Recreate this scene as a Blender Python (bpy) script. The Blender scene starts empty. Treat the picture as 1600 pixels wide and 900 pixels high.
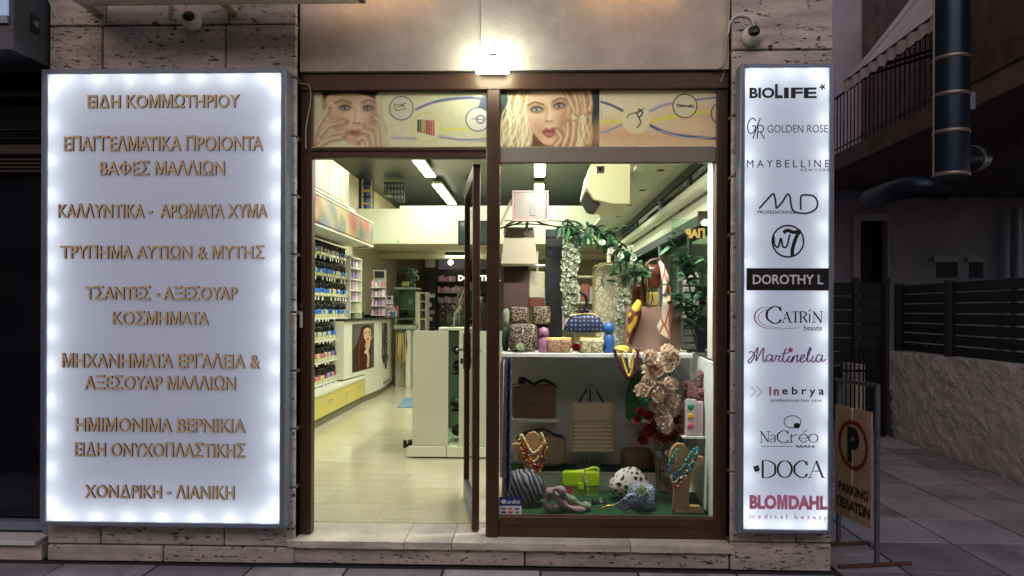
import bpy, math, random
import numpy as np
from mathutils import Vector, Matrix
random.seed(7)
R = math.radians
C = bpy.context.scene.collection
SC = bpy.context.scene

# ------------------------------------------------------------ camera, sky, sun, exposure
F, HOR = 1155.0, 484.0
cam = bpy.data.objects.new('camera', bpy.data.cameras.new('camera')); C.objects.link(cam)
cam.data.sensor_width = 36; cam.data.lens = 36 * F / 1600; cam.data.shift_y = (HOR - 450) / 1600
cam.data.clip_start = .05; cam.data.clip_end = 500
CAMD = 4.326
cam.location = (0, -CAMD, 1.51)
CR = Matrix.Rotation(R(1.736), 3, 'Z') @ Matrix.Rotation(R(90), 3, 'X') @ Matrix.Rotation(R(.22), 3, 'Z')
cam.rotation_euler = CR.to_euler()
SC.camera = cam
CL = Vector(cam.location)
W = bpy.data.worlds.new('World'); SC.world = W; W.use_nodes = True
nt = W.node_tree; sky = nt.nodes.new('ShaderNodeTexSky'); sky.sky_type = 'NISHITA'; sky.sun_disc = False
sky.sun_elevation = R(34.0); sky.sun_rotation = R(200)
hs = nt.nodes.new('ShaderNodeMix'); hs.data_type = 'RGBA'; hs.blend_type = 'MULTIPLY'; hs.inputs[0].default_value = 1
nt.links.new(sky.outputs[0], hs.inputs[6]); hs.inputs[7].default_value = (1.0, .76, .68, 1)
nt.links.new(hs.outputs[2], nt.nodes['Background'].inputs[0]); nt.nodes['Background'].inputs[1].default_value = .10
sun = bpy.data.objects.new('sun', bpy.data.lights.new('sun', 'SUN')); C.objects.link(sun)
sun.data.energy = .30; sun.data.angle = R(40); sun.data.color = (1, .88, .86)
sun.rotation_euler = (R(56), 0, R(20))
SC.view_settings.view_transform = 'Standard'; SC.view_settings.look = 'None'
SC.view_settings.exposure = .8; SC.view_settings.gamma = 1
SC.cycles.use_denoising = True
SC.cycles.max_bounces = 8; SC.cycles.transparent_max_bounces = 16
SC.cycles.sample_clamp_indirect = 4; SC.cycles.caustics_reflective = False; SC.cycles.caustics_refractive = False

# ------------------------------------------------------------ sight lines: where a point seen in the photograph stands
def ray(px, py): return CR @ Vector(((px - 800) / F, (HOR - py) / F, -1))
def PY(px, py, y=0.0):
    d = ray(px, py); t = (y - CL.y) / d.y; return CL + d * t
def PX(px, py, x):
    d = ray(px, py); t = (x - CL.x) / d.x; return CL + d * t
def PZ(px, py, z=0.0):
    d = ray(px, py); t = (z - CL.z) / d.z; return CL + d * t
def rect(x0, y0, x1, y1, y):
    a = PY((x0 + x1) / 2, y0, y); b = PY((x0 + x1) / 2, y1, y); c = PY(x0, (y0 + y1) / 2, y); d = PY(x1, (y0 + y1) / 2, y)
    return c.x, d.x, b.z, a.z        # x0, x1, z0, z1

# ------------------------------------------------------------ materials
MATS = {}
def lin(c):
    if isinstance(c, str): c = [int(c[i:i + 2], 16) / 255 for i in (0, 2, 4)]
    return [x / 12.92 if x <= .04045 else ((x + .055) / 1.055) ** 2.4 for x in c]
def mat(name, col, rough=.6, metal=0, emit=0, noise=0, scale=8, bump=0, bscale=40, spec=.5, ecol=None, stretch=None, col2=None, alpha=None, coat=0):
    if name in MATS: return MATS[name]
    m = bpy.data.materials.new(name); m.use_nodes = True; n = m.node_tree.nodes; l = m.node_tree.links
    b = n['Principled BSDF']; c = lin(col)
    b.inputs['Base Color'].default_value = (*c, 1); b.inputs['Roughness'].default_value = rough
    b.inputs['Metallic'].default_value = metal; b.inputs['Specular IOR Level'].default_value = spec
    if coat: b.inputs['Coat Weight'].default_value = coat
    if emit:
        b.inputs['Emission Color'].default_value = (*(lin(ecol) if ecol else c), 1); b.inputs['Emission Strength'].default_value = emit
    if noise or bump:
        tc = n.new('ShaderNodeTexCoord'); mp = n.new('ShaderNodeMapping'); l.new(tc.outputs['Object'], mp.inputs[0])
        if stretch: mp.inputs['Scale'].default_value = stretch
    if noise:
        t = n.new('ShaderNodeTexNoise'); t.inputs['Scale'].default_value = scale; t.inputs['Detail'].default_value = 6; t.inputs['Roughness'].default_value = .65
        l.new(mp.outputs[0], t.inputs[0]); r = n.new('ShaderNodeValToRGB'); l.new(t.outputs[0], r.inputs[0])
        c2 = lin(col2) if col2 else [x * (1 - noise) for x in c]; c1 = c if col2 else [min(1, x * (1 + noise * .4)) for x in c]
        r.color_ramp.elements[0].position = .32; r.color_ramp.elements[1].position = .68
        r.color_ramp.elements[0].color = (*c2, 1); r.color_ramp.elements[1].color = (*c1, 1)
        l.new(r.outputs[0], b.inputs['Base Color'])
    if bump:
        t2 = n.new('ShaderNodeTexNoise'); t2.inputs['Scale'].default_value = bscale; t2.inputs['Detail'].default_value = 4
        l.new(mp.outputs[0], t2.inputs[0]); bp = n.new('ShaderNodeBump'); bp.inputs['Strength'].default_value = bump; bp.inputs['Distance'].default_value = .01
        l.new(t2.outputs[0], bp.inputs['Height']); l.new(bp.outputs[0], b.inputs['Normal'])
    MATS[name] = m; return m
def mat_glass(name, tint=(1, 1, 1), refl=1.0, rough=0.0):
    if name in MATS: return MATS[name]
    m = bpy.data.materials.new(name); m.use_nodes = True; n = m.node_tree.nodes; l = m.node_tree.links; n.clear()
    o = n.new('ShaderNodeOutputMaterial'); mx = n.new('ShaderNodeMixShader'); t = n.new('ShaderNodeBsdfTransparent'); g = n.new('ShaderNodeBsdfGlossy')
    f = n.new('ShaderNodeFresnel'); f.inputs[0].default_value = 1.45; ml = n.new('ShaderNodeMath'); ml.operation = 'MULTIPLY'; ml.inputs[1].default_value = refl
    t.inputs[0].default_value = (*tint, 1); g.inputs['Roughness'].default_value = rough
    l.new(f.outputs[0], ml.inputs[0]); l.new(ml.outputs[0], mx.inputs[0]); l.new(t.outputs[0], mx.inputs[1]); l.new(g.outputs[0], mx.inputs[2]); l.new(mx.outputs[0], o.inputs[0])
    MATS[name] = m; return m
def mat_cols(name, mode='diffuse', strength=1.0, rough=.5):
    """flat print: the printed colours are stored on the sheet's own vertices"""
    if name in MATS: return MATS[name]
    m = bpy.data.materials.new(name); m.use_nodes = True; n = m.node_tree.nodes; l = m.node_tree.links
    b = n['Principled BSDF']; a = n.new('ShaderNodeAttribute'); a.attribute_name = 'print'
    l.new(a.outputs['Color'], b.inputs['Base Color']); b.inputs['Roughness'].default_value = rough
    if mode == 'emit':
        l.new(a.outputs['Color'], b.inputs['Emission Color']); b.inputs['Emission Strength'].default_value = strength
    if mode == 'translucent':
        t = n.new('ShaderNodeBsdfTranslucent'); l.new(a.outputs['Color'], t.inputs[0]); mx = n.new('ShaderNodeMixShader'); mx.inputs[0].default_value = strength
        l.new(b.outputs[0], mx.inputs[1]); l.new(t.outputs[0], mx.inputs[2]); l.new(mx.outputs[0], n['Material Output'].inputs[0])
    MATS[name] = m; return m
def petal(m, f=.4):
    n = m.node_tree.nodes; l = m.node_tree.links; b = n['Principled BSDF']; t = n.new('ShaderNodeBsdfTranslucent'); mx = n.new('ShaderNodeMixShader'); mx.inputs[0].default_value = f
    src = b.inputs['Base Color'].links[0].from_socket if b.inputs['Base Color'].is_linked else None
    if src: l.new(src, t.inputs[0])
    else: t.inputs[0].default_value = b.inputs['Base Color'].default_value
    l.new(b.outputs[0], mx.inputs[1]); l.new(t.outputs[0], mx.inputs[2]); l.new(mx.outputs[0], n['Material Output'].inputs[0]); return m
def mat_cells(name, ca, cb, scale=30, edge=.12, stretch=(1, 1, 1), rough=.6, wave=False, rot=0, dots=False):
    """printed animal-skin or floral cloth: cell pattern"""
    if name in MATS: return MATS[name]
    m = bpy.data.materials.new(name); m.use_nodes = True; n = m.node_tree.nodes; l = m.node_tree.links; b = n['Principled BSDF']
    tc = n.new('ShaderNodeTexCoord'); mp = n.new('ShaderNodeMapping'); mp.inputs['Scale'].default_value = stretch; mp.inputs['Rotation'].default_value = (0, rot, 0); l.new(tc.outputs['Object'], mp.inputs[0])
    r = n.new('ShaderNodeValToRGB'); r.color_ramp.interpolation = 'LINEAR'
    if wave:
        t = n.new('ShaderNodeTexWave'); t.inputs['Scale'].default_value = scale; t.inputs['Distortion'].default_value = 7; t.inputs['Detail'].default_value = 1; t.inputs['Detail Scale'].default_value = .6
        l.new(mp.outputs[0], t.inputs[0]); l.new(t.outputs['Fac'], r.inputs[0])
    elif dots:
        t = n.new('ShaderNodeTexVoronoi'); t.inputs['Scale'].default_value = scale; t.inputs['Randomness'].default_value = .15; t.distance = 'MANHATTAN'
        l.new(mp.outputs[0], t.inputs[0]); l.new(t.outputs['Distance'], r.inputs[0])
    else:
        t = n.new('ShaderNodeTexVoronoi'); t.feature = 'DISTANCE_TO_EDGE'; t.inputs['Scale'].default_value = scale
        l.new(mp.outputs[0], t.inputs[0]); l.new(t.outputs['Distance'], r.inputs[0])
    e = r.color_ramp.elements; e[0].position = edge * .8; e[1].position = edge * 1.2; e[0].color = (*lin(ca), 1); e[1].color = (*lin(cb), 1)
    l.new(r.outputs[0], b.inputs['Base Color']); b.inputs['Roughness'].default_value = rough
    MATS[name] = m; return m
def mat_travertine(name, col, pit, d=0.0):
    m = bpy.data.materials.new(name); m.use_nodes = True; n = m.node_tree.nodes; l = m.node_tree.links; b = n['Principled BSDF']
    g = n.new('ShaderNodeNewGeometry'); oi = n.new('ShaderNodeObjectInfo')
    ad = n.new('ShaderNodeVectorMath'); ad.operation = 'ADD'; sc = n.new('ShaderNodeVectorMath'); sc.operation = 'SCALE'; sc.inputs[3].default_value = 17
    cx = n.new('ShaderNodeCombineXYZ')
    for k in range(3): l.new(oi.outputs['Random'], cx.inputs[k])
    l.new(cx.outputs[0], sc.inputs[0]); l.new(g.outputs['Position'], ad.inputs[0]); l.new(sc.outputs[0], ad.inputs[1])
    def nz(s, stretch, detail=5, rgh=.6):
        mp = n.new('ShaderNodeMapping'); mp.inputs['Scale'].default_value = stretch; l.new(ad.outputs[0], mp.inputs[0])
        t = n.new('ShaderNodeTexNoise'); t.inputs['Scale'].default_value = s; t.inputs['Detail'].default_value = detail; t.inputs['Roughness'].default_value = rgh; l.new(mp.outputs[0], t.inputs[0]); return t.outputs[0]
    def ramp(src, p0, p1, c0, c1):
        r = n.new('ShaderNodeValToRGB'); l.new(src, r.inputs[0]); e = r.color_ramp.elements; e[0].position = p0; e[1].position = p1; e[0].color = (*c0, 1); e[1].color = (*c1, 1); return r.outputs[0]
    c = lin(col); dk = [x * .62 for x in c]; lt = [min(1, x * 1.22) for x in c]
    base = ramp(nz(3, (1, 1, 3.2), 8, .7), .3, .7, dk, lt)
    band = ramp(nz(7, (.25, .25, 4), 4), .38, .62, (.78, .76, .78), (1, 1, 1))
    pits = ramp(nz(26, (1, 1, 2.4), 3, .55), .362 - d, .398 - d, (0, 0, 0), (1, 1, 1))
    msk = ramp(nz(2.6, (1, 1, 2.2), 2), .43, .55, (1, 1, 1), (0, 0, 0))   # pits come in patches
    mxm = n.new('ShaderNodeMath'); mxm.operation = 'MAXIMUM'; l.new(pits, mxm.inputs[0]); l.new(msk, mxm.inputs[1])
    big = ramp(nz(9, (1, 1, 2.8), 4, .6), (.30 - d), (.325 - d), (0, 0, 0), (1, 1, 1))
    mn = n.new('ShaderNodeMath'); mn.operation = 'MINIMUM'; l.new(mxm.outputs[0], mn.inputs[0]); l.new(big, mn.inputs[1])
    m1 = n.new('ShaderNodeMix'); m1.data_type = 'RGBA'; m1.blend_type = 'MULTIPLY'; m1.inputs[0].default_value = 1; l.new(base, m1.inputs[6]); l.new(band, m1.inputs[7])
    m2 = n.new('ShaderNodeMix'); m2.data_type = 'RGBA'; l.new(mn.outputs[0], m2.inputs[0]); m2.inputs[6].default_value = (*lin(pit), 1); l.new(m1.outputs[2], m2.inputs[7])
    l.new(m2.outputs[2], b.inputs['Base Color']); b.inputs['Roughness'].default_value = .62
    bp = n.new('ShaderNodeBump'); bp.inputs['Strength'].default_value = .8; bp.inputs['Distance'].default_value = .006; l.new(mn.outputs[0], bp.inputs['Height']); l.new(bp.outputs[0], b.inputs['Normal'])
    MATS[name] = m; return m

# ------------------------------------------------------------ mesh builder
class MB:
    def __init__(s): s.v = []; s.f = []; s.m = []; s.sm = []; s.M = None
    def add(s, vs, fs, mi=0, smooth=False):
        b = len(s.v); s.v += [tuple((s.M @ Vector(v)) if s.M else v) for v in vs]
        s.f += [tuple(i + b for i in f) for f in fs]; s.m += [mi] * len(fs); s.sm += [smooth] * len(fs); return s
    def box(s, x0, x1, y0, y1, z0, z1, mi=0, bev=0):
        x0, x1 = min(x0, x1), max(x0, x1); y0, y1 = min(y0, y1), max(y0, y1); z0, z1 = min(z0, z1), max(z0, z1)
        if bev:
            b = min(bev, (x1 - x0) * .45, (y1 - y0) * .45, (z1 - z0) * .45); vs = []
            for sx, sy, sz in [(a, c, d) for a in (0, 1) for c in (0, 1) for d in (0, 1)]:
                X = x1 if sx else x0; Y = y1 if sy else y0; Z = z1 if sz else z0; dx = -b if sx else b; dy = -b if sy else b; dz = -b if sz else b
                vs += [(X, Y + dy, Z + dz), (X + dx, Y, Z + dz), (X + dx, Y + dy, Z)]
            q = lambda a, c, d: (a * 4 + c * 2 + d) * 3
            fs = []
            for a in (0, 1):
                fs.append([q(a, 0, 0), q(a, 1, 0), q(a, 1, 1), q(a, 0, 1)]); fs.append([q(0, a, 0) + 1, q(1, a, 0) + 1, q(1, a, 1) + 1, q(0, a, 1) + 1]); fs.append([q(0, 0, a) + 2, q(1, 0, a) + 2, q(1, 1, a) + 2, q(0, 1, a) + 2])
                for c in (0, 1):
                    fs.append([q(a, c, 0), q(a, c, 1), q(a, c, 1) + 1, q(a, c, 0) + 1]); fs.append([q(a, 0, c), q(a, 1, c), q(a, 1, c) + 2, q(a, 0, c) + 2]); fs.append([q(0, a, c) + 1, q(1, a, c) + 1, q(1, a, c) + 2, q(0, a, c) + 2])
                    for d in (0, 1): fs.append([q(a, c, d), q(a, c, d) + 1, q(a, c, d) + 2])
            return s.add(vs, fs, mi)
        vs = [(x, y, z) for x in (x0, x1) for y in (y0, y1) for z in (z0, z1)]
        return s.add(vs, [(0, 1, 3, 2), (4, 6, 7, 5), (0, 4, 5, 1), (2, 3, 7, 6), (0, 2, 6, 4), (1, 5, 7, 3)], mi)
    def tube(s, pts, r, n=8, mi=0, cap=True, smooth=True, closed=False):
        pts = [Vector(p) for p in pts]; k = len(pts); rs = r if isinstance(r, (list, tuple)) else [r] * k
        vs = []; up = None
        for i, p in enumerate(pts):
            t = (pts[(i + 1) % k] - pts[i - 1]) if closed else (pts[min(i + 1, k - 1)] - pts[max(i - 1, 0)])
            t = t.normalized() if t.length > 1e-9 else Vector((0, 0, 1))
            if up is None: up = Vector((0, 0, 1)) if abs(t.z) < .9 else Vector((0, 1, 0))
            a = t.cross(up); a = a.normalized() if a.length > 1e-6 else t.orthogonal().normalized(); up2 = a.cross(t).normalized(); up = up2
            for j in range(n):
                w = 2 * math.pi * (j + .5) / n; vs.append(p + a * math.cos(w) * rs[i] + up2 * math.sin(w) * rs[i])
        fs = [(i * n + j, i * n + (j + 1) % n, ((i + 1) % k) * n + (j + 1) % n, ((i + 1) % k) * n + j) for i in range(k if closed else k - 1) for j in range(n)]
        s.add(vs, fs, mi, smooth)
        if cap and not closed: s.add([vs[j] for j in range(n)], [tuple(range(n))[::-1]], mi); s.add([vs[(k - 1) * n + j] for j in range(n)], [tuple(range(n))], mi)
        return s
    def lathe(s, prof, c, n=16, mi=0, axis='z', smooth=True, sx=1, sy=1):
        vs = []; c = Vector(c)
        for r, h in prof:
            for j in range(n):
                w = 2 * math.pi * j / n; a, b = r * math.cos(w) * sx, r * math.sin(w) * sy
                vs.append(c + (Vector((a, b, h)) if axis == 'z' else Vector((a, h, b)) if axis == 'y' else Vector((h, a, b))))
        k = len(prof); fs = [(i * n + j, i * n + (j + 1) % n, (i + 1) * n + (j + 1) % n, (i + 1) * n + j) for i in range(k - 1) for j in range(n)]
        return s.add(vs, fs, mi, smooth)
    def ball(s, c, rx, ry=None, rz=None, n=10, m=6, mi=0, rnd=0, seed=0):
        ry = rx if ry is None else ry; rz = rx if rz is None else rz; c = Vector(c); g = random.Random(seed); vs = []
        for i in range(m + 1):
            a = math.pi * i / m
            for j in range(n):
                w = 2 * math.pi * j / n; q = 1 + (g.random() - .5) * rnd
                vs.append(c + Vector((rx * math.sin(a) * math.cos(w) * q, ry * math.sin(a) * math.sin(w) * q, rz * math.cos(a) * q)))
        return s.add(vs, [(i * n + j, (i + 1) * n + j, (i + 1) * n + (j + 1) % n, i * n + (j + 1) % n) for i in range(m) for j in range(n)], mi, True)
    def prism(s, poly, y0, y1, mi=0, mside=None, smooth=False, axis='y'):
        """outline (u, v) pushed along one axis"""
        k = len(poly); T = (lambda u, v, w: (u, w, v)) if axis == 'y' else (lambda u, v, w: (w, u, v)) if axis == 'x' else (lambda u, v, w: (u, v, w))
        vs = [T(u, v, y0) for u, v in poly] + [T(u, v, y1) for u, v in poly]
        s.add(vs, [tuple(range(k)), tuple(range(2 * k - 1, k - 1, -1))], mi)
        return s.add(vs, [(i, (i + 1) % k, k + (i + 1) % k, k + i) for i in range(k)], mi if mside is None else mside, smooth)
    def grid(s, fn, nu, nv, mi=0, smooth=True):
        vs = [fn(i / nu, j / nv) for i in range(nu + 1) for j in range(nv + 1)]
        return s.add(vs, [(i * (nv + 1) + j, (i + 1) * (nv + 1) + j, (i + 1) * (nv + 1) + j + 1, i * (nv + 1) + j + 1) for i in range(nu) for j in range(nv)], mi, smooth)
    def quad(s, a, b, c, d, mi=0): return s.add([a, b, c, d], [(0, 1, 2, 3)], mi)
    def build(s, name, mats, parent=None, kind=None, fix=True):
        off = Vector((0, 0, 0)); p = parent
        while p is not None: off += Vector(p.location); p = p.parent
        me = bpy.data.meshes.new(name); me.from_pydata([Vector(v) - off for v in s.v], [], s.f)
        for mm in (mats if isinstance(mats, (list, tuple)) else [mats]): me.materials.append(mm)
        me.polygons.foreach_set('material_index', s.m); me.polygons.foreach_set('use_smooth', s.sm)
        if fix:
            import bmesh
            bm = bmesh.new(); bm.from_mesh(me); bmesh.ops.recalc_face_normals(bm, faces=bm.faces); bm.to_mesh(me); bm.free()
        me.update(); o = bpy.data.objects.new(name, me); C.objects.link(o)
        if parent is not None: o.parent = parent
        if kind: o['kind'] = kind
        return o
def thing(name, label, cat, loc=(0, 0, 0), group=None):
    o = bpy.data.objects.new(name, None); C.objects.link(o); o.location = loc; o.empty_display_size = .1
    o['label'] = label; o['category'] = cat
    if group: o['group'] = group
    return o
def tag(o, label, cat, group=None):
    o['label'] = label; o['category'] = cat
    if group: o['group'] = group
    return o
def dup(root, loc, label=None, rotz=None, mats=None):
    r = root.copy(); C.objects.link(r); r.location = loc
    if rotz is not None: r.rotation_euler = (0, 0, rotz)
    if label: r['label'] = label
    for ch in [o for o in root.children]:
        c = ch.copy(); C.objects.link(c); c.parent = r
        if mats and ch.name.split('.')[0] in mats:
            c.data = mats[ch.name.split('.')[0]]
        for g in ch.children:
            d = g.copy(); C.objects.link(d); d.parent = c
    return r
def catmull(pts, n=6, closed=False):
    out = []; k = len(pts)
    P = lambda i: pts[i % k] if closed else pts[max(0, min(k - 1, i))]
    for i in range(k if closed else k - 1):
        p0, p1, p2, p3 = P(i - 1), P(i), P(i + 1), P(i + 2)
        for j in range(n):
            t = j / n; out.append(tuple(.5 * (2 * b + (c - a) * t + (2 * a - 5 * b + 4 * c - d) * t * t + (3 * b - a - 3 * c + d) * t ** 3) for a, b, c, d in zip(p0, p1, p2, p3)))
    if not closed: out.append(tuple(pts[-1]))
    return out

# ------------------------------------------------------------ lettering
_TX = {}
_LAT = dict(zip("ΕΙΗΚΟΤΡΥΝΒΧΑΖ", "EIHKOTPYNBXAZ"))
def _ex(polys, off=0):
    vs, fs = [], []
    for q in polys:
        k = len(q); b = len(vs); vs += [(x, y, .01 + off) for x, y in q] + [(x, y, -.01) for x, y in q]
        fs += [tuple(range(b, b + k)), tuple(range(b + 2 * k - 1, b + k - 1, -1))] + [(b + i, b + k + i, b + k + (i + 1) % k, b + (i + 1) % k) for i in range(k)]
    return vs, fs
def _own(c, bold):
    """capitals drawn by hand as closed outlines"""
    s = .088 + 2 * bold; h = .71 + bold; lo = -bold
    if c in 'MΜ':
        w = .70; v, f = _ex([[(0, lo), (s, lo), (s, .50 - bold), (w / 2 - s * .36, lo), (w / 2 + s * .36, lo), (w - s, .50 - bold), (w - s, lo), (w, lo), (w, h), (w - s * 1.3, h), (w / 2, s * 1.7), (s * 1.3, h), (0, h)]])
    elif c == 'Δ':
        w = .66; A = [(0, lo), (w, lo), (w / 2 + s * .55, h), (w / 2 - s * .55, h)]; B = [(s * 1.15, lo + s * .85), (w - s * 1.15, lo + s * .85), (w / 2 + .004, h - s * 1.7), (w / 2 - .004, h - s * 1.7)]
        v, f = _ex([[A[i], A[(i + 1) % 4], B[(i + 1) % 4], B[i]] for i in range(4)])
    else:
        w = .74; rx, ry = w / 2, .26 + bold; n = 32; P = lambda i, k: (w / 2 + (rx - k * s) * math.cos(2 * math.pi * i / n), .355 + (ry - k * s * .9) * math.sin(2 * math.pi * i / n))
        v, f = _ex([[P(i, 0), P(i + 1, 0), P(i + 1, 1), P(i, 1)] for i in range(n)]); v2, f2 = _ex([[(w / 2 - s / 2, lo), (w / 2 + s / 2, lo), (w / 2 + s / 2, h), (w / 2 - s / 2, h)]], .003)
        f = f + [tuple(i + len(v) for i in q) for q in f2]; v = v + v2
    return [(x + .06, y, z) for x, y, z in v], f, w + .12
def _font(body, bold, ext):
    cu = bpy.data.curves.new('text', 'FONT'); cu.body = ''.join(_LAT.get(c, c) for c in body); cu.size = 1; cu.offset = bold; cu.extrude = ext; cu.resolution_u = 3
    o = bpy.data.objects.new('text', cu); C.objects.link(o)
    dg = bpy.context.evaluated_depsgraph_get(); dg.update()
    me = bpy.data.meshes.new_from_object(o.evaluated_get(dg)); bpy.data.objects.remove(o); bpy.data.curves.remove(cu)
    v = np.zeros(len(me.vertices) * 3); me.vertices.foreach_get('co', v); v = v.reshape(-1, 3)
    fs = [tuple(p.vertices) for p in me.polygons]; bpy.data.meshes.remove(me); return v, fs
_adv = {}
def adv(c):
    if c not in _adv:
        if c in 'ΔΦMΜ': _adv[c] = _own(c, 0)[2]
        else:
            a = _font('I' + c + 'I', 0, 0)[0]; b_ = _font('II', 0, 0)[0]; _adv[c] = (a[:, 0].max() - a[:, 0].min()) - (b_[:, 0].max() - b_[:, 0].min())
    return _adv[c]
def text_mesh(body, bold=0.0, ext=0.01):
    key = (body, bold, ext)
    if key in _TX: return _TX[key]
    hard = lambda c: c in 'ΔΦΜ' or (c == 'M' and bold > 0)
    if not any(hard(c) for c in body): _TX[key] = _font(body, bold, ext)
    elif len(body) == 1: v, f, w = _own(body, bold); _TX[key] = (np.array(v), f)
    else:
        V, Fs, x = [], [], 0.0
        for c in body:
            if c != ' ': v, f = text_mesh(c, bold, .01); Fs += [tuple(i + len(V) for i in q) for q in f]; V += [(p[0] + x, p[1], p[2]) for p in v]
            x += adv(c)
        _TX[key] = (np.array(V), Fs)
    return _TX[key]
def put_text(mb, body, x0, x1, z0, z1, y, bold=0, th=.0015, mi=0, mirror=False):
    """fit the line into a rectangle of the wall-parallel plane at y, its face towards the street"""
    v, fs = text_mesh(body, bold, .01); lo = v.min(0); hi = v.max(0)
    u = (v[:, 0] - lo[0]) / (hi[0] - lo[0]); w = (v[:, 1] - lo[1]) / (hi[1] - lo[1]); d = v[:, 2] / .01
    if mirror: u = 1 - u
    mb.add([(x0 + (x1 - x0) * a, y - th * (c + 1) / 2, z0 + (z1 - z0) * b) for a, b, c in zip(u, w, d)], fs, mi)

# ------------------------------------------------------------ flat print painter
class Art:
    def __init__(s, x0, y0, x1, y1, res, bg):
        s.x0, s.y0, s.x1, s.y1 = x0, y0, x1, y1; s.nx = int((x1 - x0) * res) + 1; s.ny = int((y1 - y0) * res) + 1
        s.X, s.Y = np.meshgrid(np.linspace(x0, x1, s.nx), np.linspace(y0, y1, s.ny)); s.A = np.zeros((s.ny, s.nx, 3)); s.A[:] = lin(bg)
    def mixin(s, m, col):
        m = np.clip(m, 0, 1)[..., None]; s.A = s.A * (1 - m) + np.array(lin(col)) * m; return s
    def ell(s, cx, cy, rx, ry, col, soft=.8, rot=0, a=1):
        c, n = math.cos(rot), math.sin(rot); u = (s.X - cx) * c + (s.Y - cy) * n; v = -(s.X - cx) * n + (s.Y - cy) * c
        d = (np.sqrt((u / rx) ** 2 + (v / ry) ** 2) - 1) * min(rx, ry); return s.mixin(a * (.5 - d / (2 * soft)), col)
    def _seg(s, pts, closed):
        d = np.full(s.X.shape, 1e9); k = len(pts)
        for i in range(k if closed else k - 1):
            (ax, ay), (bx, by) = pts[i], pts[(i + 1) % k]; L = (bx - ax) ** 2 + (by - ay) ** 2 + 1e-9
            t = np.clip(((s.X - ax) * (bx - ax) + (s.Y - ay) * (by - ay)) / L, 0, 1); d = np.minimum(d, np.hypot(s.X - ax - t * (bx - ax), s.Y - ay - t * (by - ay)))
        return d
    def poly(s, pts, col, soft=.8, smooth=True, a=1):
        if smooth: pts = catmull(pts, 4, True)
        d = s._seg(pts, True); ins = np.zeros(s.X.shape, bool); k = len(pts)
        for i in range(k):
            (ax, ay), (bx, by) = pts[i], pts[(i + 1) % k]
            c = ((ay > s.Y) != (by > s.Y)) & (s.X < (bx - ax) * (s.Y - ay) / ((by - ay) + 1e-12) + ax); ins ^= c
        d = np.where(ins, -d, d); return s.mixin(a * (.5 - d / (2 * soft)), col)
    def line(s, pts, w, col, soft=.6, smooth=True, a=1):
        if smooth and len(pts) > 2: pts = catmull(pts, 4)
        return s.mixin(a * (.5 - (s._seg(pts, False) - w / 2) / (2 * soft)), col)
    def ring(s, cx, cy, r, w, col, soft=.5, a=1):
        d = np.abs(np.hypot(s.X - cx, s.Y - cy) - r) - w / 2; return s.mixin(a * (.5 - d / (2 * soft)), col)
    def noise(s, amt, sc=6, seed=1):
        g = np.random.default_rng(seed); n = g.random((int((s.y1 - s.y0) / sc) + 3, int((s.x1 - s.x0) / sc) + 3))
        fx = (s.X - s.x0) / sc; fy = (s.Y - s.y0) / sc; ix = fx.astype(int); iy = fy.astype(int); tx = fx - ix; ty = fy - iy
        v = (n[iy, ix] * (1 - tx) + n[iy, ix + 1] * tx) * (1 - ty) + (n[iy + 1, ix] * (1 - tx) + n[iy + 1, ix + 1] * tx) * ty
        s.A *= (1 + (v - .5)[..., None] * amt); return s
    def sheet(s, name, fn, m, parent=None):
        """fn(u, v) -> world point; u left-right, v top-bottom"""
        off = Vector((0, 0, 0)); p = parent
        while p is not None: off += Vector(p.location); p = p.parent
        vs = [tuple(Vector(fn(i / (s.nx - 1), j / (s.ny - 1))) - off) for j in range(s.ny) for i in range(s.nx)]
        fs = [(j * s.nx + i, (j + 1) * s.nx + i, (j + 1) * s.nx + i + 1, j * s.nx + i + 1) for j in range(s.ny - 1) for i in range(s.nx - 1)]
        me = bpy.data.meshes.new(name); me.from_pydata(vs, [], fs); me.materials.append(m)
        s.A = np.array(s.A); at = me.color_attributes.new('print', 'FLOAT_COLOR', 'POINT'); buf = np.ones((s.ny * s.nx, 4), np.float32); buf[:, :3] = np.clip(s.A, 0, 1).reshape(-1, 3)
        at.data.foreach_set('color', buf.ravel()); me.update()
        o = bpy.data.objects.new(name, me); C.objects.link(o)
        if parent is not None: o.parent = parent
        return o
# ------------------------------------------------------------ materials of the place
M_trav = mat_travertine('travertine', 'c9c0b6', '40372f')
M_travs = mat_travertine('travertine_sill', 'd6cebf', '8d8375', .06)
M_joint = mat('mortar', '6a5d58', .9)
M_plaster = mat('plaster', 'd2cabb', .9, noise=.18, scale=5, bump=.25, bscale=90, col2='b9b0a0')
M_brown = mat('brown_aluminium', '523a28', .42, metal=.25, noise=.2, scale=9, bump=.05)
M_brownd = mat('brown_aluminium_dark', '2c2019', .5, metal=.2)
M_grey = mat('grey_aluminium', '808a9a', .4, metal=.35, noise=.12, scale=14)
M_face = mat('sign_face', 'c6cbdf', .45)
_n = M_face.node_tree.nodes; _l = M_face.node_tree.links; _t = _n.new('ShaderNodeBsdfTranslucent'); _t.inputs[0].default_value = (.9, .92, .95, 1); _m = _n.new('ShaderNodeMixShader'); _m.inputs[0].default_value = .35
_n['Principled BSDF'].inputs['Emission Color'].default_value = (.72, .80, 1, 1); _n['Principled BSDF'].inputs['Emission Strength'].default_value = .10
_l.new(_n['Principled BSDF'].outputs[0], _m.inputs[1]); _l.new(_t.outputs[0], _m.inputs[2]); _l.new(_m.outputs[0], _n['Material Output'].inputs[0])
M_ink = mat('black_print', '0b0b0d', .5)
M_tan = mat('tan_letter', 'e2c89c', .5)
M_tand = mat('letter_edge', '33271f', .6)
M_white = mat('white_plastic', 'd8d8d2', .45)
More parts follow.
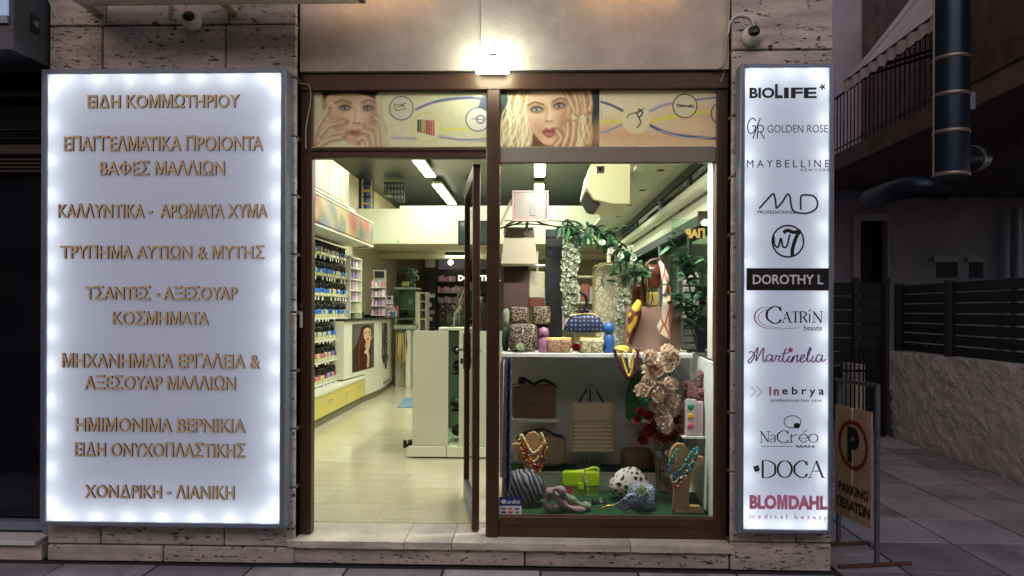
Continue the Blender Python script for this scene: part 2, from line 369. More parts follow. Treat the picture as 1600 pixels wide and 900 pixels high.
M_cream = mat('cream_plastic', 'cfc3ad', .5, noise=.12, scale=4)
M_blackm = mat('black_metal', '101114', .5, metal=.3)
M_blackp = mat('black_plastic', '0c0c0e', .35)
M_glass = mat_glass('window_glass', (.95, .97, .95), 1.0)
M_steel = mat('steel', 'a8a8a4', .3, metal=.9)
M_concrete = mat('concrete', '77706e', .9, noise=.4, scale=3, bump=.4)

# ------------------------------------------------------------ ground
g = MB(); g.quad((-60, -60, -.012), (60, -60, -.012), (60, 90, -.012), (-60, 90, -.012)); g.build('ground', mat('asphalt', '403d42', .9, noise=.3, scale=6), kind='structure')
M_slab = mat('paving', 'a5a2a6', .55, noise=.45, scale=2.6, bump=.35, bscale=60, col2='6a666a')
M_slab2 = mat('paving_dark', '8c878c', .5, noise=.45, scale=3.1, bump=.25, bscale=60, col2='6a666c')
M_slab3 = mat('paving_light', 'aeabaf', .55, noise=.4, scale=1.3, bump=.25, bscale=60, col2='807d82')
pv = MB(); pv.box(1.76, 4.3, -3.2, 13, -.012 + .004, -.004); M_joint2 = mat('dirty_joint', '2e2b2c', .95); pv = pv.build('side_pavement', M_joint2, kind='structure')
def paver(x0, x1, y0, y1, parent, i):
    m = MB(); m.box(x0 + .007, x1 - .007, y0 + .007, y1 - .007, -.006, .003 + random.uniform(-.0015, .002), bev=.003); m.build('paving_slab', [M_slab, M_slab2, M_slab3][i % 3], pv if parent is None else parent)
YS = [-.55 + .56 * k for k in range(22)]; XS = [2.16 - .0 + .56 * k for k in range(-1, 4)] + [4.3]
XS[0] = 1.76
for j in range(len(YS) - 1):
    for i in range(len(XS) - 1): paver(XS[i], XS[i + 1], YS[j], YS[j + 1], None, random.randrange(3))
fp = MB(); fp.box(-8, 1.76, -3.2, .02, -.008, -.004); fp = fp.build('front_pavement', M_joint2, kind='structure')
for j in range(3):
    for i in range(12): paver(-5 + .56 * i + (.56 if False else 0), min(1.755, -5 + .56 * i + .56), -.05 - .56 * (j + 1), -.05 - .56 * j, fp, random.randrange(3))
kb = MB()
kb.box(1.76, 9, -1.1, -.56, -.008, .0, bev=.004); kb.build('kerb_strip', M_concrete, kind='structure')

# ------------------------------------------------------------ the shop's stone pillars
def stone(x0, x1, y0, y1, z0, z1, parent, m=None, bev=.006):
    b = MB(); j = .004; d = random.uniform(0, .004); b.box(x0 + j, x1 - j, y0 - d, y1, z0 + j, z1 - j, bev=bev); b.build('stone', m or M_trav, parent)
XL0, XL1 = PY(75, 480).x, PY(462, 480).x
XR0, XR1 = PY(1142, 480).x, PY(1301, 480).x
tL = thing('stone_pillar', 'wide travertine block pillar behind the Greek lettered light box', 'pillar', ((XL0 + XL1) / 2, 0, 0))
b = MB(); b.box(XL0 + .004, XL1 - .004, .03, .3, .0, 3.75); b.build('core', M_joint, tL)
zj = [0.0] + [PY(453, p).z for p in (855, 763, 671, 580, 488, 397, 305, 213, 121, 38)] + [3.45, 3.75]
for k in range(len(zj) - 1):
    if k == 0: xs = [XL0, PY(255, 870).x, XL1]
    elif k == len(zj) - 3: xs = [XL0, PY(165, 70).x, PY(358, 70).x, XL1]
    elif k >= len(zj) - 2: xs = [XL0, PY(262, 20).x, XL1]
    elif k % 2 == 1: xs = [XL0, PY(157, 840).x, PY(350, 840).x, XL1]
    else: xs = [XL0, PY(255, 500).x, XL1]
    for a, c in zip(xs, xs[1:]): stone(a, c, 0, .15, zj[k], zj[k + 1], tL)
tR = thing('stone_pillar', 'narrow travertine pillar behind the light box with brand names', 'pillar', ((XR0 + XR1) / 2, 0, 0))
b = MB(); b.box(XR0 + .004, XR1 - .004, .03, .3, .0, 3.75); b.build('core', M_joint, tR)
zk = [0.0] + [PY(1220, p).z for p in (848, 739, 647, 550, 457, 366, 275, 180, 78)] + [3.45, 3.75]
for k in range(len(zk) - 1):
    xs = [XR0, XR1] if k % 2 == 0 or k > 8 else [XR0, XR0 + .38, XR1]
    for a, c in zip(xs, xs[1:]): stone(a, c, 0, .15, zk[k], zk[k + 1], tR)

# ------------------------------------------------------------ the building the shop is in
shop = thing('shop_building', 'shop building with pale plaster band above the glazed front and open lit interior', 'building', (0, .3, 0))
YB, ZC = 11.4, 3.62
XWL, XWR = -2.86, 1.36
M_wall = mat('shop_wall_paint', 'c9c2a4', .75, noise=.06, scale=3)
M_wallw = mat('white_wall_paint', 'dfe0d2', .7)
M_dark = mat('dark_ceiling_paint', '2f3838', .35, noise=.3, scale=3)
HZ = PY(800, 113, .1).z
b = MB(); b.box(XL1 - .0, XR0, .06, .30, HZ, 3.75); b.build('plaster_band', M_plaster, shop)
b = MB(); b.box(XWL - .2, XWL, .31, YB, 0, 3.615); b.build('left_wall', M_wall, shop)
b = MB(); b.box(XWL - .2, 1.695, YB + .001, YB + .2, 0, 3.75); b.build('back_wall', M_wall, shop)
b = MB(); b.box(XWL - .2, 1.695, .31, YB, ZC, 3.75); b.build('ceiling', M_dark, shop)
b = MB(); b.box(1.70, 1.745, .31, YB + .2, 0, 3.755); b.build('flank_wall', M_plaster, shop)
b = MB(); b.box(-8, 1.745, .02, YB + .2, 3.76, 9.5); b.box(-8, XWL - .21, .45, YB, 0, 3.755); b.build('upper_storeys', M_plaster, shop)
# ceiling soffits along both sides
M_soff = mat('soffit_paint', 'd5d8c4', .6)
SXL = -2.3; ZS = 1.51 + 1.25
SXR = .87
b = MB(); b.box(XWL, SXL - .02, .32, 5.2, ZS, ZS + .03); b.box(SXR + .02, XWR, .32, 9.5, ZS, ZS + .03); sof = b.build('soffit', M_soff, shop)
for y in (3.0, 4.3): MB().lathe([(.0, 0), (.035, 0), (.04, .004)], (-2.6, y, ZS - .005), 12).build('downlight', M_blackp, sof)
for y in (1.2, 2.3, 3.4, 4.5, 5.6): MB().lathe([(.0, 0), (.035, 0), (.04, .004)], (1.12, y, ZS - .005), 12).build('downlight', M_blackp, sof)

# shop floor: marble slabs
M_floor = [mat('floor_marble_%s' % n_, c, .16, noise=.18, scale=5, stretch=(.35, 5, 1), col2=d, spec=.5) for n_, c, d in (('a', 'd6cfb8', 'c6bea4'), ('b', 'd2cab2', 'c1b99e'), ('c', 'd9d2bc', 'c9c2aa'))]
ft = MB(); ft.box(XWL, XWR, .36, YB, .10, .145); ft = ft.build('shop_floor', mat('floor_joint', 'a59b7d', .4), kind='structure')
y = .362; j = 0
while y < 10.8:
    h = .46; x = XWL - (.45 if j % 2 else 0)
    while x < XWR:
        a, c = max(x, XWL) + .0008, min(x + .92, XWR) - .0008
        if c - a > .05: m = MB(); m.box(a, c, y + .0008, y + h - .0008, .12, .15); m.build('floor_slab', random.choice(M_floor), ft)
        x += .92
    y += h; j += 1

# marble sill and the stone strip below it
sill = thing('door_sill', 'worn marble threshold running under the open door and display window', 'sill', (-.1, 0, 0))
SX0, SX1 = PY(450, 852).x, PY(1146, 855).x
cuts = [SX0, PY(632, 850).x, PY(706, 850).x, PY(985, 850).x, SX1]
for a, c in zip(cuts, cuts[1:]):
    b = MB()
    n = 14; prof = []
    for i in range(n + 1): prof.append((a + .002 + (c - a - .004) * i / n, -.025 + random.uniform(-.006, .004)))
    poly = prof + [(c - .002, .358), (a + .002, .358)]
    b.prism(poly, .108, .148, axis='z'); b.build('sill_slab', M_travs, sill)
for a, c in ((SX0 + .02, PY(820, 880).x), (PY(820, 880).x, SX1 - .02)): stone(a, c, .01, .3, 0, .106, sill)

# ------------------------------------------------------------ shopfront: brown aluminium frame, transom prints, open glass door
FY = .10
sf = thing('shopfront', 'brown aluminium shopfront with glass door standing open and display window', 'shopfront', (0, .15, .15))
def bar(px0, py0, px1, py1, y=FY, dep=.07, m=M_brown, name='frame_bar', bev=.004, zb=None, grooves=0):
    x0, x1, z0, z1 = rect(px0, py0, px1, py1, y)
    if zb is not None: z0 = zb
    b = MB(); b.box(x0, x1, y, y + dep, z0, z1, bev=bev)
    for k in range(grooves):
        gx = x0 + (x1 - x0) * (k + 1) / (grooves + 1); b.box(gx - .003, gx + .003, y - .006, y - .0005, z0, z1)
    return b.build(name, m, sf)
bar(463, 140, 487, 838, m=M_brown, zb=.149, grooves=2); bar(1119, 140, 1142, 850, zb=.149, grooves=2)
bar(463, 113, 1142, 139.5, y=.085, dep=.09)
bar(760, 140, 780, 840, y=.09, zb=.149, grooves=3)
bar(487.3, 230, 759.7, 246); bar(780.3, 229, 1118.7, 254, m=mat('grey_brown_aluminium', '8b8377', .45, metal=.2), y=.115, dep=.05)
bar(780.3, 809, 1118.7, 848, zb=.149); bar(784, 822, 1115, 824, y=.096, dep=.003, m=M_brownd)
bar(487.3, 233, 759.7, 236, y=.094, dep=.005, m=M_brownd)
# lock plate on the left jamb
x0, x1, z0, z1 = rect(461, 487, 473, 512, .1)
b = MB(); b.box(x0, x1, .088, .099, z0, z1, bev=.003); lk = b.build('lock_plate', M_white, sf); x0, x1, z0, z1 = rect(465, 493, 468, 505, .09); b = MB(); b.box(x0, x1, .083, .087, z0, z1); b.build('keyhole', M_blackp, lk)
x0, x1, z0, z1 = rect(462, 474, 473, 482, .1); b = MB(); b.box(x0, x1, .088, .099, z0, z1, bev=.003); b.build('strike_plate', mat('copper_brown', '7d4b3c', .4, metal=.5), sf)
# display window pane
x0, x1, z0, z1 = rect(779, 253, 1120, 811, .13)
b = MB(); b.box(x0, x1, .135, .141, z0, z1); b.build('window_pane', M_glass, sf)

# door leaf, hinged on the middle mullion and swung inwards
Hn = PY(757, 600, .17); ang = R(81)
door_root = MB(); dl = .86; dz0, dz1 = .16, 2.40
Md = Matrix.Translation((PY(744, 600, .18).x, .18, 0)) @ Matrix.Rotation(math.pi - ang, 4, 'Z')
def dbox(nm, x0, x1, y0, y1, z0, z1, m, parent, bev=.003):
    b = MB(); b.M = Md; b.box(x0, x1, y0, y1, z0, z1, bev=bev); return b.build(nm, m, parent)
dr = dbox('door', 0, .055, -.022, .022, dz0, dz1, M_brown, sf)
dbox('door_stile', dl - .052, dl, -.022, .022, dz0, dz1, M_brown, dr)
dbox('door_rail', .055, dl - .052, -.022, .022, dz1 - .09, dz1, M_brown, dr)
dbox('door_rail', .055, dl - .052, -.022, .022, dz0, dz0 + .13, M_grey, dr)
dbox('door_pane', .055, dl - .052, -.003, .003, dz0 + .13, dz1 - .09, M_glass, dr, 0)
b = MB(); b.M = Md
for s in (-1, 1):
    b.box(dl - .062, dl - .022, s * .022, s * .032, 1.08, 1.34, bev=.004); b.tube([(dl - .04, s * .03, 1.22), (dl - .04, s * .075, 1.22), (dl - .17, s * .08, 1.22)], .010, 8); b.box(dl - .05, dl - .035, s * .03, s * .05, 1.12, 1.16)
b.build('door_handle', M_steel, dr)

# ------------------------------------------------------------ transom prints
skin, skd, skl = 'd6b698', 'a8866c', 'ecd6bc'
def eye(A, x, y, w, h, iris='5f7f86', rot=0):
    A.ell(x, y - h * .6, w * 1.7, h * 2.0, '6b4c38', 4, rot, .75); A.ell(x, y, w * 1.25, h * 1.5, '3d2a20', 2.2, rot, .65); A.ell(x, y, w * .95, h * .85, 'c4bba8', 1, rot); A.ell(x, y - .3, h * .9, h * .9, '44545a' if iris[0] == '5' else iris, .9, rot); A.ell(x, y - .3, h * .5, h * .5, '0c0a09', .6); A.ell(x + h * .3, y - h * .4, .7, .6, 'f4f4f0', .5)
    A.line([(x - w * 1.25, y + h * .1), (x - w * .4, y - h * .95), (x + w * .5, y - h * .95), (x + w * 1.3, y - h * .3)], 1.9, '1a110d', 1.0); A.line([(x - w, y + h * .5), (x, y + h * 1.0), (x + w, y + h * .3)], .8, '3a2820', 1, a=.7)
def nose(A, x, y, s, dk):
    A.line([(x - 3 * s, y - 22 * s), (x - 3.4 * s, y - 10 * s), (x - 4 * s, y - 3 * s)], 3 * s, dk, 3 * s, a=.5); A.ell(x, y + 1.5, 6 * s, 2.2 * s, dk, 2.5, a=.6)
    for q in (-3.2, 3.2): A.ell(x + q * s, y, 1.7 * s, .9 * s, '4a2a20', 1.1, a=.85)
    A.ell(x, y - 3 * s, 2.2 * s, 2 * s, 'f0dcc4', 2, a=.6)
A = Art(489, 139, 761, 230, 1.25, 'd8d2b2')
A.ell(700, 190, 90, 60, 'd0d0a2', 40, a=.6)
A.poly([(503, 139), (590, 139), (589, 150), (586, 158), (560, 150), (540, 148), (520, 158), (512, 170), (505, 168)], '1d1612', 2); A.ell(545, 143, 44, 8, '1d1612', 3); A.ell(551, 176, 26, 10, 'dcbd9c', 8, a=.35); A.ell(536, 195, 7, 6, 'e0c0a0', 5, a=.6)
A.poly([(513, 150), (530, 146), (562, 146), (588, 156), (592, 176), (586, 200), (572, 224), (562, 229), (548, 224), (530, 208), (518, 190), (511, 172)], skin, 1.2)
A.poly([(585, 158), (592, 172), (588, 200), (574, 222), (580, 196), (582, 176)], skd, 4, a=.7); A.poly([(512, 165), (520, 188), (532, 208), (548, 224), (534, 204), (524, 184)], skd, 4, a=.5)
A.ell(509, 162, 4, 8, skd, 1.2); A.ell(555, 180, 12, 10, skl, 8, a=.4)
A.line([(525, 160), (537, 156), (550, 160)], 2.8, '2c1d14', 1.8, a=.9); A.line([(568, 160), (578, 156), (588, 160)], 2.6, '2c1d14', 1.8, a=.9)
eye(A, 541, 168, 6, 3); eye(A, 577, 169, 5.5, 3)
A.line([(562, 165), (564, 180), (566, 190)], 3, skl, 2, a=.6); nose(A, 560, 192, 1, skd)
A.poly([(542, 206), (552, 202), (557, 204), (562, 202), (570, 206), (562, 212), (552, 212)], 'ad7168', 1.4); A.line([(543, 206.5), (556, 207), (569, 206.5)], .8, '6d2c30', .6); A.ell(557, 218, 10, 3, skd, 3, a=.4)
for p in ([(492, 228), (496, 205), (506, 186), (516, 168)], [(500, 222), (507, 200), (520, 190), (538, 189)], [(504, 210), (516, 197), (532, 193), (543, 190)], [(505, 222), (520, 211), (535, 207), (544, 207)], [(500, 229), (516, 219), (530, 216), (540, 213)]):
    A.line(p, 9.0, '94705a', 2.6); A.line([(a - .6, c - .8) for a, c in p], 6, skin, 2.6); A.line([(a - 1, c - 1.4) for a, c in p], 2, skl, 1.6, a=.6); A.ell(p[-1][0], p[-1][1], 2.6, 1.8, '6b8590', .6)
for p in ([(598, 228), (602, 205), (596, 190), (584, 182)], [(594, 228), (592, 205), (582, 198), (572, 197)], [(586, 229), (584, 212), (576, 206), (568, 208)], [(578, 229), (574, 218), (566, 216), (562, 222)]):
    A.line(p, 8.0, '94705a', 2.6); A.line([(a - .6, c - .8) for a, c in p], 5.4, skin, 2.6); A.line([(a - 1, c - 1.2) for a, c in p], 2, skl, 1.6, a=.6); A.ell(p[-1][0], p[-1][1], 2.2, 1.8, '6b8590', .6)
A.poly([(489, 139), (503, 139), (506, 165), (500, 190), (489, 215)], 'c9c2a0', 2, a=.9); A.poly([(610, 139), (600, 160), (604, 200), (612, 230), (600, 230), (596, 190), (592, 160), (594, 139)], 'c8c29c', 2, a=.85)
A.line([(652, 171), (670, 163), (690, 157), (715, 153), (740, 153), (762, 158)], 4.5, '8388a0', 1, a=.9); A.line([(655, 169), (690, 156), (740, 152.5)], 1.6, '53597e', .8); A.line([(680, 160), (720, 155), (762, 153)], 1.4, '53597e', .8)
A.line([(615, 216), (650, 217), (690, 214), (720, 219), (762, 221)], 3.5, 'a0a2b0', 1.4, a=.8); A.line([(690, 216), (725, 219), (762, 217)], 1.2, '5d6384', .8)
A.line([(692, 204), (715, 203), (760, 198)], 5, 'dcd56a', 1.6)
A.ell(629, 169, 18, 18, 'cfcbae', 1); A.ring(629, 169, 18.5, 1.5, '3e4866')
A.line([(618, 162), (620, 173), (634, 170), (632, 164), (619, 163)], 1, '22222a', .5, False); A.line([(622, 167), (632, 165)], 1, '22222a', .5); A.line([(628, 164), (636, 161)], 1.2, '22222a', .5)
A.ell(668, 199, 22, 22, 'd6d3a8', 1.2); A.ring(668, 199, 23, 1.6, 'd2c96c', 1)
for k, c in enumerate(['2b2f33', '5c6440', 'a39a4e', 'b3855a', '8a3d3b', 'a8433f', 'b55450', 'b9605c']): A.poly([(654 + k * 3.4, 187 + k * .2), (657 + k * 3.4, 187 + k * .2), (657 + k * 3.4, 207 + k * .9), (654 + k * 3.4, 206 + k * .9)], c, .5, False)
A.poly([(752, 154), (762, 150), (762, 200), (745, 185)], '5a6178', 1, a=.6); A.ell(748, 187, 18, 18, 'd6d6c6', 1); A.ring(748, 187, 18.5, 1.6, '3e4866'); A.ring(752, 187, 6, 2.5, '6c7180', 1.2); A.line([(740, 186), (757, 188)], 1.2, '474c5c', .6)
A.ell(530, 192, 9, 14, skd, 9, a=.45); A.ell(584, 192, 8, 14, skd, 8, a=.55); A.ell(551, 152, 28, 7, skd, 7, a=.4); A.noise(.10, 4)
Mp = mat_cols('transom_print', 'translucent', .22, .4)
x0, x1, z0, z1 = rect(487, 139.5, 760, 229.5, .125)
A.A = np.clip(A.A * 1.3, 0, .88); s1 = A.sheet('transom_print', lambda u, v: (x0 + (x1 - x0) * u, .125, z1 + (z0 - z1) * v), Mp, sf)

A = Art(780, 137, 1118, 230, 1.25, 'd6cbaa')
A.poly([(780, 137), (938, 137), (938, 230), (780, 230)], '2f3f40', .8, False)
A.poly([(800, 137), (880, 137), (884, 160), (884, 200), (880, 230), (780, 230), (780, 200), (790, 180), (797, 160)], 'a88a58', 2)
A.poly([(876, 137), (918, 137), (926, 160), (920, 190), (928, 205), (920, 230), (870, 230), (880, 190)], 'a88a58', 2)
A.poly([(822, 150), (832, 180), (846, 214), (858, 230), (826, 230), (820, 190)], '5a4028', 5, a=.8); A.poly([(884, 165), (890, 200), (876, 228), (866, 228), (878, 200)], '5a4028', 4, a=.7)
_st = random.getstate(); random.seed(5)
for k in range(90):
    a = random.uniform(781, 828); q = random.uniform(-1, 1); cl = random.choice(['f3e7c6', 'efe0b4', 'd8c08c', 'c4a468', '7d6038', 'faf3dc']); ph = random.uniform(0, 6); st = 137 + random.uniform(0, 40)
    A.line([(a + 14 - (y_ - 137) * .16 + 4.5 * math.sin(y_ * .085 + ph), y_) for y_ in range(int(st), 232, 9)], random.uniform(.8, 2.4), cl, 1.0, a=.75)
for k in range(60):
    a = random.uniform(884, 922); cl = random.choice(['f3e7c6', 'e6d4a4', 'd0b47c', 'b08f58', '6d5230', 'f6ecd0']); ph = random.uniform(0, 6); st = 137 + random.uniform(0, 50)
    A.line([(a + 4 * math.sin(y_ * .09 + ph), y_) for y_ in range(int(st), 232, 9)], random.uniform(.8, 2.2), cl, 1.0, a=.75)
random.setstate(_st)
A.poly([(830, 140), (850, 137), (884, 137), (890, 160), (888, 185), (878, 208), (866, 224), (856, 227), (846, 222), (832, 204), (824, 180), (824, 158)], 'dcb896', 1.2)
A.poly([(884, 150), (889, 175), (878, 208), (866, 224), (872, 200), (878, 176)], 'b08560', 4, a=.6); A.ell(848, 186, 14, 14, 'ead0b0', 9, a=.5); A.ell(836, 193, 8, 6, 'cf8f76', 6, a=.5); A.ell(856, 150, 18, 8, 'ead0b0', 8, a=.5)
A.line([(825, 164), (836, 159), (850, 163)], 2.4, '6b4c30', 1); A.line([(863, 159), (875, 153), (886, 156)], 2.3, '6b4c30', 1)
eye(A, 839, 171, 7, 3.4, '7b9a8d'); eye(A, 874, 165, 6.5, 3.4, '5f7c74', -.15)
A.line([(858, 165), (860, 180), (860, 190)], 3, 'f0d8bb', 2, a=.7); nose(A, 858, 189, 1.05, 'a87a58')
A.poly([(847, 206), (854, 200), (859, 202), (865, 199), (871, 204), (866, 213), (858, 216), (851, 212)], 'a0585a', 1.3); A.line([(848, 206), (859, 205.5), (870, 204)], 1.3, '5a2428', .6); A.ell(858, 210, 5, 1.6, 'd58a8c', 1, a=.7)
for p in ([(884, 142), (892, 158), (900, 176)], [(896, 139), (902, 158), (904, 178)], [(908, 138), (914, 155), (916, 176)], [(920, 140), (925, 155), (922, 172)]): A.line(p, 8.5, '7d5a40', 2.2); A.line([(a - .7, c) for a, c in p], 5.4, 'cfa985', 2.4); A.line([(a - 1.5, c) for a, c in p], 1.6, 'ecd2b4', 1.5, a=.6)
for p in ([(872, 205), (878, 216), (870, 228)], [(888, 192), (888, 210), (882, 228)], [(898, 192), (897, 212), (893, 230)]): A.line(p, 9.5, '7d5a40', 2.2); A.line([(a - .7, c) for a, c in p], 6.0, 'd3ae8a', 2.4); A.line([(a - 1.7, c) for a, c in p], 1.8, 'efd6ba', 1.5, a=.6)
A.ell(843, 205, 8, 14, '9c7254', 8, .3, a=.5); A.ell(878, 190, 7, 18, '9c7254', 8, .2, a=.5); A.poly([(924, 137), (938, 137), (938, 230), (926, 230), (930, 190)], '27383a', 1.5, a=.9)
A.poly([(937, 137), (939, 137), (939, 230), (937, 230)], 'ddd6bf', .5, False)
A.poly([(940, 190), (1010, 196), (1118, 215), (1118, 230), (940, 230)], 'c99c76', 14, a=.7); A.poly([(1020, 180), (1080, 160), (1118, 168), (1118, 200), (1060, 205)], 'cfae86', 12, a=.6)
A.line([(940, 159), (955, 164), (973, 173)], 4, '4c5873', .8); A.line([(940, 208), (955, 203), (972, 195)], 3.4, '8b90a6', .9); A.line([(940, 191), (975, 190)], 4, 'd8cb48', 1)
A.line([(1018, 190), (1050, 183), (1106, 175)], 5.5, 'd3cc57', 1.2); A.line([(1016, 174), (1035, 165), (1052, 162)], 4.5, '9499aa', .9); A.line([(1088, 156), (1118, 153)], 3.5, '7a8294', .9)
A.line([(1015, 196), (1035, 206), (1062, 213), (1118, 218)], 4.6, '47557a', 1); A.line([(1030, 205), (1070, 216), (1110, 216)], 1.2, 'b9bccb', .5)
A.ell(994, 187, 22, 22, 'd3c9a4', 1.2); A.ring(994, 187, 22.5, 1.4, 'd6c983', 1)
A.line([(980, 184), (984, 179), (994, 176), (1001, 173)], 1.6, '25221e', .5); A.line([(998, 171), (1004, 176), (999, 184)], 2.4, '25221e', .5); A.line([(994, 176), (998, 184), (1001, 192), (996, 200)], 2, '25221e', .5); A.line([(996, 178), (1003, 172), (1006, 170)], 1.5, '25221e', .5)
A.ell(1069.6, 166, 18, 18, 'd0c6a6', 1); A.ring(1069.6, 166, 18.6, 1.7, '26262c'); A.line([(1057, 164), (1083, 168)], 2.2, '26262c', .5); A.line([(1058, 168), (1083, 164.5)], 1.4, '26262c', .5)
A.ring(1129, 178, 18.6, 1.7, '26262c'); A.noise(.08, 5, 3)
X0, X1, Z0, Z1 = rect(780, 137.5, 1119, 229, .125)
A.A = np.clip(A.A * 1.18, 0, .85)
A.sheet('transom_print', lambda u, v: (X0 + (X1 - X0) * u, .125, Z1 + (Z0 - Z1) * v), Mp, sf)
b = MB(); b.box(x0, x1, .150, .153, z0, z1); b.build('transom_pane', M_glass, sf)

# ------------------------------------------------------------ light boxes
def lightbox(px0, py0, px1, py1, name, label, fr, nx_, nz_, ledw):
    y = -.10; x0, x1, z0, z1 = rect(px0, py0, px1, py1, y)
    t = thing(name, label, 'illuminated sign', ((x0 + x1) / 2, y, z0)); w = fr
    b = MB()
    b.box(x0, x0 + w, y, -.002, z0, z1, bev=.004); b.box(x1 - w, x1, y, -.002, z0, z1, bev=.004); b.box(x0 + w, x1 - w, y + .001, -.002, z0, z0 + w * .8, bev=.003); b.box(x0 + w, x1 - w, y + .001, -.002, z1 - w * .8, z1, bev=.003)
    b.build('housing', M_grey, t)
    b = MB(); b.box(x0 + w, x1 - w, -.016, -.006, z0 + w * .8, z1 - w * .8); b.build('back_board', mat('box_inside', 'f0f0ee', .6), t)
    yf_ = y + .015; b = MB(); b.quad((x0 + w - .004, yf_, z0 + w * .7), (x1 - w + .004, yf_, z0 + w * .7), (x1 - w + .004, yf_, z1 - w * .7), (x0 + w - .004, yf_, z1 - w * .7)); b.build('sign_face', M_face, t)
    fx0, fx1, fz0, fz1 = x0 + w, x1 - w, z0 + w * .8, z1 - w * .8; pts = []
    # LED modules sit inside the box along its rim and shine through the opal face
    for k in range(nx_):
        xx = fx0 + (fx1 - fx0) * (k + .5) / nx_; pts += [(xx, fz0 + .014), (xx, fz1 - .014)]
    for k in range(nz_):
        zz = fz0 + (fz1 - fz0) * (k + .5) / nz_; pts += [(fx0 + .014, zz), (fx1 - .014, zz)]
    for (xx, zz) in pts:
        la = bpy.data.lights.new('led', 'POINT'); la.energy = ledw; la.color = (.95, 1, .96); la.shadow_soft_size = .008
        lo = bpy.data.objects.new('led', la); C.objects.link(lo); lo.location = (xx, -.032, zz)
    for (cx_, cz_, lx, lz) in ((fx0 + .008, (fz0 + fz1) / 2, .012, fz1 - fz0), (fx1 - .008, (fz0 + fz1) / 2, .012, fz1 - fz0), ((fx0 + fx1) / 2, fz0 + .008, fx1 - fx0, .012), ((fx0 + fx1) / 2, fz1 - .008, fx1 - fx0, .012)):
        la = bpy.data.lights.new('led_strip', 'AREA'); la.shape = 'RECTANGLE'; la.size = lx; la.size_y = lz; la.energy = ledw * 9.5 * max(lx, lz); la.color = (.95, 1, .98)
        lo = bpy.data.objects.new('led_strip', la); C.objects.link(lo); lo.location = (cx_, -.022, cz_)
        dx = .0 if lx > .1 else (1 if cx_ < (fx0 + fx1) / 2 else -1); dz = .0 if lz > .1 else (1 if cz_ < (fz0 + fz1) / 2 else -1)
        lo.rotation_euler = (R(90) - dz * R(-25), 0, -dx * R(-25)) if True else None
    return t, y + .015
LB, yf = lightbox(63, 107, 446, 824, 'illuminated_sign', 'large white light box with raised tan Greek lettering left of the door', .032, 7, 13, .10)
lines = [("ΕΙΔΗ ΚΟΜΜΩΤΗΡΙΟΥ", 136, 373, 148, 168), ("ΕΠΑΓΓΕΛΜΑΤΙΚΑ ΠΡΟΙΟΝΤΑ", 99, 410, 213, 235), ("ΒΑΦΕΣ ΜΑΛΛΙΩΝ", 155, 352, 252, 273), ("ΚΑΛΛΥΝΤΙΚΑ -  ΑΡΩΜΑΤΑ ΧΥΜΑ", 90, 417, 319, 340), ("ΤΡΥΠΗΜΑ ΑΥΤΙΩΝ & ΜΥΤΗΣ", 95, 413, 384, 404), ("ΤΣΑΝΤΕΣ - ΑΞΕΣΟΥΑΡ", 134, 370, 448, 468), ("ΚΟΣΜΗΜΑΤΑ", 175, 325, 487, 507), ("ΜΗΧΑΝΗΜΑΤΑ ΕΡΓΑΛΕΙΑ &", 96, 405, 553, 575), ("ΑΞΕΣΟΥΑΡ ΜΑΛΛΙΩΝ", 133, 369, 588, 609), ("ΗΜΙΜΟΝΙΜΑ ΒΕΡΝΙΚΙΑ", 117, 382, 654, 675), ("ΕΙΔΗ ΟΝΥΧΟΠΛΑΣΤΙΚΗΣ", 116, 383, 693, 714), ("ΧΟΝΔΡΙΚΗ - ΛΙΑΝΙΚΗ", 133, 367, 759, 779)]
BOLD = .013
_LM = {}
def kern(t, i): return {'ΓΑ': .09, 'ΤΑ': .08, 'ΑΤ': .08, 'ΑΥ': .05, 'ΥΑ': .05, 'ΡΑ': .04, 'ΛΛ': .03, 'ΑΛ': .03, 'ΛΑ': .03, 'ΜΑ': .02, 'ΜΗ': .02, 'ΣΜ': .01}.get(t[i:i + 2], 0)
for txt, a0, a1, b0, b1 in lines:
    x0, x1, z0, z1 = rect(a0, b0, a1, b1, yf - .01)
    tot = sum(adv(c) - kern(txt, i) for i, c in enumerate(txt)); sx = (x1 - x0) / (tot - .04); cx = x0 - .02 * sx; sz = (z1 - z0) / .70
    for i_, c in enumerate(txt):
        if c != ' ':
            v, fs = text_mesh(c, BOLD, .01)
            key = (c, round(sx, 3), round(sz, 3))
            if key not in _LM:
                me = bpy.data.meshes.new('letter'); me.from_pydata([(p[0] * sx, -p[2] / .01 * .0065 - .0065, p[1] * sz) for p in v], [], fs); me.materials.append(M_tand); me.materials.append(M_tan); me.update()
                for p in me.polygons:
                    if p.normal.y < -.5 and p.center.y < -.0125: p.material_index = 1
                _LM[key] = me
            o = bpy.data.objects.new('letter', _LM[key]); C.objects.link(o); o.parent = LB; o.location = Vector((cx, yf, z0 + (.07 * sz if c == '-' else 0))) - Vector(LB.location)
        cx += adv(c) * sx - kern(txt, i_) * sx

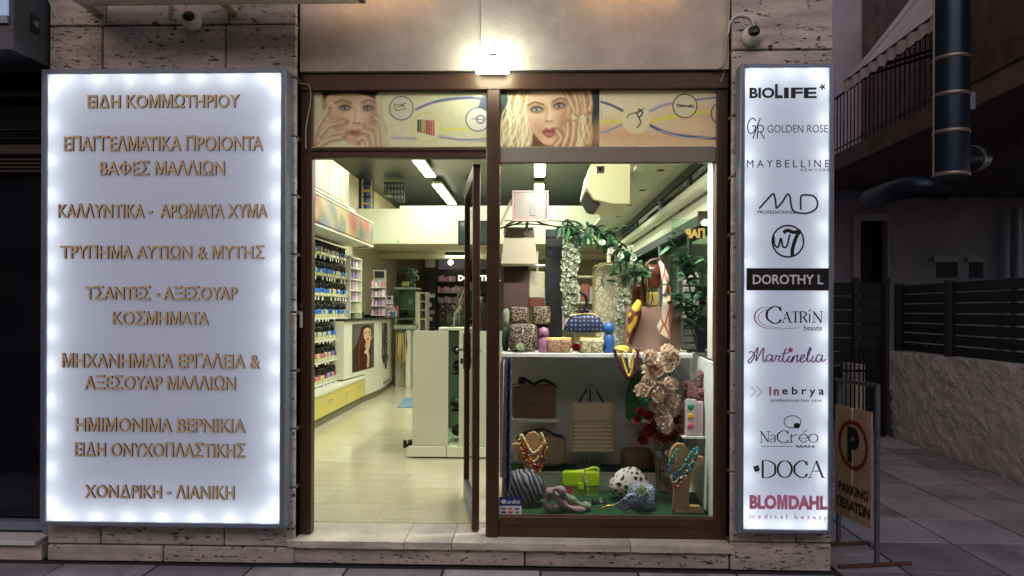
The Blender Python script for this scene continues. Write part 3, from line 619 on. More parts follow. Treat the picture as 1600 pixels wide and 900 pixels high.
RB, yf = lightbox(1156, 99, 1303, 834, 'illuminated_sign', 'tall narrow white light box with black and pink brand names right of the window', .026, 3, 13, .075)
def nm(px, py): p = PY(px, py, yf); return p.x, p.z
zoff = [0]
def stroke(mb, pts, thin, thick=None, smooth=True, n=6, closed=False, mi=0):
    """flat pen line, broad where it runs up and down; points in photograph pixels on the sign"""
    P = [nm(*p) for p in pts]; P = catmull(P, n, closed) if smooth and len(P) > 2 else P
    if closed: P = P + [P[0]]
    s = 1 / 267; thick = thin if thick is None else thick; vs = []; zoff[0] = (zoff[0] + 1) % 9; yy = yf - .0012 - zoff[0] * .00008
    for i, p in enumerate(P):
        a = P[max(0, i - 1)]; c = P[min(len(P) - 1, i + 1)]
        if closed and i in (0, len(P) - 1): a, c = P[-2], P[1]
        dx, dz = c[0] - a[0], c[1] - a[1]; L = math.hypot(dx, dz) or 1; wv = (thin + (thick - thin) * abs(dz / L)) * s / 2
        vs += [(p[0] - dz / L * wv, yy, p[1] + dx / L * wv), (p[0] + dz / L * wv, yy, p[1] - dx / L * wv)]
    mb.add(vs, [(2 * i, 2 * i + 1, 2 * i + 3, 2 * i + 2) for i in range(len(P) - 1)], mi)
def txt(mb, body, a0, b0, a1, b1, bold=0, mi=0, dy=0): x0, z1 = nm(a0, b0); x1, z0 = nm(a1, b1); put_text(mb, body, x0, x1, z0, z1, yf - .0003 - dy, bold, .0012, mi)
def circ(cx, cy, r, ry=None): ry = ry or r; return [(cx + r * math.cos(2 * math.pi * k / 16), cy + ry * math.sin(2 * math.pi * k / 16)) for k in range(16)]
def serif(mb, s, x0, x1, yt, yb, tn=1.0, tk=2.8, mi=0):
    """roman capitals with serifs, laid out between x0 and x1"""
    U = {'D': 1.0, 'O': 1.05, 'C': .95, 'A': 1.0, 'N': 1.0, 'T': .85, 'R': .9, 'I': .45, 'a': .62, 'r': .5, 'e': .6, 'é': .6, 'o': .65, 'n': .7, 'M': 1.2}
    tot = sum(U[c] for c in s) ; w = (x1 - x0) / tot; x = x0; H = yb - yt
    for c in s:
        cw = U[c] * w; l, r = x + cw * .08, x + cw * .92; m = (l + r) / 2; hx = yt + H * .36 if c in 'areéon' else yt; y0, y1 = hx, yb; my = (y0 + y1) / 2; k = tk / 2
        sf_ = lambda xx, yy, wd=.16: stroke(mb, [(xx - w * wd, yy), (xx + w * wd, yy)], tn, smooth=False, mi=mi)
        if c == 'D': stroke(mb, [(l + k, y0), (l + k, y1)], tn, tk, False, mi=mi); stroke(mb, [(l, y0), (m, y0), (r - 1, y0 + H * .2), (r, my), (r - 1, y1 - H * .2), (m, y1), (l, y1)], tn, tk, mi=mi)
        elif c in 'Oo': stroke(mb, circ(m, my, (r - l) / 2, (y1 - y0) / 2), tn, tk, closed=True, mi=mi)
        elif c == 'C': stroke(mb, [(r, y0 + H * .25), (r - H * .12, y0 + H * .06), (m, y0), (l + H * .05, y0 + H * .25), (l, my), (l + H * .05, y1 - H * .25), (m, y1), (r - H * .1, y1 - H * .06), (r, y1 - H * .22)], tn, tk, mi=mi); stroke(mb, [(r, y0), (r, y0 + H * .28)], tn, smooth=False, mi=mi)
        elif c == 'A': stroke(mb, [(l, y1), (m, y0)], tn, smooth=False, mi=mi); stroke(mb, [(m - .3, y0), (r - .5, y1)], tk, smooth=False, mi=mi); stroke(mb, [(l + cw * .18, y0 + H * .62), (r - cw * .2, y0 + H * .62)], tn, smooth=False, mi=mi); sf_(l, y1, .14); sf_(r, y1, .14)
        elif c == 'N': stroke(mb, [(l + cw * .08, y0), (l + cw * .08, y1)], tn, smooth=False, mi=mi); stroke(mb, [(l + cw * .05, y0), (r - cw * .08, y1)], tk, smooth=False, mi=mi); stroke(mb, [(r - cw * .08, y0), (r - cw * .08, y1)], tn, smooth=False, mi=mi); sf_(l + cw * .06, y1); sf_(r - cw * .08, y0); sf_(l, y0, .1)
        elif c == 'T': stroke(mb, [(m, y0), (m, y1)], tk, smooth=False, mi=mi); stroke(mb, [(l, y0), (r, y0)], tn, smooth=False, mi=mi); sf_(m, y1); stroke(mb, [(l, y0), (l, y0 + H * .2)], tn, smooth=False, mi=mi); stroke(mb, [(r, y0), (r, y0 + H * .2)], tn, smooth=False, mi=mi)
        elif c == 'R': stroke(mb, [(l + k, y0), (l + k, y1)], tk, smooth=False, mi=mi); stroke(mb, [(l, y0), (m, y0), (r - 1, y0 + H * .22), (m, y0 + H * .5), (l + k, y0 + H * .5)], tn, tk, mi=mi); stroke(mb, [(m, y0 + H * .5), (r, y1)], tk, smooth=False, mi=mi); sf_(l + k, y1)
        elif c == 'I': stroke(mb, [(m, y0), (m, y1)], tk, smooth=False, mi=mi); sf_(m, y0); sf_(m, y1)
        elif c == 'n': stroke(mb, [(l + 1, y0), (l + 1, y1)], tk, smooth=False, mi=mi); stroke(mb, [(l + 1, y0 + H * .15), (m, y0), (r - 1, y0 + H * .15), (r - 1, y1)], tn, tk, mi=mi); sf_(l + 1, y1); sf_(r - 1, y1)
        elif c == 'a': stroke(mb, [(l, y0 + H * .1), (m, y0), (r - 1.5, y0 + H * .12), (r - 1.5, y1)], tn, tk, mi=mi); stroke(mb, [(r - 1.5, y0 + H * .25), (l, y0 + H * .42), (l + 1, y1), (r - 1.5, y1 - H * .1)], tn, tk * .8, mi=mi)
        elif c == 'r': stroke(mb, [(l + 1, y0), (l + 1, y1)], tk, smooth=False, mi=mi); stroke(mb, [(l + 1, y0 + H * .2), (r, y0)], tn, tk, smooth=False, mi=mi); sf_(l + 1, y1)
        elif c in 'eé':
            stroke(mb, [(l, my), (r, my - .3), (r - 1, y0 + H * .1), (m, y0), (l, my), (m, y1), (r, y1 - H * .12)], tn, tk * .9, mi=mi)
            if c == 'é': stroke(mb, [(m, y0 - H * .12), (r, y0 - H * .32)], tn * 1.4, smooth=False, mi=mi)
        elif c == 'M': stroke(mb, [(l, y1), (l, y0)], tn, smooth=False, mi=mi); stroke(mb, [(l, y0), (m, y1), (r, y0)], tk, smooth=False, mi=mi); stroke(mb, [(r, y0), (r, y1)], tk, smooth=False, mi=mi)
        x += cw
PINK = mat('pink_print', 'e892b4', .5); PURP = mat('purple_print', '7c2f86', .5); REDP = mat('red_print', '98303c', .5); GREYP = mat('grey_print', '9aa0a8', .5); LILAC = mat('lilac_print', 'c3a9cf', .5)
def logo(f, mats=M_ink):
    m = MB(); f(m); m.build('printed_name', mats, RB, fix=False)
def f1(m):
    txt(m, "BIO", 1171, 137, 1210, 153.5, .035); txt(m, "L", 1211, 131.5, 1223, 153.5, .035); txt(m, "IFE", 1225, 137, 1276, 153.5, .035)
    for k in range(5):
        a = k * 2 * math.pi / 5 + .5; stroke(m, [(1285, 136), (1285 + 5 * math.cos(a), 136 + 5 * math.sin(a))], 2.2, smooth=False)
logo(f1)
def f2(m):
    stroke(m, [(1181, 189), (1176, 185), (1170, 190), (1168, 200), (1171, 208), (1177, 207), (1180, 200), (1180, 197), (1175, 197)], 1.7); stroke(m, [(1188, 184), (1176, 217)], 1.7, smooth=False)
    stroke(m, [(1183, 217), (1184, 202), (1184, 197), (1190, 196), (1193, 201), (1190, 206), (1184, 206)], 1.7); stroke(m, [(1188, 206), (1194, 217)], 1.7, smooth=False)
    txt(m, "GOLDEN ROSE", 1199, 195.5, 1293.5, 207, -.006)
logo(f2)
def f3(m): txt(m, "M A Y B E L L I N E", 1167, 250, 1295.5, 261.5, 0); txt(m, "N E W  Y O R K", 1251, 263.5, 1296, 268, .006)
logo(f3)
def f4(m):
    stroke(m, [(1186, 326), (1196, 315), (1206, 304), (1210, 306), (1213, 326)], 2.8, n=4); stroke(m, [(1213, 326), (1222, 316), (1230, 304), (1234, 307), (1237, 325), (1244, 332), (1262, 333), (1275, 326), (1277, 315), (1270, 306), (1254, 305), (1251, 310), (1251, 328)], 2.8, n=4)
    txt(m, "PROFESSIONNEL", 1184, 329, 1243, 334, .006); stroke(m, circ(1275, 305, 2.6), .5, closed=True)
logo(f4)
def f5(m):
    stroke(m, circ(1231, 377, 24.5), 2.6, closed=True); stroke(m, [(1209, 369), (1210, 382), (1216, 386), (1220, 372), (1223, 385), (1229, 385), (1233, 370), (1234, 366)], 2.8)
    stroke(m, [(1224, 364), (1230, 360), (1240, 363), (1251, 361)], 5.5); stroke(m, [(1250, 360), (1243, 373), (1238, 390), (1238, 400)], 4, 5.5); stroke(m, circ(1252, 374, 2), .4, closed=True)
logo(f5)
def f6(m):
    x0, z1 = nm(1166.5, 419); x1, z0 = nm(1295.5, 454); m.box(x0, x1, yf - .003, yf - .0005, z0, z1)
    x0, z1 = nm(1176, 429); x1, z0 = nm(1286, 444.5); put_text(m, "DOROTHY L", x0, x1, z0, z1, yf - .0031, .02, .001, 1)
logo(f6, [M_ink, mat('white_print', 'e8e8ea', .5)])
def f7(m):
    serif(m, "C", 1196, 1222, 479, 505, 1.2, 3.6); serif(m, "ATR", 1222, 1262, 487, 504, 1, 2.4); txt(m, "ı", 1264, 490, 1266, 504, .02); stroke(m, [(1263, 486), (1267, 484)], 1.5, smooth=False); serif(m, "N", 1269, 1286, 487, 504, 1, 2.4); txt(m, "beaute", 1256, 508, 1284.5, 516.5, .004)
    stroke(m, [(1204, 480), (1190, 481), (1180, 490), (1181, 503), (1195, 512), (1215, 514), (1250, 512)], .6, 2, mi=1)
    stroke(m, [(1206, 483), (1194, 485), (1185, 493), (1187, 503), (1200, 510), (1220, 512)], .5, 1.2, mi=1)
logo(f7, [M_ink, REDP])
cur = [[(1170, 552), (1174, 549), (1179, 556), (1172, 567), (1169, 564), (1176, 556), (1182, 546), (1184, 544), (1181, 564), (1188, 551), (1193, 544), (1192, 556), (1193, 565), (1197, 562)],
       [(1206, 556), (1201, 554), (1197, 560), (1200, 565), (1206, 559), (1207, 555), (1206, 565), (1211, 562)], [(1211, 562), (1213, 555), (1214, 557), (1219, 556), (1216, 563), (1219, 565), (1223, 560)],
       [(1228, 544), (1223, 560), (1226, 566), (1230, 561)], [(1221, 553), (1232, 551)], [(1234, 556), (1231, 563), (1234, 566), (1238, 560)], [(1239, 556), (1237, 566), (1241, 558), (1246, 555), (1245, 565), (1250, 562)],
       [(1250, 562), (1256, 558), (1256, 554), (1251, 558), (1252, 566), (1259, 563)], [(1259, 563), (1266, 548), (1266, 543), (1262, 552), (1262, 565), (1268, 562)], [(1271, 556), (1268, 563), (1271, 566), (1275, 561)],
       [(1284, 556), (1279, 554), (1275, 560), (1278, 566), (1284, 559), (1285, 555), (1284, 565), (1291, 561)]]
def f8(m):
    for p in cur: stroke(m, p, 1.3, 2.1, n=5)
    for k in range(5):
        a = k * 2 * math.pi / 5 - 1.57; stroke(m, [(1235, 547), (1235 + 4.5 * math.cos(a), 547 + 4.5 * math.sin(a))], 2.4, smooth=False, mi=1)
logo(f8, [PURP, mat('magenta_print', 'c23a72', .5)])
def f9(m):
    for q in (0, 10): stroke(m, [(1173 + q, 604), (1181 + q, 611.5), (1173 + q, 619.5)], 1.2, smooth=False, mi=1)
    txt(m, "I", 1202, 604, 1204.5, 618, .01, 2); txt(m, "n", 1209, 608, 1217, 618, .03, 2); txt(m, "e b r y a", 1222, 604, 1287.5, 621, .02); txt(m, "professional hair care", 1205, 622.5, 1283.5, 629.5, .004)
logo(f9, [M_ink, GREYP, REDP])
def f10(m):
    stroke(m, circ(1238, 659, 13, 9.5), 1.3, closed=True); m.prism([nm(*p) for p in circ(1245, 665, 5, 4.2)], yf - .003, yf - .0004)
    serif(m, "N", 1187, 1203, 674, 691, .9, 2); serif(m, "a", 1203, 1213, 673, 691, .8, 1.8); serif(m, "C", 1213, 1233, 673, 692, 1, 2.2); serif(m, "réo", 1234, 1279, 671, 691, .8, 1.9)
    stroke(m, [(1190, 697.5), (1238, 697.5)], .8, smooth=False); txt(m, "MAN", 1244, 695.5, 1272, 699.5, .03)
logo(f10)
def f11(m):
    serif(m, "DOCA", 1188, 1288, 720, 746, 1.1, 3.2)
    for k in range(4):
        a = k * math.pi / 2 + .5; m.prism([nm(1182 + 3 * math.cos(a) + 2.6 * math.cos(q), 732 + 3 * math.sin(a) + 2.6 * math.sin(q)) for q in (0, .8, 1.6, 2.4, 3.2, 4, 4.8, 5.6)], yf - .0015 - k * .0003, yf - .0004)
    stroke(m, [(1182, 732), (1185, 739)], 1, smooth=False)
logo(f11)
def f12(m): txt(m, "BLOMDAHL", 1171, 772.5, 1292.5, 797, .055)
logo(f12, PINK)
def f13(m): txt(m, "m e d i c a l   b e a u t y", 1171, 803, 1292.5, 814, .0)
logo(f13, PINK)

# ------------------------------------------------------------ flood lamp over the mullion, awning cassette, cameras, cables
x0, x1, z0, z1 = rect(744, 88, 795, 114, -.02)
fl = thing('flood_lamp', 'glaring white flood lamp mounted above the middle mullion', 'lamp', ((x0 + x1) / 2, .06, z0))
b = MB(); b.box(x0 + .01, x1 - .01, .0, .03, z0 + .01, z1 - .005, bev=.005); b.box((x0 + x1) / 2 - .02, (x0 + x1) / 2 + .02, .03, .06, (z0 + z1) / 2 - .02, z1 + .03); b.build('housing', M_blackm, fl)
b = MB(); b.box(x0, x1, -.022, -.002, z0, z1, bev=.004); b.build('lens', mat('lit_lens', 'ffffff', .3, emit=45, ecol='f6ffe6'), fl)
b = MB(); b.tube([PY(753, 0, .05), PY(753, 86, .05)], .006, 6); b.build('conduit', M_white, fl)
la = bpy.data.lights.new('flood', 'AREA'); la.shape = 'RECTANGLE'; la.size = x1 - x0; la.size_y = z1 - z0; la.energy = 20; la.color = (.97, 1, .86)
lo = bpy.data.objects.new('flood', la); C.objects.link(lo); lo.location = ((x0 + x1) / 2, -.03, (z0 + z1) / 2); lo.rotation_euler = (R(-60), 0, 0)
la = bpy.data.lights.new('flood_bloom', 'POINT'); la.shadow_soft_size = .03; la.energy = 1.4; la.color = (.95, 1, .86); lo = bpy.data.objects.new('flood_bloom', la); C.objects.link(lo); lo.location = ((x0 + x1) / 2, -.12, (z0 + z1) / 2)  # extra point light, imitates lens bloom on the plaster around the flood lamp

a0, a1 = PY(80, 5, -.45), PY(553, 5, -.45); zb = PY(300, 8, -.18).z
aw = thing('awning_cassette', 'cream folded awning cassette running across the top left corner', 'awning', ((a0.x + a1.x) / 2, -.35, zb))
b = MB()
pr = [(-.45, zb + .03), (-.43, zb), (-.30, zb - .012), (-.18, zb + .0), (-.16, zb + .16), (-.30, zb + .19), (-.44, zb + .16)]
b.prism(pr, a0.x, a1.x - .03, axis='x'); b.build('cassette', M_cream, aw)
b = MB(); b.prism([(u * 1.0 + .0, v) for u, v in pr], a1.x - .029, a1.x, axis='x'); b.build('end_cap', M_blackp, aw)
for px in (105, 330): q = PY(px, 5, -.3); b = MB(); b.box(q.x - .03, q.x + .03, -.175, -.002, zb + .02, zb + .12, bev=.006); b.build('wall_bracket', M_cream, aw)
# warm tube lamps above the frame light the top of the plaster band
for nm_, px, pw, lab in (('l', 600, 180, 'warm wall lamp above the plaster band by the awning end'), ('r', 985, 170, 'warm wall lamp above the plaster band right of the flood lamp')):
    q = PY(px, -14, .0); h = pw / 267 / 2
    t = thing('tube_lamp', lab, 'lamp', (q.x, .0, q.z)); b = MB(); b.box(q.x - h, q.x + h, .0, .055, q.z + .06, q.z + .09, bev=.004); b.build('housing', M_cream, t)
    b = MB(); b.tube([(q.x - h + .02, -.015, q.z + .075), (q.x + h - .02, -.015, q.z + .075)], .014, 8); b.build('tube', mat('warm_tube', 'ffd9a0', .4, emit=7, ecol='ffc680'), t)

def dome_cam(px, py, label, face=1):
    p = PY(px, py, -.02); t = thing('security_camera', label, 'camera', (p.x, 0, p.z - .06))
    b = MB(); b.lathe([(0, .0), (.055, 0), (.06, -.012), (.056, -.03), (.048, -.04)], (p.x, -.001, p.z), 24, axis='y'); b.build('base', M_white, t)
    b = MB(); b.ball((p.x, -.05, p.z - .008), .050, .045, .050, 24, 14); eyb = b.build('ball', M_white, t)
    b = MB(); b.M = Matrix.Translation((p.x + .006 * face, -.066, p.z - .002)) @ Matrix.Rotation(R(-25), 4, 'X') @ Matrix.Rotation(R(12) * face, 4, 'Z'); b.lathe([(0, -.034), (.018, -.035), (.031, -.028), (.034, -.018), (.034, 0)], (0, 0, 0), 24, axis='y'); b.build('lens', M_blackp, eyb)
    return p
p = dome_cam(300, 33, 'white dome security camera above the Greek lettered light box', 1)
b = MB(); b.tube([PY(262, 0, -.012), PY(262.5, 20, -.012), PY(266, 36, -.012), PY(284, 36, -.02)], .004, 6); tag(b.build('camera_cable', M_white), 'thin white cable dropping to the left dome camera', 'cable')
b = MB(); b.tube([PY(267, 0, -.012), PY(266, 30, -.012)], .010, 8); tag(b.build('cable_conduit', mat('conduit_grey', '9a928c', .6)), 'pale conduit in the stone joint left of the camera', 'conduit')
p = dome_cam(1176, 56, 'white dome security camera at the top of the narrow stone pillar', -1)
b = MB(); b.tube(catmull([tuple(PY(*q, -.012)) for q in ((1138, 52), (1142, 32), (1156, 24), (1172, 28), (1178, 40))], 5), .005, 6); tag(b.build('camera_cable', M_white), 'white cable looping up to the right dome camera', 'cable')
b = MB(); b.tube(catmull([tuple(PY(*q, .045)) for q in ((1140, 0), (1139, 30), (1136, 60), (1133, 90), (1128, 103), (1120, 108))], 5), .006, 6); b.tube(catmull([tuple(PY(*q, .08)) for q in ((1136, 60), (1137, 90), (1132, 112), (1126, 128))], 5), .0035, 6); tag(b.build('wall_cable', mat('aged_white', 'b0a69a', .6)), 'grubby pale cable down the right edge of the plaster band', 'cable')
b = MB(); b.tube(catmull([tuple(PY(*q, .07)) for q in ((463, 131), (475, 131), (484, 136), (485, 160), (478, 200), (478, 232))], 4), .0035, 6); tag(b.build('wall_cable', mat('aged_white', 'b0a69a', .6)), 'thin wire down the left jamb of the door frame', 'cable')
b = MB(); b.tube([PY(76, 0, -.01), PY(84, 18, -.01), PY(92, 33, -.01)], .003, 5); tag(b.build('wall_cable', M_white), 'short pale wire at the top left corner of the stone', 'cable')

# ------------------------------------------------------------ neighbour on the left
nb = thing('neighbour_shopfront', 'unlit dark glazed shopfront at the left edge of the picture', 'shopfront', (-4.2, .2, 0))
xr = PY(62, 500).x; M_dkglass = mat('dark_glass', '0b0d16', .08, spec=.6)
b = MB(); b.box(-7, xr - .01, .22, .25, .2, 3.0); b.build('glass_pane', M_dkglass, nb)
for z_, h_ in ((PY(30, 830, .1).z, .05), (PY(30, 240, .1).z, .06), (PY(30, 150, .1).z, .04)): b = MB(); b.box(-7, xr - .01, .12, .2, z_, z_ + h_, bev=.003); b.build('frame_bar', M_grey if h_ == .05 else M_brownd, nb)
for k in range(4): zz = PY(30, 247 + k * 6, .15).z; b = MB(); b.box(-7, xr - .01, .14, .17, zz - .018, zz - .002, bev=.003); b.build('shutter_slat', M_brownd, nb)
for k in range(3): zz = PY(30, 200 + k * 14, .15).z; b = MB(); b.box(-7, PY(50, 200, .15).x, .2, .215, zz, zz + .006); b.build('glazing_bead', M_blackm, nb)
b = MB(); b.box(xr - .045, xr, .1, .21, PY(60, 842).z, 3.0, bev=.003); b.build('frame_post', M_grey, nb)
b = MB(); b.box(-7, PY(60, 845).x, -.03, .22, PY(30, 850).z, PY(30, 843).z, bev=.003); b.build('window_sill', M_white, nb)
for k in range(4): b = MB(); xx = PY(64, 860).x - .9 * k; b.box(xx - .895, xx, .005, .22, .0, PY(30, 851).z, bev=.004); b.build('stone', M_trav, nb)
bx_ = thing('box_fascia', 'dark grey projecting box with small square vent at the top left corner', 'fascia box', (-3.2, -.15, 2.93))
zt = PY(75, 104).z
b = MB(); b.box(-6, PY(75, 50).x - .004, -.285, .12, zt, 3.9, bev=.004); b.build('box_body', mat('anthracite_panel', '4b4c55', .5, noise=.15), bx_)
b = MB(); b.box(-6, PY(75, 50).x - .03, -.300, -.286, zt + .19, 3.9); b.build('lit_panel', mat('pale_blue_panel', '9fb2cf', .4, noise=.3, scale=5, emit=.25, ecol='9fb8e0'), bx_)
b = MB(); b.box(-6, PY(75, 50).x - .03, -.300, -.286, zt + .145, zt + .185); b.build('panel_trim', M_grey, bx_)
xv = PY(75, 50).x - .004; v0 = PX(54, 38, xv); b = MB(); b.box(xv - .002, xv + .006, v0.y - .035, v0.y + .035, v0.z - .05, v0.z + .05); b.build('vent', M_blackp, bx_)
b = MB(); b.tube([(xv + .006, v0.y, v0.z), (xv + .014, v0.y, v0.z)], .02, 12); b.build('vent_knob', M_grey, bx_)
# ------------------------------------------------------------ the alley on the right
M_rough = mat('rough_render', 'dfe0da', .95, noise=.35, scale=3, bump=1.0, bscale=38, col2='cccdc6')
for _q in M_rough.node_tree.nodes:
    if _q.type == 'BUMP': _q.inputs['Distance'].default_value = .022
M_house = mat('house_render', 'b4b2c2', .9, noise=.2, scale=1.2, col2='9492a2')
M_soffit2 = mat('balcony_concrete', '74635f', .9, noise=.4, scale=3, col2='4e4340')
# the shop building's own flank
# rough plastered low wall parallel to the alley
WX = 4.28; wy0, wy1 = -2.5, PZ(1383, 683, 0).y
lw = thing('plastered_wall', 'low rough plastered wall along the right of the paved alley', 'wall', (WX, 0, 0))
zt = PX(1480, 558, WX).z
def wf(u, v):
    y = wy0 + (wy1 - wy0) * u; z = zt * v
    return (WX + random.uniform(-.02, .012) + .03 * (1 - v) ** 3, y, z + (random.uniform(-.008, .004) if v == 1 else 0))
b = MB(); b.grid(wf, 150, 26, smooth=True); b.box(WX + .03, WX + .25, wy0, wy1, 0, zt - .01); b.build('rough_face', M_rough, lw, fix=False)
# slatted fence on top of it
sfn = thing('slat_fence', 'dark horizontal slat fence standing on the low plastered wall', 'fence', (WX + .1, 0, zt))
ft_ = PX(1480, 441, WX + .1).z; nsl = 7; hs_ = (ft_ - zt) / nsl
py_ = [wy0, .2, PX(1486, 500, WX + .1).y, wy1]
for a, c in zip(py_, py_[1:]):
    for k in range(nsl): b = MB(); b.box(WX + .09, WX + .11, a + .05, c - .05, zt + k * hs_ + .01, zt + (k + 1) * hs_ - .005, bev=.003); b.build('slat', mat('dark_slat', '17171b', .55, noise=.2), sfn)
for a in py_: b = MB(); b.box(WX + .05, WX + .13, a - .045, a + .045, zt, ft_ + .02, bev=.004); b.build('post', mat('fence_post', '26262c', .55), sfn)
# gate across the alley's end
gy = wy1 + .05; g0 = PY(1312, 600, gy).x; g1 = WX - .05
gt = thing('metal_gate', 'black iron bar gate with spear tips closing the alley', 'gate', ((g0 + g1) / 2, gy, 0)); gz = PY(1350, 545, gy).z
b = MB()
for z_ in (.12, gz - .28, gz - .12): b.box(g0, g1, gy - .012, gy + .012, z_, z_ + .03)
b.box(g1 - .06, g1, gy - .03, gy + .03, 0, gz + .1); b.build('gate_frame', M_blackm, gt)
n = 9
for k in range(n): xx = g0 + (g1 - .08 - g0) * (k + .5) / n; b = MB(); b.tube([(xx, gy, .05), (xx, gy, gz - .05)], .009, 6); b.tube([(xx, gy, gz - .05), (xx, gy, gz - .03), (xx, gy, gz + .03)], [.008, .02, .001], 6); b.build('bar', M_blackm, gt)
pl = MB(); pl.box(PY(1330, 600, gy + .2).x, PY(1346, 600, gy + .2).x, gy + .1, gy + .5, 0, gz - .2); tag(pl.build('gate_pier', M_rough), 'short plastered pier seen through the bars of the iron gate', 'pier')
# dark slatted fence behind the gate
sf2 = thing('slat_fence', 'dark slatted fence at the far end beyond the iron gate', 'fence', (3.3, gy + .6, 0)); y_ = gy + .6
fz1 = PY(1330, 440, y_).z
for k in range(10): b = MB(); z_ = .1 + k * (fz1 - .1) / 10; b.box(PY(1300, 500, y_).x - .3, PY(1388, 500, y_).x, y_, y_ + .02, z_, z_ + (fz1 - .1) / 10 - .012); b.build('slat', mat('dark_slat', '17171b', .55, noise=.2), sf2)
for px in (1336, 1384): b = MB(); xx = PY(px, 500, y_).x; b.box(xx - .03, xx + .03, y_ - .04, y_ + .05, 0, fz1 + .05); b.build('post', mat('fence_post', '26262c', .55), sf2)
# house beyond: frontal ground-floor wall, balcony wing along the alley
hy = 10.0
hs_t = thing('neighbour_house', 'grey violet house with a dark doorway and balcony at the end of the alley', 'house', (6, hy, 0))
dx0, dx1, dz0, dz1 = rect(1343, 345, 1386, 470, hy)
b = MB(); zt2 = 11
b.box(2.6, dx0, hy, hy + .3, 0, zt2); b.box(dx1, 14, hy, hy + .3, 0, zt2); b.box(dx0, dx1, hy, hy + .3, dz1, zt2); b.build('wall', M_house, hs_t)
b = MB(); b.box(dx0, dx1, hy + .2, hy + .25, 0, dz1); b.build('door', M_blackm, hs_t)
for s in (-1, 1): pass
b = MB(); q = .12; b.box(dx0 - q, dx0, hy - .04, hy - .002, 0, dz1 + q); b.box(dx1, dx1 + .02, hy - .04, hy - .002, 0, dz1 + q); b.box(dx0, dx1, hy - .04, hy - .002, dz1, dz1 + q); b.build('door_surround', mat('pale_render', 'c4c2d0', .9), hs_t)
for (a, c, d, e) in ((1463, 408, 1496, 434), (1515, 408, 1536, 434)): x0, x1, z0, z1 = rect(a, c, d, e, hy); b = MB(); b.box(x0, x1, hy - .012, hy - .004, z0, z1); b.build('window', M_blackm, hs_t); b = MB(); b.box(x0 - .06, x1, hy - .05, hy - .013, z1 - .02, z1 + .08); b.build('window_lintel', mat('pale_render', 'c4c2d0', .9), hs_t)
b = MB(); x0, x1, z0, z1 = rect(1595, 320, 1606, 430, 9.5); b.tube([(x0 + .1, 9.8, 0), (x0 + .1, 9.8, z1)], .09, 10); b.build('downpipe', mat('pale_pipe', '8b93a6', .5), hs_t)
# pipe on left of the doorway
# balcony wing: slab, upper wall, railing, awning
BX = 4.9
zs1 = PX(1380, 203, BX).z; zs0 = PX(1380, 232, BX).z
bw = thing('balcony_wing', 'upper floor with long concrete balcony slab on the right above the alley', 'building', (6.2, 4, zs0))
yw0, yw1 = 0.2, 9.9
b = MB(); b.box(BX, 6.2, yw0, yw1, zs0, zs1); b.build('balcony_slab', M_soffit2, bw)
b = MB(); b.box(6.2, 11, -1, 9.9, zs0 - .12, 9.5); b.build('upper_wall', M_soffit2, bw)
yd = PX(1512, 130, BX).y
b = MB(); b.box(BX - .02, 6.19, yw0, yd, zs1 + .004, zs1 + 4.0); b.build('parapet_panel', mat('brown_render', '63534f', .9, noise=.45, scale=2.5, col2='40342f'), bw)
rl = MB(); zr = zs1 + .95
rl = thing('balcony_railing', 'black iron bar railing along the balcony under the awning', 'railing', (BX + .05, 6, zs1))
b = MB(); b.tube([(BX + .05, yd, zr), (BX + .05, yw1, zr)], .02, 6); b.tube([(BX + .05, yd, zs1 + .1), (BX + .05, yw1, zs1 + .1)], .012, 6); b.build('rail', M_blackm, rl)
k = 0; y = yd + .1
while y < yw1: b = MB(); b.tube([(BX + .05, y, zs1 + .003), (BX + .05, y, zr - .018)], .009, 5, cap=False); b.build('baluster', mat('iron', '202026', .5, metal=.4), rl); y += .13
# fabric awning hanging out over the balcony
M_aw = mat('awning_cloth', 'd8cccc', .9, noise=.25, scale=2, col2='b8acae')
at = thing('fabric_awning', 'large faded grey fabric awning with scalloped edge over the balcony', 'awning', (BX, 6, zs1 + 1.5))
e0 = PX(1318, 118, BX - .35); e1 = PX(1456, 42, BX - .35)
zz = (e0.z + e1.z) / 2; ya, yb = e1.y - .1, e0.y
for i in range(2):
    s0 = ya + (yb - ya) * (0 if i == 0 else .83); s1_ = ya + (yb - ya) * (.81 if i == 0 else 1)
    b = MB(); b.grid(lambda u, v: (BX - .35 + 1.6 * v, s0 + (s1_ - s0) * u, zz + 2.1 * v - .05 * math.sin(math.pi * v)), 12, 6); o = b.build('cloth_panel', M_aw, at, fix=False)
b = MB(); b.grid(lambda u, v: (BX - .35 - .01 * math.sin(u * 60), ya + (yb - ya) * u, zz - v * (.13 + .035 * abs(math.sin(u * math.pi * 11)))), 120, 2); b.build('valance', M_aw, at, fix=False)
b = MB(); b.tube([(BX - .33, ya, zz + .01), (BX - .33, yb, zz + .01)], .025, 8); b.build('front_bar', M_blackm, at)
for yy in (yb - .05, ya + (yb - ya) * .82): b = MB(); b.tube([(BX - .33, yy, zz), (6.19, yy, zz + 1.2 - .7)], .02, 6); b.build('arm', M_blackm, at)
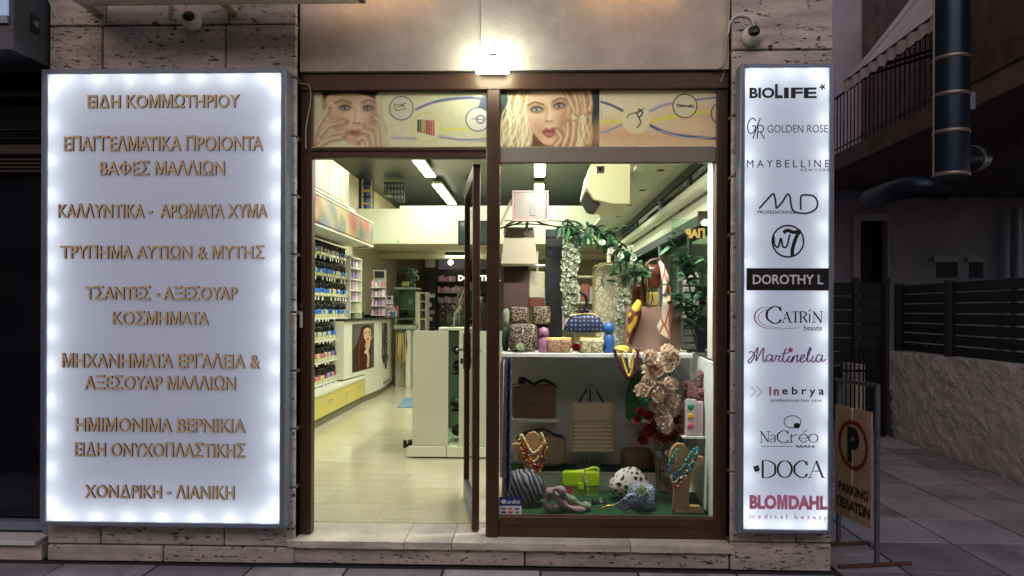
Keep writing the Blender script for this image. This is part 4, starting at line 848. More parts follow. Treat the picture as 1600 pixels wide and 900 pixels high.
# metal flue with clamps
M_duct = mat('blued_duct', '2b3848', .38, metal=.7, noise=.2, scale=3); M_clamp = mat('clamp', '8d8780', .4, metal=.6)
DY = 2.6; dc = PY(1486, 200, DY); rr = 25 / F * (DY + CAMD)
dt = thing('ventilation_duct', 'fat dark blue sheet metal duct with steel clamps and an elbow', 'duct', (dc.x, DY, PY(1486, 275, DY).z))
zb = PY(1486, 277, DY).z
b = MB(); b.tube([(dc.x, DY, zb), (dc.x, DY, 5.5)], rr, 28); b.build('riser', M_duct, dt)
for p in (93, 150, 208, 274): z_ = PY(1486, p, DY).z; b = MB(); b.lathe([(rr + .002, -.018), (rr + .008, -.012), (rr + .008, .012), (rr + .002, .018)], (dc.x, DY, z_), 28); b.build('clamp', M_clamp, dt)
b = MB(); ez = PY(1520, 250, DY).z; b.tube([(dc.x + .02, DY + .02, ez), (dc.x + .2, DY + .06, ez + .02), (dc.x + .36, DY + .2, ez + .06), (dc.x + .50, DY + .5, ez + .1)], rr * .80, 24); b.build('elbow', M_duct, dt)
for p0, p1 in (((dc.x + .22, DY + .07, ez + .024), (dc.x + .245, DY + .09, ez + .03)), ((dc.x + .40, DY + .28, ez + .07), (dc.x + .42, DY + .32, ez + .078))): b = MB(); b.tube([p0, p1], rr * .83, 24); b.build('clamp', M_clamp, dt)
b = MB(); r2 = .13; z2 = PY(1430, 292, 4.6).z; q0 = PY(1412, 292, 4.6).x; q1 = PY(1478, 300, 4.6).x; b.tube(catmull([(q0 + .05, 5.6, z2), (q0 + .04, 4.85, z2), (q0 + .22, 4.6, z2), (q1, 4.6, z2 - .03)], 4), r2, 20); b.build('branch', M_duct, dt)
b = MB(); b.tube([(dc.x - rr - .02, DY - .02, PY(1457, 275, DY).z), (dc.x - rr - .02, DY - .02, 5.5)], .008, 6); tag(b.build('downpipe', M_clamp), 'thin pale pipe running down beside the blue duct', 'pipe')
bk = MB(); q = PY(1519, 157, DY); bk.box(q.x - .03, q.x + .03, DY, DY + .1, q.z - .08, q.z + .08); tag(bk.build('junction_box', M_grey), 'small grey box on the balcony edge right of the blue duct', 'box')

# ------------------------------------------------------------ customer parking board
pf, pn = PZ(1310, 853, .0), PZ(1370, 886, .0)
dv = (pn - pf); L = dv.length; ax = math.atan2(dv.y, dv.x)
pk = thing('parking_sign', 'rusty free-standing parking board with a red ringed letter beside the narrow pillar', 'sign', tuple(pf))
Mk = Matrix.Translation(pf) @ Matrix.Rotation(ax, 4, 'Z')
M_post = mat('galvanised_post', '6c7079', .5, metal=.5, noise=.3, scale=20); M_board = mat('board_paint', 'cfbea2', .55, noise=.3, scale=5, col2='b39c7c')
ptop = PY(1371, 606, pn.y).z
for u in (0, L): b = MB(); b.M = Mk; b.box(u - .012, u + .012, -.012, .012, .02, ptop, bev=.002); b.build('post', M_post, pk)
b = MB(); b.M = Mk; b.box(-.03, L + .012, -.010, .010, ptop, ptop + .022, bev=.002); b.build('top_bar', M_post, pk)
b = MB(); b.M = Mk; b.box(.012, L - .012, -.010, .010, ptop - .33, ptop - .31, bev=.002); b.build('cross_bar', M_post, pk)
for u in (0, L): b = MB(); b.M = Mk; b.box(u - .012, u + .012, -.24, .22, .002, .022, bev=.002); b.build('foot', mat('rusty_foot', '5a3f33', .8, noise=.5, scale=14), pk)
bz1 = PY(1368, 645, pn.y).z; bz0 = PY(1368, 829, pn.y).z
b = MB(); b.M = Mk; b.box(-.01, L - .02, -.022, -.014, bz0, bz1, bev=.002); bd = b.build('board', M_board, pk)
cz = bz1 - .27 * (bz1 - bz0) - .04; rr2 = .155; cx_ = L / 2 - .01
def rg(r0, r1, y, mi, b, n=40):
    vs = []
    for k in range(n): a = 2 * math.pi * k / n; vs += [(cx_ + r0 * math.cos(a), y, cz + r0 * 1.0 * math.sin(a)), (cx_ + r1 * math.cos(a), y, cz + r1 * math.sin(a))]
    b.add(vs, [(2 * k, 2 * k + 1, (2 * k + 3) % (2 * n), (2 * k + 2) % (2 * n)) for k in range(n)], mi)
b = MB(); b.M = Mk; rg(rr2 - .028, rr2, -.0235, 0, b); b.build('red_ring', mat('faded_red', '7e2a24', .6), bd, fix=False)
b = MB(); b.M = Mk; put_text(b, "P", cx_ - .055, cx_ + .065, cz - .11, cz + .11, -.0228, .06, .002); put_text(b, "PARKING", .035, L - .05, bz0 + .155, bz0 + .215, -.0228, .02, .002); put_text(b, "ΠΕΛΑΤΩΝ", .02, L - .035, bz0 + .055, bz0 + .125, -.0228, .03, .002)
b.build('lettering', M_ink, bd, fix=False)

# ------------------------------------------------------------ across the street (met only in the reflections of the glass)
ob = thing('opposite_building', 'dim apartment building across the street mirrored in the glass', 'building', (0, -16, 0))
M_ob = mat('opposite_render', '8d8684', .9, noise=.3, scale=1)
b = MB(); b.box(-22, 22, -22, -16, 0, 9.5); b.build('wall', M_ob, ob)
for f_ in range(3):
    for k in range(11):
        x = -20 + 3.8 * k; b = MB(); b.box(x, x + 1.4, -15.99, -15.95, .9 + f_ * 3.1, 2.6 + f_ * 3.1); b.build('window', M_dkglass, ob)
    b = MB(); b.box(-21, 21, -15.99, -15.2, 3.0 + f_ * 3.1 - .001, 3.14 + f_ * 3.1); b.build('balcony_slab', M_soffit2, ob)
# ------------------------------------------------------------ inside the shop
LC = 'fbffdc'
M_tube = mat('lit_tube', 'ffffff', .4, emit=10, ecol=LC)
M_whf = mat('white_furniture', 'd9dac8', .4, noise=.04, scale=3)
def ceiling_light(x, d0, d1, w, label, power):
    y0, y1 = d0 - CAMD, d1 - CAMD; z = 3.51
    t = thing('ceiling_light', label, 'lamp', (x, (y0 + y1) / 2, z), 'linear lamps under the dark ceiling')
    b = MB(); b.box(x - w / 2 - .004, x + w / 2 + .004, y0, y1, z + .006, z + .05); b.build('housing', M_whf, t)
    b = MB(); b.box(x - w / 2, x + w / 2, y0 + .01, y1 - .01, z - .006, z + .005); b.build('diffuser', M_tube, t)
    b = MB()
    for yy in (y0 + .2, y1 - .2): b.tube([(x, yy, z + .05), (x, yy, ZC)], .003, 4)
    b.build('suspension_wire', M_whf, t)
    la = bpy.data.lights.new('tube', 'AREA'); la.shape = 'RECTANGLE'; la.size = w; la.size_y = y1 - y0; la.energy = power; la.color = (.98, 1, .84)
    lo = bpy.data.objects.new('tube', la); C.objects.link(lo); lo.location = (x, (y0 + y1) / 2, z - .02)
xa = PY(657, 262, 9.7 - CAMD + 1).x * 0 - 1.57; xb = .07
for x, s, sd in ((xa, 'left', 'left'), (xb, 'right', 'right')):
    for (d0, d1, nm_) in ((5.1, 6.4, 'nearest the street'), (7.4, 8.8, 'second from the street'), (9.9, 11.1, 'third from the street'), (11.8, 14.0, 'farthest from the street')):
        ceiling_light(x, d0, d1, .15, 'bright linear ceiling lamp %s in the %s row' % (nm_, s), (24 if d0 > 9 else 9) if s == 'left' else (27 if d0 > 7 else 22))

# printed, lit panels above the shelves
def floral(w, h, seed, warm=False):
    A = Art(0, 0, w, h, 1, 'e6dfa6' if not warm else 'd0b878'); g = random.Random(seed)
    for k in range(26):
        x = g.uniform(0, w); c = g.choice(['e8a0b8', 'c9d8e8', 'a8c8e0', 'efe6b0', 'e8b48a', 'b9d49a', 'f2f0da'] if not warm else ['c8603c', 'd8a060', '7a3a30', '8090b0', 'e0c890', '506838', 'b04030'])
        A.ell(x, g.uniform(0, h), g.uniform(4, 14), g.uniform(8, 26), c, 6, g.uniform(-.4, .4), .75)
    for k in range(9):
        x = g.uniform(4, w - 4); y0 = g.uniform(.1, .4) * h; A.poly([(x, y0), (x + 5, y0 + h * .25), (x + 2, h * .92), (x - 3, h * .9), (x - 4, y0 + h * .3)], g.choice(['8a8a6a', '9a8a9a', '7d8f96', 'a9956d']), 1.5, a=.65)
        A.line([(x - 3, y0 + h * .4), (x + 5, y0 + h * .2)], 1.2, '6c6a58', 1, a=.6)
    A.A *= .62; return A
M_lit = mat_cols('lit_print', 'emit', .22); M_lit2 = mat_cols('lit_print_dim', 'emit', .03)
zp0, zp1 = 1.51 + 1.245, 1.51 + 1.245 + .43
def lit_panel(x, sx, y0, y1, z0, z1, seed, mt, label, warm=False):
    """panel along the wall whose far end curves back towards it; sx is the side the wall is on"""
    t = thing('wall_light_panel', label, 'light panel', (x, (y0 + y1) / 2, z0)); L = y1 - y0; r = .28
    def path(u):
        s = u * (L + .3)
        if s < L - .28: return x, y0 + s
        a = (s - (L - .28)) / .58 * math.pi / 2; return x + sx * r * (1 - math.cos(a)), y1 - .28 + r * math.sin(a)
    floral(int(60 * L), 46, seed, warm).sheet('printed_sheet', lambda u, v: (path(1 - u if sx > 0 else u)[0], path(1 - u if sx > 0 else u)[1], z1 + (z0 - z1) * v), mt, t)
    b = MB()
    for zz in (z0 - .012, z1 - .003): pts = [path(k / 24) for k in range(25)]; b.prism([(p[0] - sx * .01, p[1]) for p in pts] + [(p[0] + sx * .05, p[1]) for p in pts[::-1]], zz, zz + .015, axis='z')
    b.build('edge_trim', M_whf, t); b = MB(); b.prism([path(k / 24) for k in range(25)] + [(x + sx * .5, path(1)[1]), (x + sx * .5, y0)], z0 + .02, z0 + .03, axis='z'); b.build('underside', M_soff, t)
    return t
lit_panel(SXL, -1, 1.0, 5.0, zp0 + .015, zp1, 3, M_lit, 'glowing pastel picture panel curving back above the left shelves')
lit_panel(SXL + .02, -1, 3.2, 6.3, zp0 - .36, zp0 - .04, 5, M_lit2, 'lower warm toned picture panel above the left shelves', True)
lit_panel(SXR, 1, .7, 2.3, zp0 + .015, zp1, 8, M_lit, 'glowing picture panel above the right side near the window')
lit_panel(SXR, 1, 4.1, 5.9, zp0 + .015, zp1 - .05, 9, M_lit2, 'second picture panel on the right beyond the air conditioner', True)
# air conditioner between the right-hand panels
ac = thing('air_conditioner', 'cream wall air conditioner hung high between the right picture panels', 'air conditioner', (.95, 3.0, 2.8))
b = MB(); b.prism([(.46, 2.62), (.53, 2.51), (.70, 2.47), (.855, 2.47), (.855, 2.88), (.62, 2.88), (.50, 2.82)], 2.35, 3.25, axis='y'); b.build('body', mat('cream_gloss', 'd8d2ac', .35), ac)
b = MB(); b.prism([(.475, 2.59), (.535, 2.496), (.60, 2.480), (.59, 2.470), (.525, 2.486), (.462, 2.588)], 2.45, 3.15, axis='y'); b.build('air_outlet', M_brownd, ac)
# loft with parapet across the room
ly = 7.1
lf = thing('loft', 'white fronted loft crossing the shop under the dark ceiling', 'loft', (-.7, ly, 2.4))
lx0, lx1 = XWL + .001, XWR - .001; lz0, lz1 = PY(650, 381, ly).z, PY(650, 326, ly).z
b = MB(); b.box(lx0, lx1, ly, ly + .04, lz0, lz1, bev=.004); b.build('parapet', mat('parapet_paint', 'c6cab0', .5), lf)
b = MB(); b.box(lx0, lx1, ly + .045, YB - .01, lz0 + .02, lz0 + .10); b.build('loft_floor', M_wall, lf)
b = MB(); b.box(PX(632, 400, -1.2).x - .9, lx1, ly + .01, ly + .03, lz1 + .002, lz1 + .045); b.build('cap_rail', M_whf, lf)
b = MB(); y2 = 9.2; z2_ = lz0 - .0; b.box(lx0, lx1, y2, y2 + .3, PY(650, 404, y2).z, lz0 + .015); b.build('beam', M_wall, lf)
for px in (578, 622): q = PY(px, 378, ly - .002); b = MB(); b.lathe([(0, -.004), (.012, 0)], (q.x, q.y, q.z), 8, axis='y'); b.build('screw_cap', M_blackp, lf)
# things kept in the loft
dkw = MB(); dkw.box(lx0 + .0, lx1, YB - .35, YB - .02, lz1 - .3, ZC - .01); tag(dkw.build('loft_partition', M_dark), 'dark green-black partition at the back of the loft', 'partition')
y3 = ly + .5
x0, x1, z0, z1 = rect(552, 268, 577, 315, y3); b = MB(); b.box(x0, x1, y3, y3 + .4, lz0 + .10, z1, bev=.05); tag(b.build('storage_crate', mat('blue_plastic', '1f3a78', .4)), 'dark blue plastic crate in the loft above the left panels', 'crate')
x0, x1, z0, z1 = rect(565, 279, 581, 325, ly + .2)
t = thing('folding_trestle', 'yellow and black folding steps leaning in the loft', 'trestle', ((x0 + x1) / 2, ly + .2, lz0 + .1)); My = mat('yellow_paint', 'b89a2e', .5)
for xx in (x0, x1 - .02): b = MB(); b.box(xx, xx + .02, ly + .2, ly + .23, lz0 + .1, z1, bev=.002); b.build('side_rail', My, t)
for k in range(5): b = MB(); zz = lz1 + (z1 - lz1) * k / 5; b.box(x0 + .02, x1 - .02, ly + .195, ly + .235, zz, zz + .025); b.build('rung', My if k % 2 else M_blackp, t)
x0, x1, z0, z1 = rect(582, 248, 600, 279, y3); b = MB(); b.box(x0, x1, y3 + .6, y3 + .9, z0, z1 + .2, bev=.01); tag(b.build('wall_cupboard', mat('dusty_white', '8c9288', .6)), 'dusty pale cupboard high at the back of the loft', 'cupboard')
t = thing('magazine_board', 'dark board with rows of small pale pictures standing in the loft', 'board', (-1.9, y3, lz1)); x0, x1, z0, z1 = rect(598, 284, 632, 316, y3)
b = MB(); b.prism([(x0, z1), (x1, z1), (x1, z0), ((x0 + x1) / 2 + .05, z0)], y3, y3 + .02); b.build('board', mat('dim_print', '3d4046', .5), t)
for k in range(6):
    for j in range(3):
        u = x0 + (x1 - x0) * (.1 + .15 * k); v = z1 - (z1 - z0) * (.12 + .28 * j)
        if u > x0 + (x1 - x0) * .5 * (j * .45): b = MB(); b.box(u, u + .03, y3 - .006, y3 - .001, v - .05, v); b.build('picture', mat('dim_pale', '85888c', .5), t)
for (a, c, d, e, h, col, lab) in ((600, 290, 612, 302, .2, '6b7258', 'small olive carton on the loft beside the trestle'), (724, 291, 738, 304, .2, '5a6468', 'grey box on the loft near the right end')):
    x0, x1, z0, z1 = rect(a, c, d, e, y3 + .1); b = MB(); b.box(x0, x1, y3 + .1, y3 + .3, z0, z1, bev=.004); b.box(x0, x1, y3 + .1, y3 + .3, z0 - .03, z0 - .001); tag(b.build('carton', mat('carton' + col, col, .7)), lab, 'carton')
# a TV and a tube lamp hung in front of the parapet
x0, x1, z0, z1 = rect(716, 345, 775, 383, ly - .4); tv = thing('television', 'black flat television hung before the white loft front', 'television', (x0, ly - .4, z0))
b = MB(); b.box(x0, x1, ly - .44, ly - .39, z0, z1, bev=.008); b.build('case', M_blackp, tv); b = MB(); b.box(x0 + .03, x1 - .03, ly - .444, ly - .441, z0 + .04, z1 - .03); b.build('screen', mat('screen', '2b3a38', .1), tv)
b = MB(); b.tube([((x0 + x1) / 2, ly - .4, z1), ((x0 + x1) / 2, ly - .4, ZC)], .012, 6); b.build('hanger', M_blackp, tv)
x0, x1, z0, z1 = rect(696, 397, 745, 402, 9.0); t = thing('tube_lamp', 'short bright tube lamp below the loft over the brush display', 'lamp', (x0, 9, z0)); b = MB(); b.box(x0, x1, 9, 9.06, z0, z0 + .03); b.build('tube', M_tube, t); b = MB(); b.box(x0, x1, 8.98, 9.08, z0 + .031, z0 + .09); b.build('housing', M_blackp, t)

# back of the shop
def blk(name, px0, py0, px1, py1, y, dep, m, parent=None, bev=.003, floor=False):
    x0, x1, z0, z1 = rect(px0, py0, px1, py1, y); b = MB(); b.box(x0, x1, y, y + dep, .151 if floor else z0, z1, bev=bev); return b.build(name, m, parent)
dj = thing('panelled_door', 'beige door and frame at the back behind the glass cabinet', 'door', (PY(620, 500, 11.3).x, 11.3, .15))
blk('door_frame', 586, 424, 655, 429, 11.3, .08, mat('beige_trim', '9a8f66', .6), dj); blk('door_frame', 586, 429.2, 590, 560, 11.3, .08, mat('beige_trim', '9a8f66', .6), dj, floor=True); blk('door_frame', 651, 429.2, 655, 560, 11.3, .08, mat('beige_trim', '9a8f66', .6), dj, floor=True)
blk('door', 590.4, 429.4, 650.6, 560, 11.34, .04, mat('door_beige', 'a89c74', .6), dj, floor=True)
# lavender wall and black product shelving
tag(blk('lavender_panel', 661, 394, 780, 421, 10.9, .05, mat('lavender_paint', '9b9cb4', .6)), 'lavender painted panel above the black product shelves', 'wall panel')
bs = thing('product_shelving', 'black cosmetics shelving with a white lettered header at the back', 'shelving', (PY(700, 500, 10.7).x, 10.7, .15)); MBK = mat('black_laminate', '141416', .4)
blk('upright', 661, 404, 682, 540, 10.6, .3, MBK, bs, floor=True); blk('upright', 740, 421, 742, 540, 10.6, .3, MBK, bs, floor=True)
blk('back_board', 682, 421, 780, 560, 10.86, .03, MBK, bs, floor=True)
hd = blk('header', 712, 428, 775, 441, 10.56, .08, MBK, bs); b = MB(); x0, x1, z0, z1 = rect(716, 430, 760, 439, 10.555); put_text(b, "DOROTHY L", x0, x0 + (x1 - x0) * 1.5, z0, z1, 10.556, .03, .003); b.build('lettering', mat('lit_white', 'ffffff', .5, emit=1.0, ecol='f4ffe8'), hd)
for p in (440, 458, 474): blk('shelf', 682.3, p, 780, p + 1.6, 10.6, .25, MBK, bs)
PK = [mat('pk%s' % c, c, .5) for c in ('b98fb0', 'c9a0c4', 'a8a8b4', 'd4a6c0', 'd8d0d4', '8f7fa6', 'c86e8c')]
for r_, (p0, p1) in enumerate(((425, 440), (444, 458), (461, 474))):
    x = 684
    while x < 745:
        w = random.uniform(2.5, 6); x0, x1, z0, z1 = rect(x, p1 - random.uniform(7, p1 - p0 - 2), x + w - .4, p1 - .1, 10.64); b = MB(); b.box(x0, x1, 10.64, 10.74, z0, z1, bev=.003)
        tag(b.build('product_box', random.choice(PK)), 'small pink or lilac cosmetics box on the %s black shelf at the back' % ('top', 'middle', 'lower')[r_], 'box', 'cosmetics boxes on the black shelves'); x += w
blk('picture', 664, 406, 680, 418, 10.58, .01, mat('pale_card', 'a6a698', .5), bs)
for k, (px, py) in enumerate(((668, 432), (672, 462), (667, 476), (672, 488), (668, 498))):
    x0, x1, z0, z1 = rect(px - 5, py - 3, px + 7, py + 3, 10.5); b = MB(); b.box(x0, x1, 10.5, 10.58, z0, z1, bev=.004); b.build('hanging_pack', [MBK, PK[4], M_whf, PK[0], M_whf][k], bs)
sp = PY(704, 410, 10.3); t = thing('spot_lamp', 'small bright spotlight over the black shelving at the back', 'lamp', tuple(sp)); b = MB(); b.ball(sp, .05, .05, .05, 12, 8); b.build('bulb', mat('bulb', 'ffffff', .4, emit=8, ecol='fff6e0'), t); b = MB(); b.tube([sp + Vector((0, 0, .05)), sp + Vector((0, .1, .25))], .015, 6); b.build('stem', MBK, t)

# left shelving with nail polish
SX = -2.62; sy0, sy1 = 3.0, 6.0
sh = thing('polish_shelving', 'white wall shelving stocked with rows of nail polish on the left', 'shelving', (SX - .12, (sy0 + sy1) / 2, .15))
zsh = [PX(493, p, SX).z for p in (396, 430, 462.5, 497, 533, 568, 603)]
b = MB(); b.box(XWL + .001, XWL + .02, sy0, 6.4, .56, 2.36); b.build('back_board', M_whf, sh)
bl = None
for i, z in enumerate(zsh): b = MB(); b.box(XWL + .021, SX, sy0, sy1, z - .022, z, bev=.002); b.build('shelf', MBK if i < 3 else M_whf, sh)
for i, z in enumerate(zsh):
    b = MB(); b.box(XWL + .021, SX - .02, sy0, sy1, z + .172, z + .178); b.build('pack_rail', MBK, sh)
    y = sy0 + .05; k = 0
    while y < sy1 - .05:
        b = MB(); h = random.uniform(.035, .05)
        if random.random() < .75: b.box(SX + .001, SX + .004, y, y + .05, z - .022 - h * .6, z - .004); b.build('price_tag', M_white, sh)
        y += random.uniform(.1, .2)
    y = sy0 + .03
    while y < sy1 - .06:
        b = MB(); b.box(SX - .075, SX - .065, y, y + .05, z + .10, z + .165, bev=.003); b.build('hanging_pack', MBK if random.random() < .2 else M_whf, sh); y += .075
M_blue = mat('blue_lacquer', '2558a8', .25); M_capb = mat('black_cap', '0a0a0c', .3); BC = {'blue': mat('blue_lacquer2', '3a78d0', .25), 'red': mat('red_lacquer', 'a02a30', .25), 'pink': mat('pink_lacquer', 'd07f86', .25), 'cream': mat('cream_lacquer', 'cfc690', .3), 'navy': mat('navy_lacquer', '1b2c58', .25)}
def bottle(col):
    t = thing('nail_polish_bottle', 'x', 'nail polish bottle', (0, 0, 0), 'nail polish bottles on the left wall shelves')
    b = MB(); b.box(-.021, .021, -.021, .021, .001, .038, bev=.004); b.build('glass_foot', mat('clear_foot', 'cfd0a4', .2), t)
    b = MB(); b.box(-.0225, .0225, -.0225, .0225, .039, .082, bev=.005); b.build('body', BC[col], t)
    b = MB(); b.lathe([(0, .083), (.014, .083), (.013, .12), (.010, .142), (0, .143)], (0, 0, 0), 10); b.build('cap', M_capb, t); return t
protos = {c: bottle(c) for c in BC}; used = set(); ordn = ['top', 'second', 'third', 'fourth', 'fifth', 'sixth', 'lowest']
for i, z in enumerate(zsh):
    y = 4.15 + random.uniform(0, .04)
    while y < sy1 - .04:
        c = random.choices(['blue', 'cream', 'navy'], [5, 3, 1])[0] if i < 5 else random.choices(['red', 'pink', 'cream', 'blue', 'navy'], [3, 4, 3, 2, 1])[0]
        loc = (SX - .035 + random.uniform(-.006, .006), y, z + .001); lab = '%s nail polish bottle with black cap on the %s wall shelf' % (c, ordn[i])
        if c not in used: used.add(c); o = protos[c]; o.location = loc; o['label'] = lab
        else: o = dup(protos[c], loc, lab)
        o.rotation_euler = (0, 0, random.uniform(-.15, .15)); o.scale = (1.25, 1.25, 1.2 * random.uniform(.9, 1.1)); y += random.uniform(.062, .082)
# second column of small cubbies beyond the shelves
cb = thing('cubby_shelf', 'narrow white cubby shelf with pink products past the polish shelves', 'shelving', (SX, 6.4, .15))
cy0, cy1 = 6.05, 6.75
for p in (404, 420, 437, 454, 470, 487): z = PX(560, p, SX + .0).z; b = MB(); b.box(XWL + .001, SX + .02, cy0 + .021, cy1 - .021, z - .015, z); b.build('shelf', M_whf, cb)
for y in (cy0, cy1 - .02): b = MB(); b.box(XWL + .001, SX + .02, y, y + .02, .56, PX(560, 404, SX).z + .004); b.build('side_panel', M_whf, cb)
for i, p in enumerate((420, 437, 454, 470, 487)):
    z = PX(560, p, SX).z
    for q in range(3): b = MB(); y = cy0 + .1 + q * .2; h = random.uniform(.10, .17); b.box(SX - .12, SX - .02, y, y + .1, z + .001, z + h, bev=.004); tag(b.build('product_pack', random.choice(PK + [M_whf])), 'small pack in the narrow cubby shelf, row %s from the top' % ('one', 'two', 'three', 'four', 'five')[i], 'pack', 'packs in the white cubby shelf')

# yellow base cabinet
CX = -2.45; cz = PX(492, 617, CX).z; cy0_, cy1_ = 2.6, PZ(569, 628, .15).y - .15
yc = thing('base_cabinet', 'long yellow fronted base cabinet with white top under the polish shelves', 'cabinet', (CX - .2, (cy0_ + cy1_) / 2, .15)); M_yel = mat('yellow_laminate', 'd0c568', .4)
b = MB(); b.box(XWL + .001, CX - .05, cy0_, cy1_, .151, .26); b.build('plinth', mat('grey_plinth', '7c7a64', .5), yc)
b = MB(); b.box(XWL + .001, CX - .016, cy0_, cy1_, .262, cz - .04); b.build('carcass', M_whf, yc)
b = MB(); b.box(XWL + .001, CX + .012, cy0_, cy1_ + .01, cz - .038, cz, bev=.004); b.build('worktop', M_whf, yc)
nd = 5; w = (cy1_ - cy0_) / nd
for k in range(nd):
    b = MB(); b.box(CX - .015, CX, cy0_ + k * w + .003, cy0_ + (k + 1) * w - .003, .262, cz - .042, bev=.002); d_ = b.build('cabinet_door', M_yel, yc)
    b = MB(); yy = cy0_ + (k + .5) * w; b.tube([(CX, yy - .05, cz - .13), (CX + .025, yy - .05, cz - .13), (CX + .025, yy + .05, cz - .13), (CX, yy + .05, cz - .13)], .006, 6); b.build('handle', M_steel, d_)

# bow-fronted counter with a portrait poster
dps = [(9.75, -2.53), (10.3, -2.49), (10.9, -2.44), (11.6, -2.42), (12.3, -2.45), (13.0, -2.52), (13.4, -2.60)]
curve = [(x, d - CAMD) for d, x in catmull(dps, 6)]
ct = thing('service_counter', 'white bow fronted counter with dark top and portrait poster', 'counter', (-2.65, 7.5, .15)); zc = PX(560, 498, -2.45).z
def ext(off): return [(x + off, y) for x, y in curve] + [(XWL + .002, curve[-1][1]), (XWL + .002, curve[0][1])]
cmid = [c for c in curve if c[1] > cy1_ + .02]
b = MB(); b.prism([(x - .05, y) for x, y in cmid] + [(XWL + .002, cmid[-1][1]), (XWL + .002, cmid[0][1])], .151, .255, axis='z'); b.build('plinth', mat('grey_plinth', '7c7a64', .5), ct)
b = MB(); b.prism([(x, y) for x, y in cmid] + [(XWL + .002, cmid[-1][1]), (XWL + .002, cmid[0][1])], .257, cz + .02, axis='z'); b.prism(ext(0), cz + .0205, zc - .03, axis='z'); b.build('front_panel', M_whf, ct)
b = MB(); b.prism(ext(.03), zc - .029, zc, axis='z'); b.build('counter_top', mat('dark_green_top', '2a352f', .2), ct)
A = Art(0, 0, 80, 160, 1.4, '4c4c46')   # portrait of a long-haired woman
A.ell(50, 30, 60, 40, '6a6862', 30, a=.8)
A.poly([(52, 6), (34, 12), (26, 34), (20, 60), (6, 84), (4, 120), (10, 158), (66, 160), (64, 120), (72, 80), (70, 40), (68, 14)], '35191a', 2)
for k in range(24): x = random.uniform(10, 62); A.line([(x * .4 + 24, 30), (x, 70 + random.uniform(-10, 10)), (x + random.uniform(-8, 8), 110), (x + random.uniform(-8, 10), 158)], 1.4, random.choice(['6d3328', '4d211e', '8a4a34', '1d0c0d']), 1, a=.7)
A.poly([(42, 20), (54, 15), (66, 22), (68, 40), (64, 56), (56, 66), (49, 62), (42, 48), (40, 32)], 'dcb79c', 1.2); A.poly([(64, 24), (68, 40), (62, 58), (56, 66), (60, 46)], 'b58768', 3, a=.6)
A.line([(42, 32), (48, 29), (53, 31)], 1.3, '3a2018', .7); A.line([(58, 31), (63, 29), (67, 32)], 1.3, '3a2018', .7)
for x in (48, 62): A.ell(x, 36, 3.6, 1.6, 'd8d0c0', .5); A.ell(x, 36, 1.6, 1.6, '2f2a24', .4); A.line([(x - 4, 35.6), (x, 33.8), (x + 4, 35.4)], 1.2, '1b1010', .5)
A.line([(55, 36), (54, 46), (57, 48)], .9, 'a4745a', .7); A.poly([(50, 54), (55, 51.5), (61, 54), (55, 58.5)], 'a82a30', .7)
A.poly([(50, 63), (60, 62), (58, 84), (46, 84)], 'cfa78a', 1.5); A.line([(62, 62), (60, 80), (54, 96), (58, 118), (56, 150)], 8, 'd9b294', 1.4); A.line([(60, 62), (66, 56), (68, 50)], 5, 'e0bb9f', 1.2); A.line([(56, 88), (49, 92), (47, 100), (52, 104)], 4, 'd9b294', 1.2); A.ring(48, 100, 4, 1.5, 'e8e0c8')
A.noise(.12, 8)
pz1, pz0 = PX(565, 506, -2.44).z, PX(565, 580, -2.44).z; ci = [c for c in curve if PX(547, 540, -2.51).y <= c[1] <= PX(584.5, 540, -2.425).y]
def cpt(u): f_ = u * (len(ci) - 1); k = min(int(f_), len(ci) - 2); q = f_ - k; return ci[k][0] * (1 - q) + ci[k + 1][0] * q + .004, ci[k][1] * (1 - q) + ci[k + 1][1] * q
A.sheet('portrait_poster', lambda u, v: (*cpt(u), pz1 + (pz0 - pz1) * v), mat_cols('poster_print', 'diffuse', 1, .25), ct)
# straps hanging from the counter
t = thing('hanging_straps', 'bundle of patterned straps and belts hanging on the counter front', 'belts', (-2.4, 8.0, .9))
for k, px in enumerate((597, 600, 603)):
    p0 = PX(px, 505, -2.44 + .02); p1 = PX(px - .5, 560 + k * 8, -2.42); b = MB(); b.tube(catmull([tuple(p0), tuple(p0 + Vector((.01, .02, -.25))), tuple(p1)], 5), .016, 6); b.build('strap', mat_cells('strap_pattern', '2a2018', 'b3a878', 30, .3), t)
q = PX(601, 560, -2.41); b = MB(); b.box(q.x, q.x + .03, q.y - .14, q.y + .14, q.z - .05, q.z + .05, bev=.006); b.build('buckle_tag', M_blackp, t)
q = PX(600, 597, -2.47); b = MB(); b.box(q.x, q.x + .06, q.y - .3, q.y + .3, q.z, q.z + .03); tag(b.build('leaflet_rack', M_steel), 'slim metal rack low on the counter front', 'rack')
# goods on the counter
def stand(px0, px1, py0, py1, y, label):
    x0, x1, z0, z1 = rect(px0, py0, px1, py1, y); t = thing('display_stand', label, 'display stand', ((x0 + x1) / 2, y, z0)); b = MB(); b.box(x0, x1, y + .16, y + .175, z0, z1, bev=.003); b.build('back_card', mat('silver_card', '94988e', .4), t)
    for k in range(4): zz = z0 + (z1 - z0) * (k * .2); b = MB(); b.box(x0, x1, y, y + .155, zz, zz + .01); b.build('tier', M_whf, t)
    for k in range(4):
        for j in range(4): zz = z0 + (z1 - z0) * (k * .2) + .011; b = MB(); xx = x0 + (x1 - x0) * (j + .12) / 4; b.box(xx, xx + (x1 - x0) * .19, y + .03, y + .1, zz, zz + (z1 - z0) * random.uniform(.1, .16), bev=.003); b.build('pack', random.choice(PK + [M_whf, BC['pink']]), t)
    b = MB(); b.box(x0 + .03, x1 - .03, y + .150, y + .158, z1 - (z1 - z0) * .17, z1 - .02); b.build('header_print', MBK, t); return t
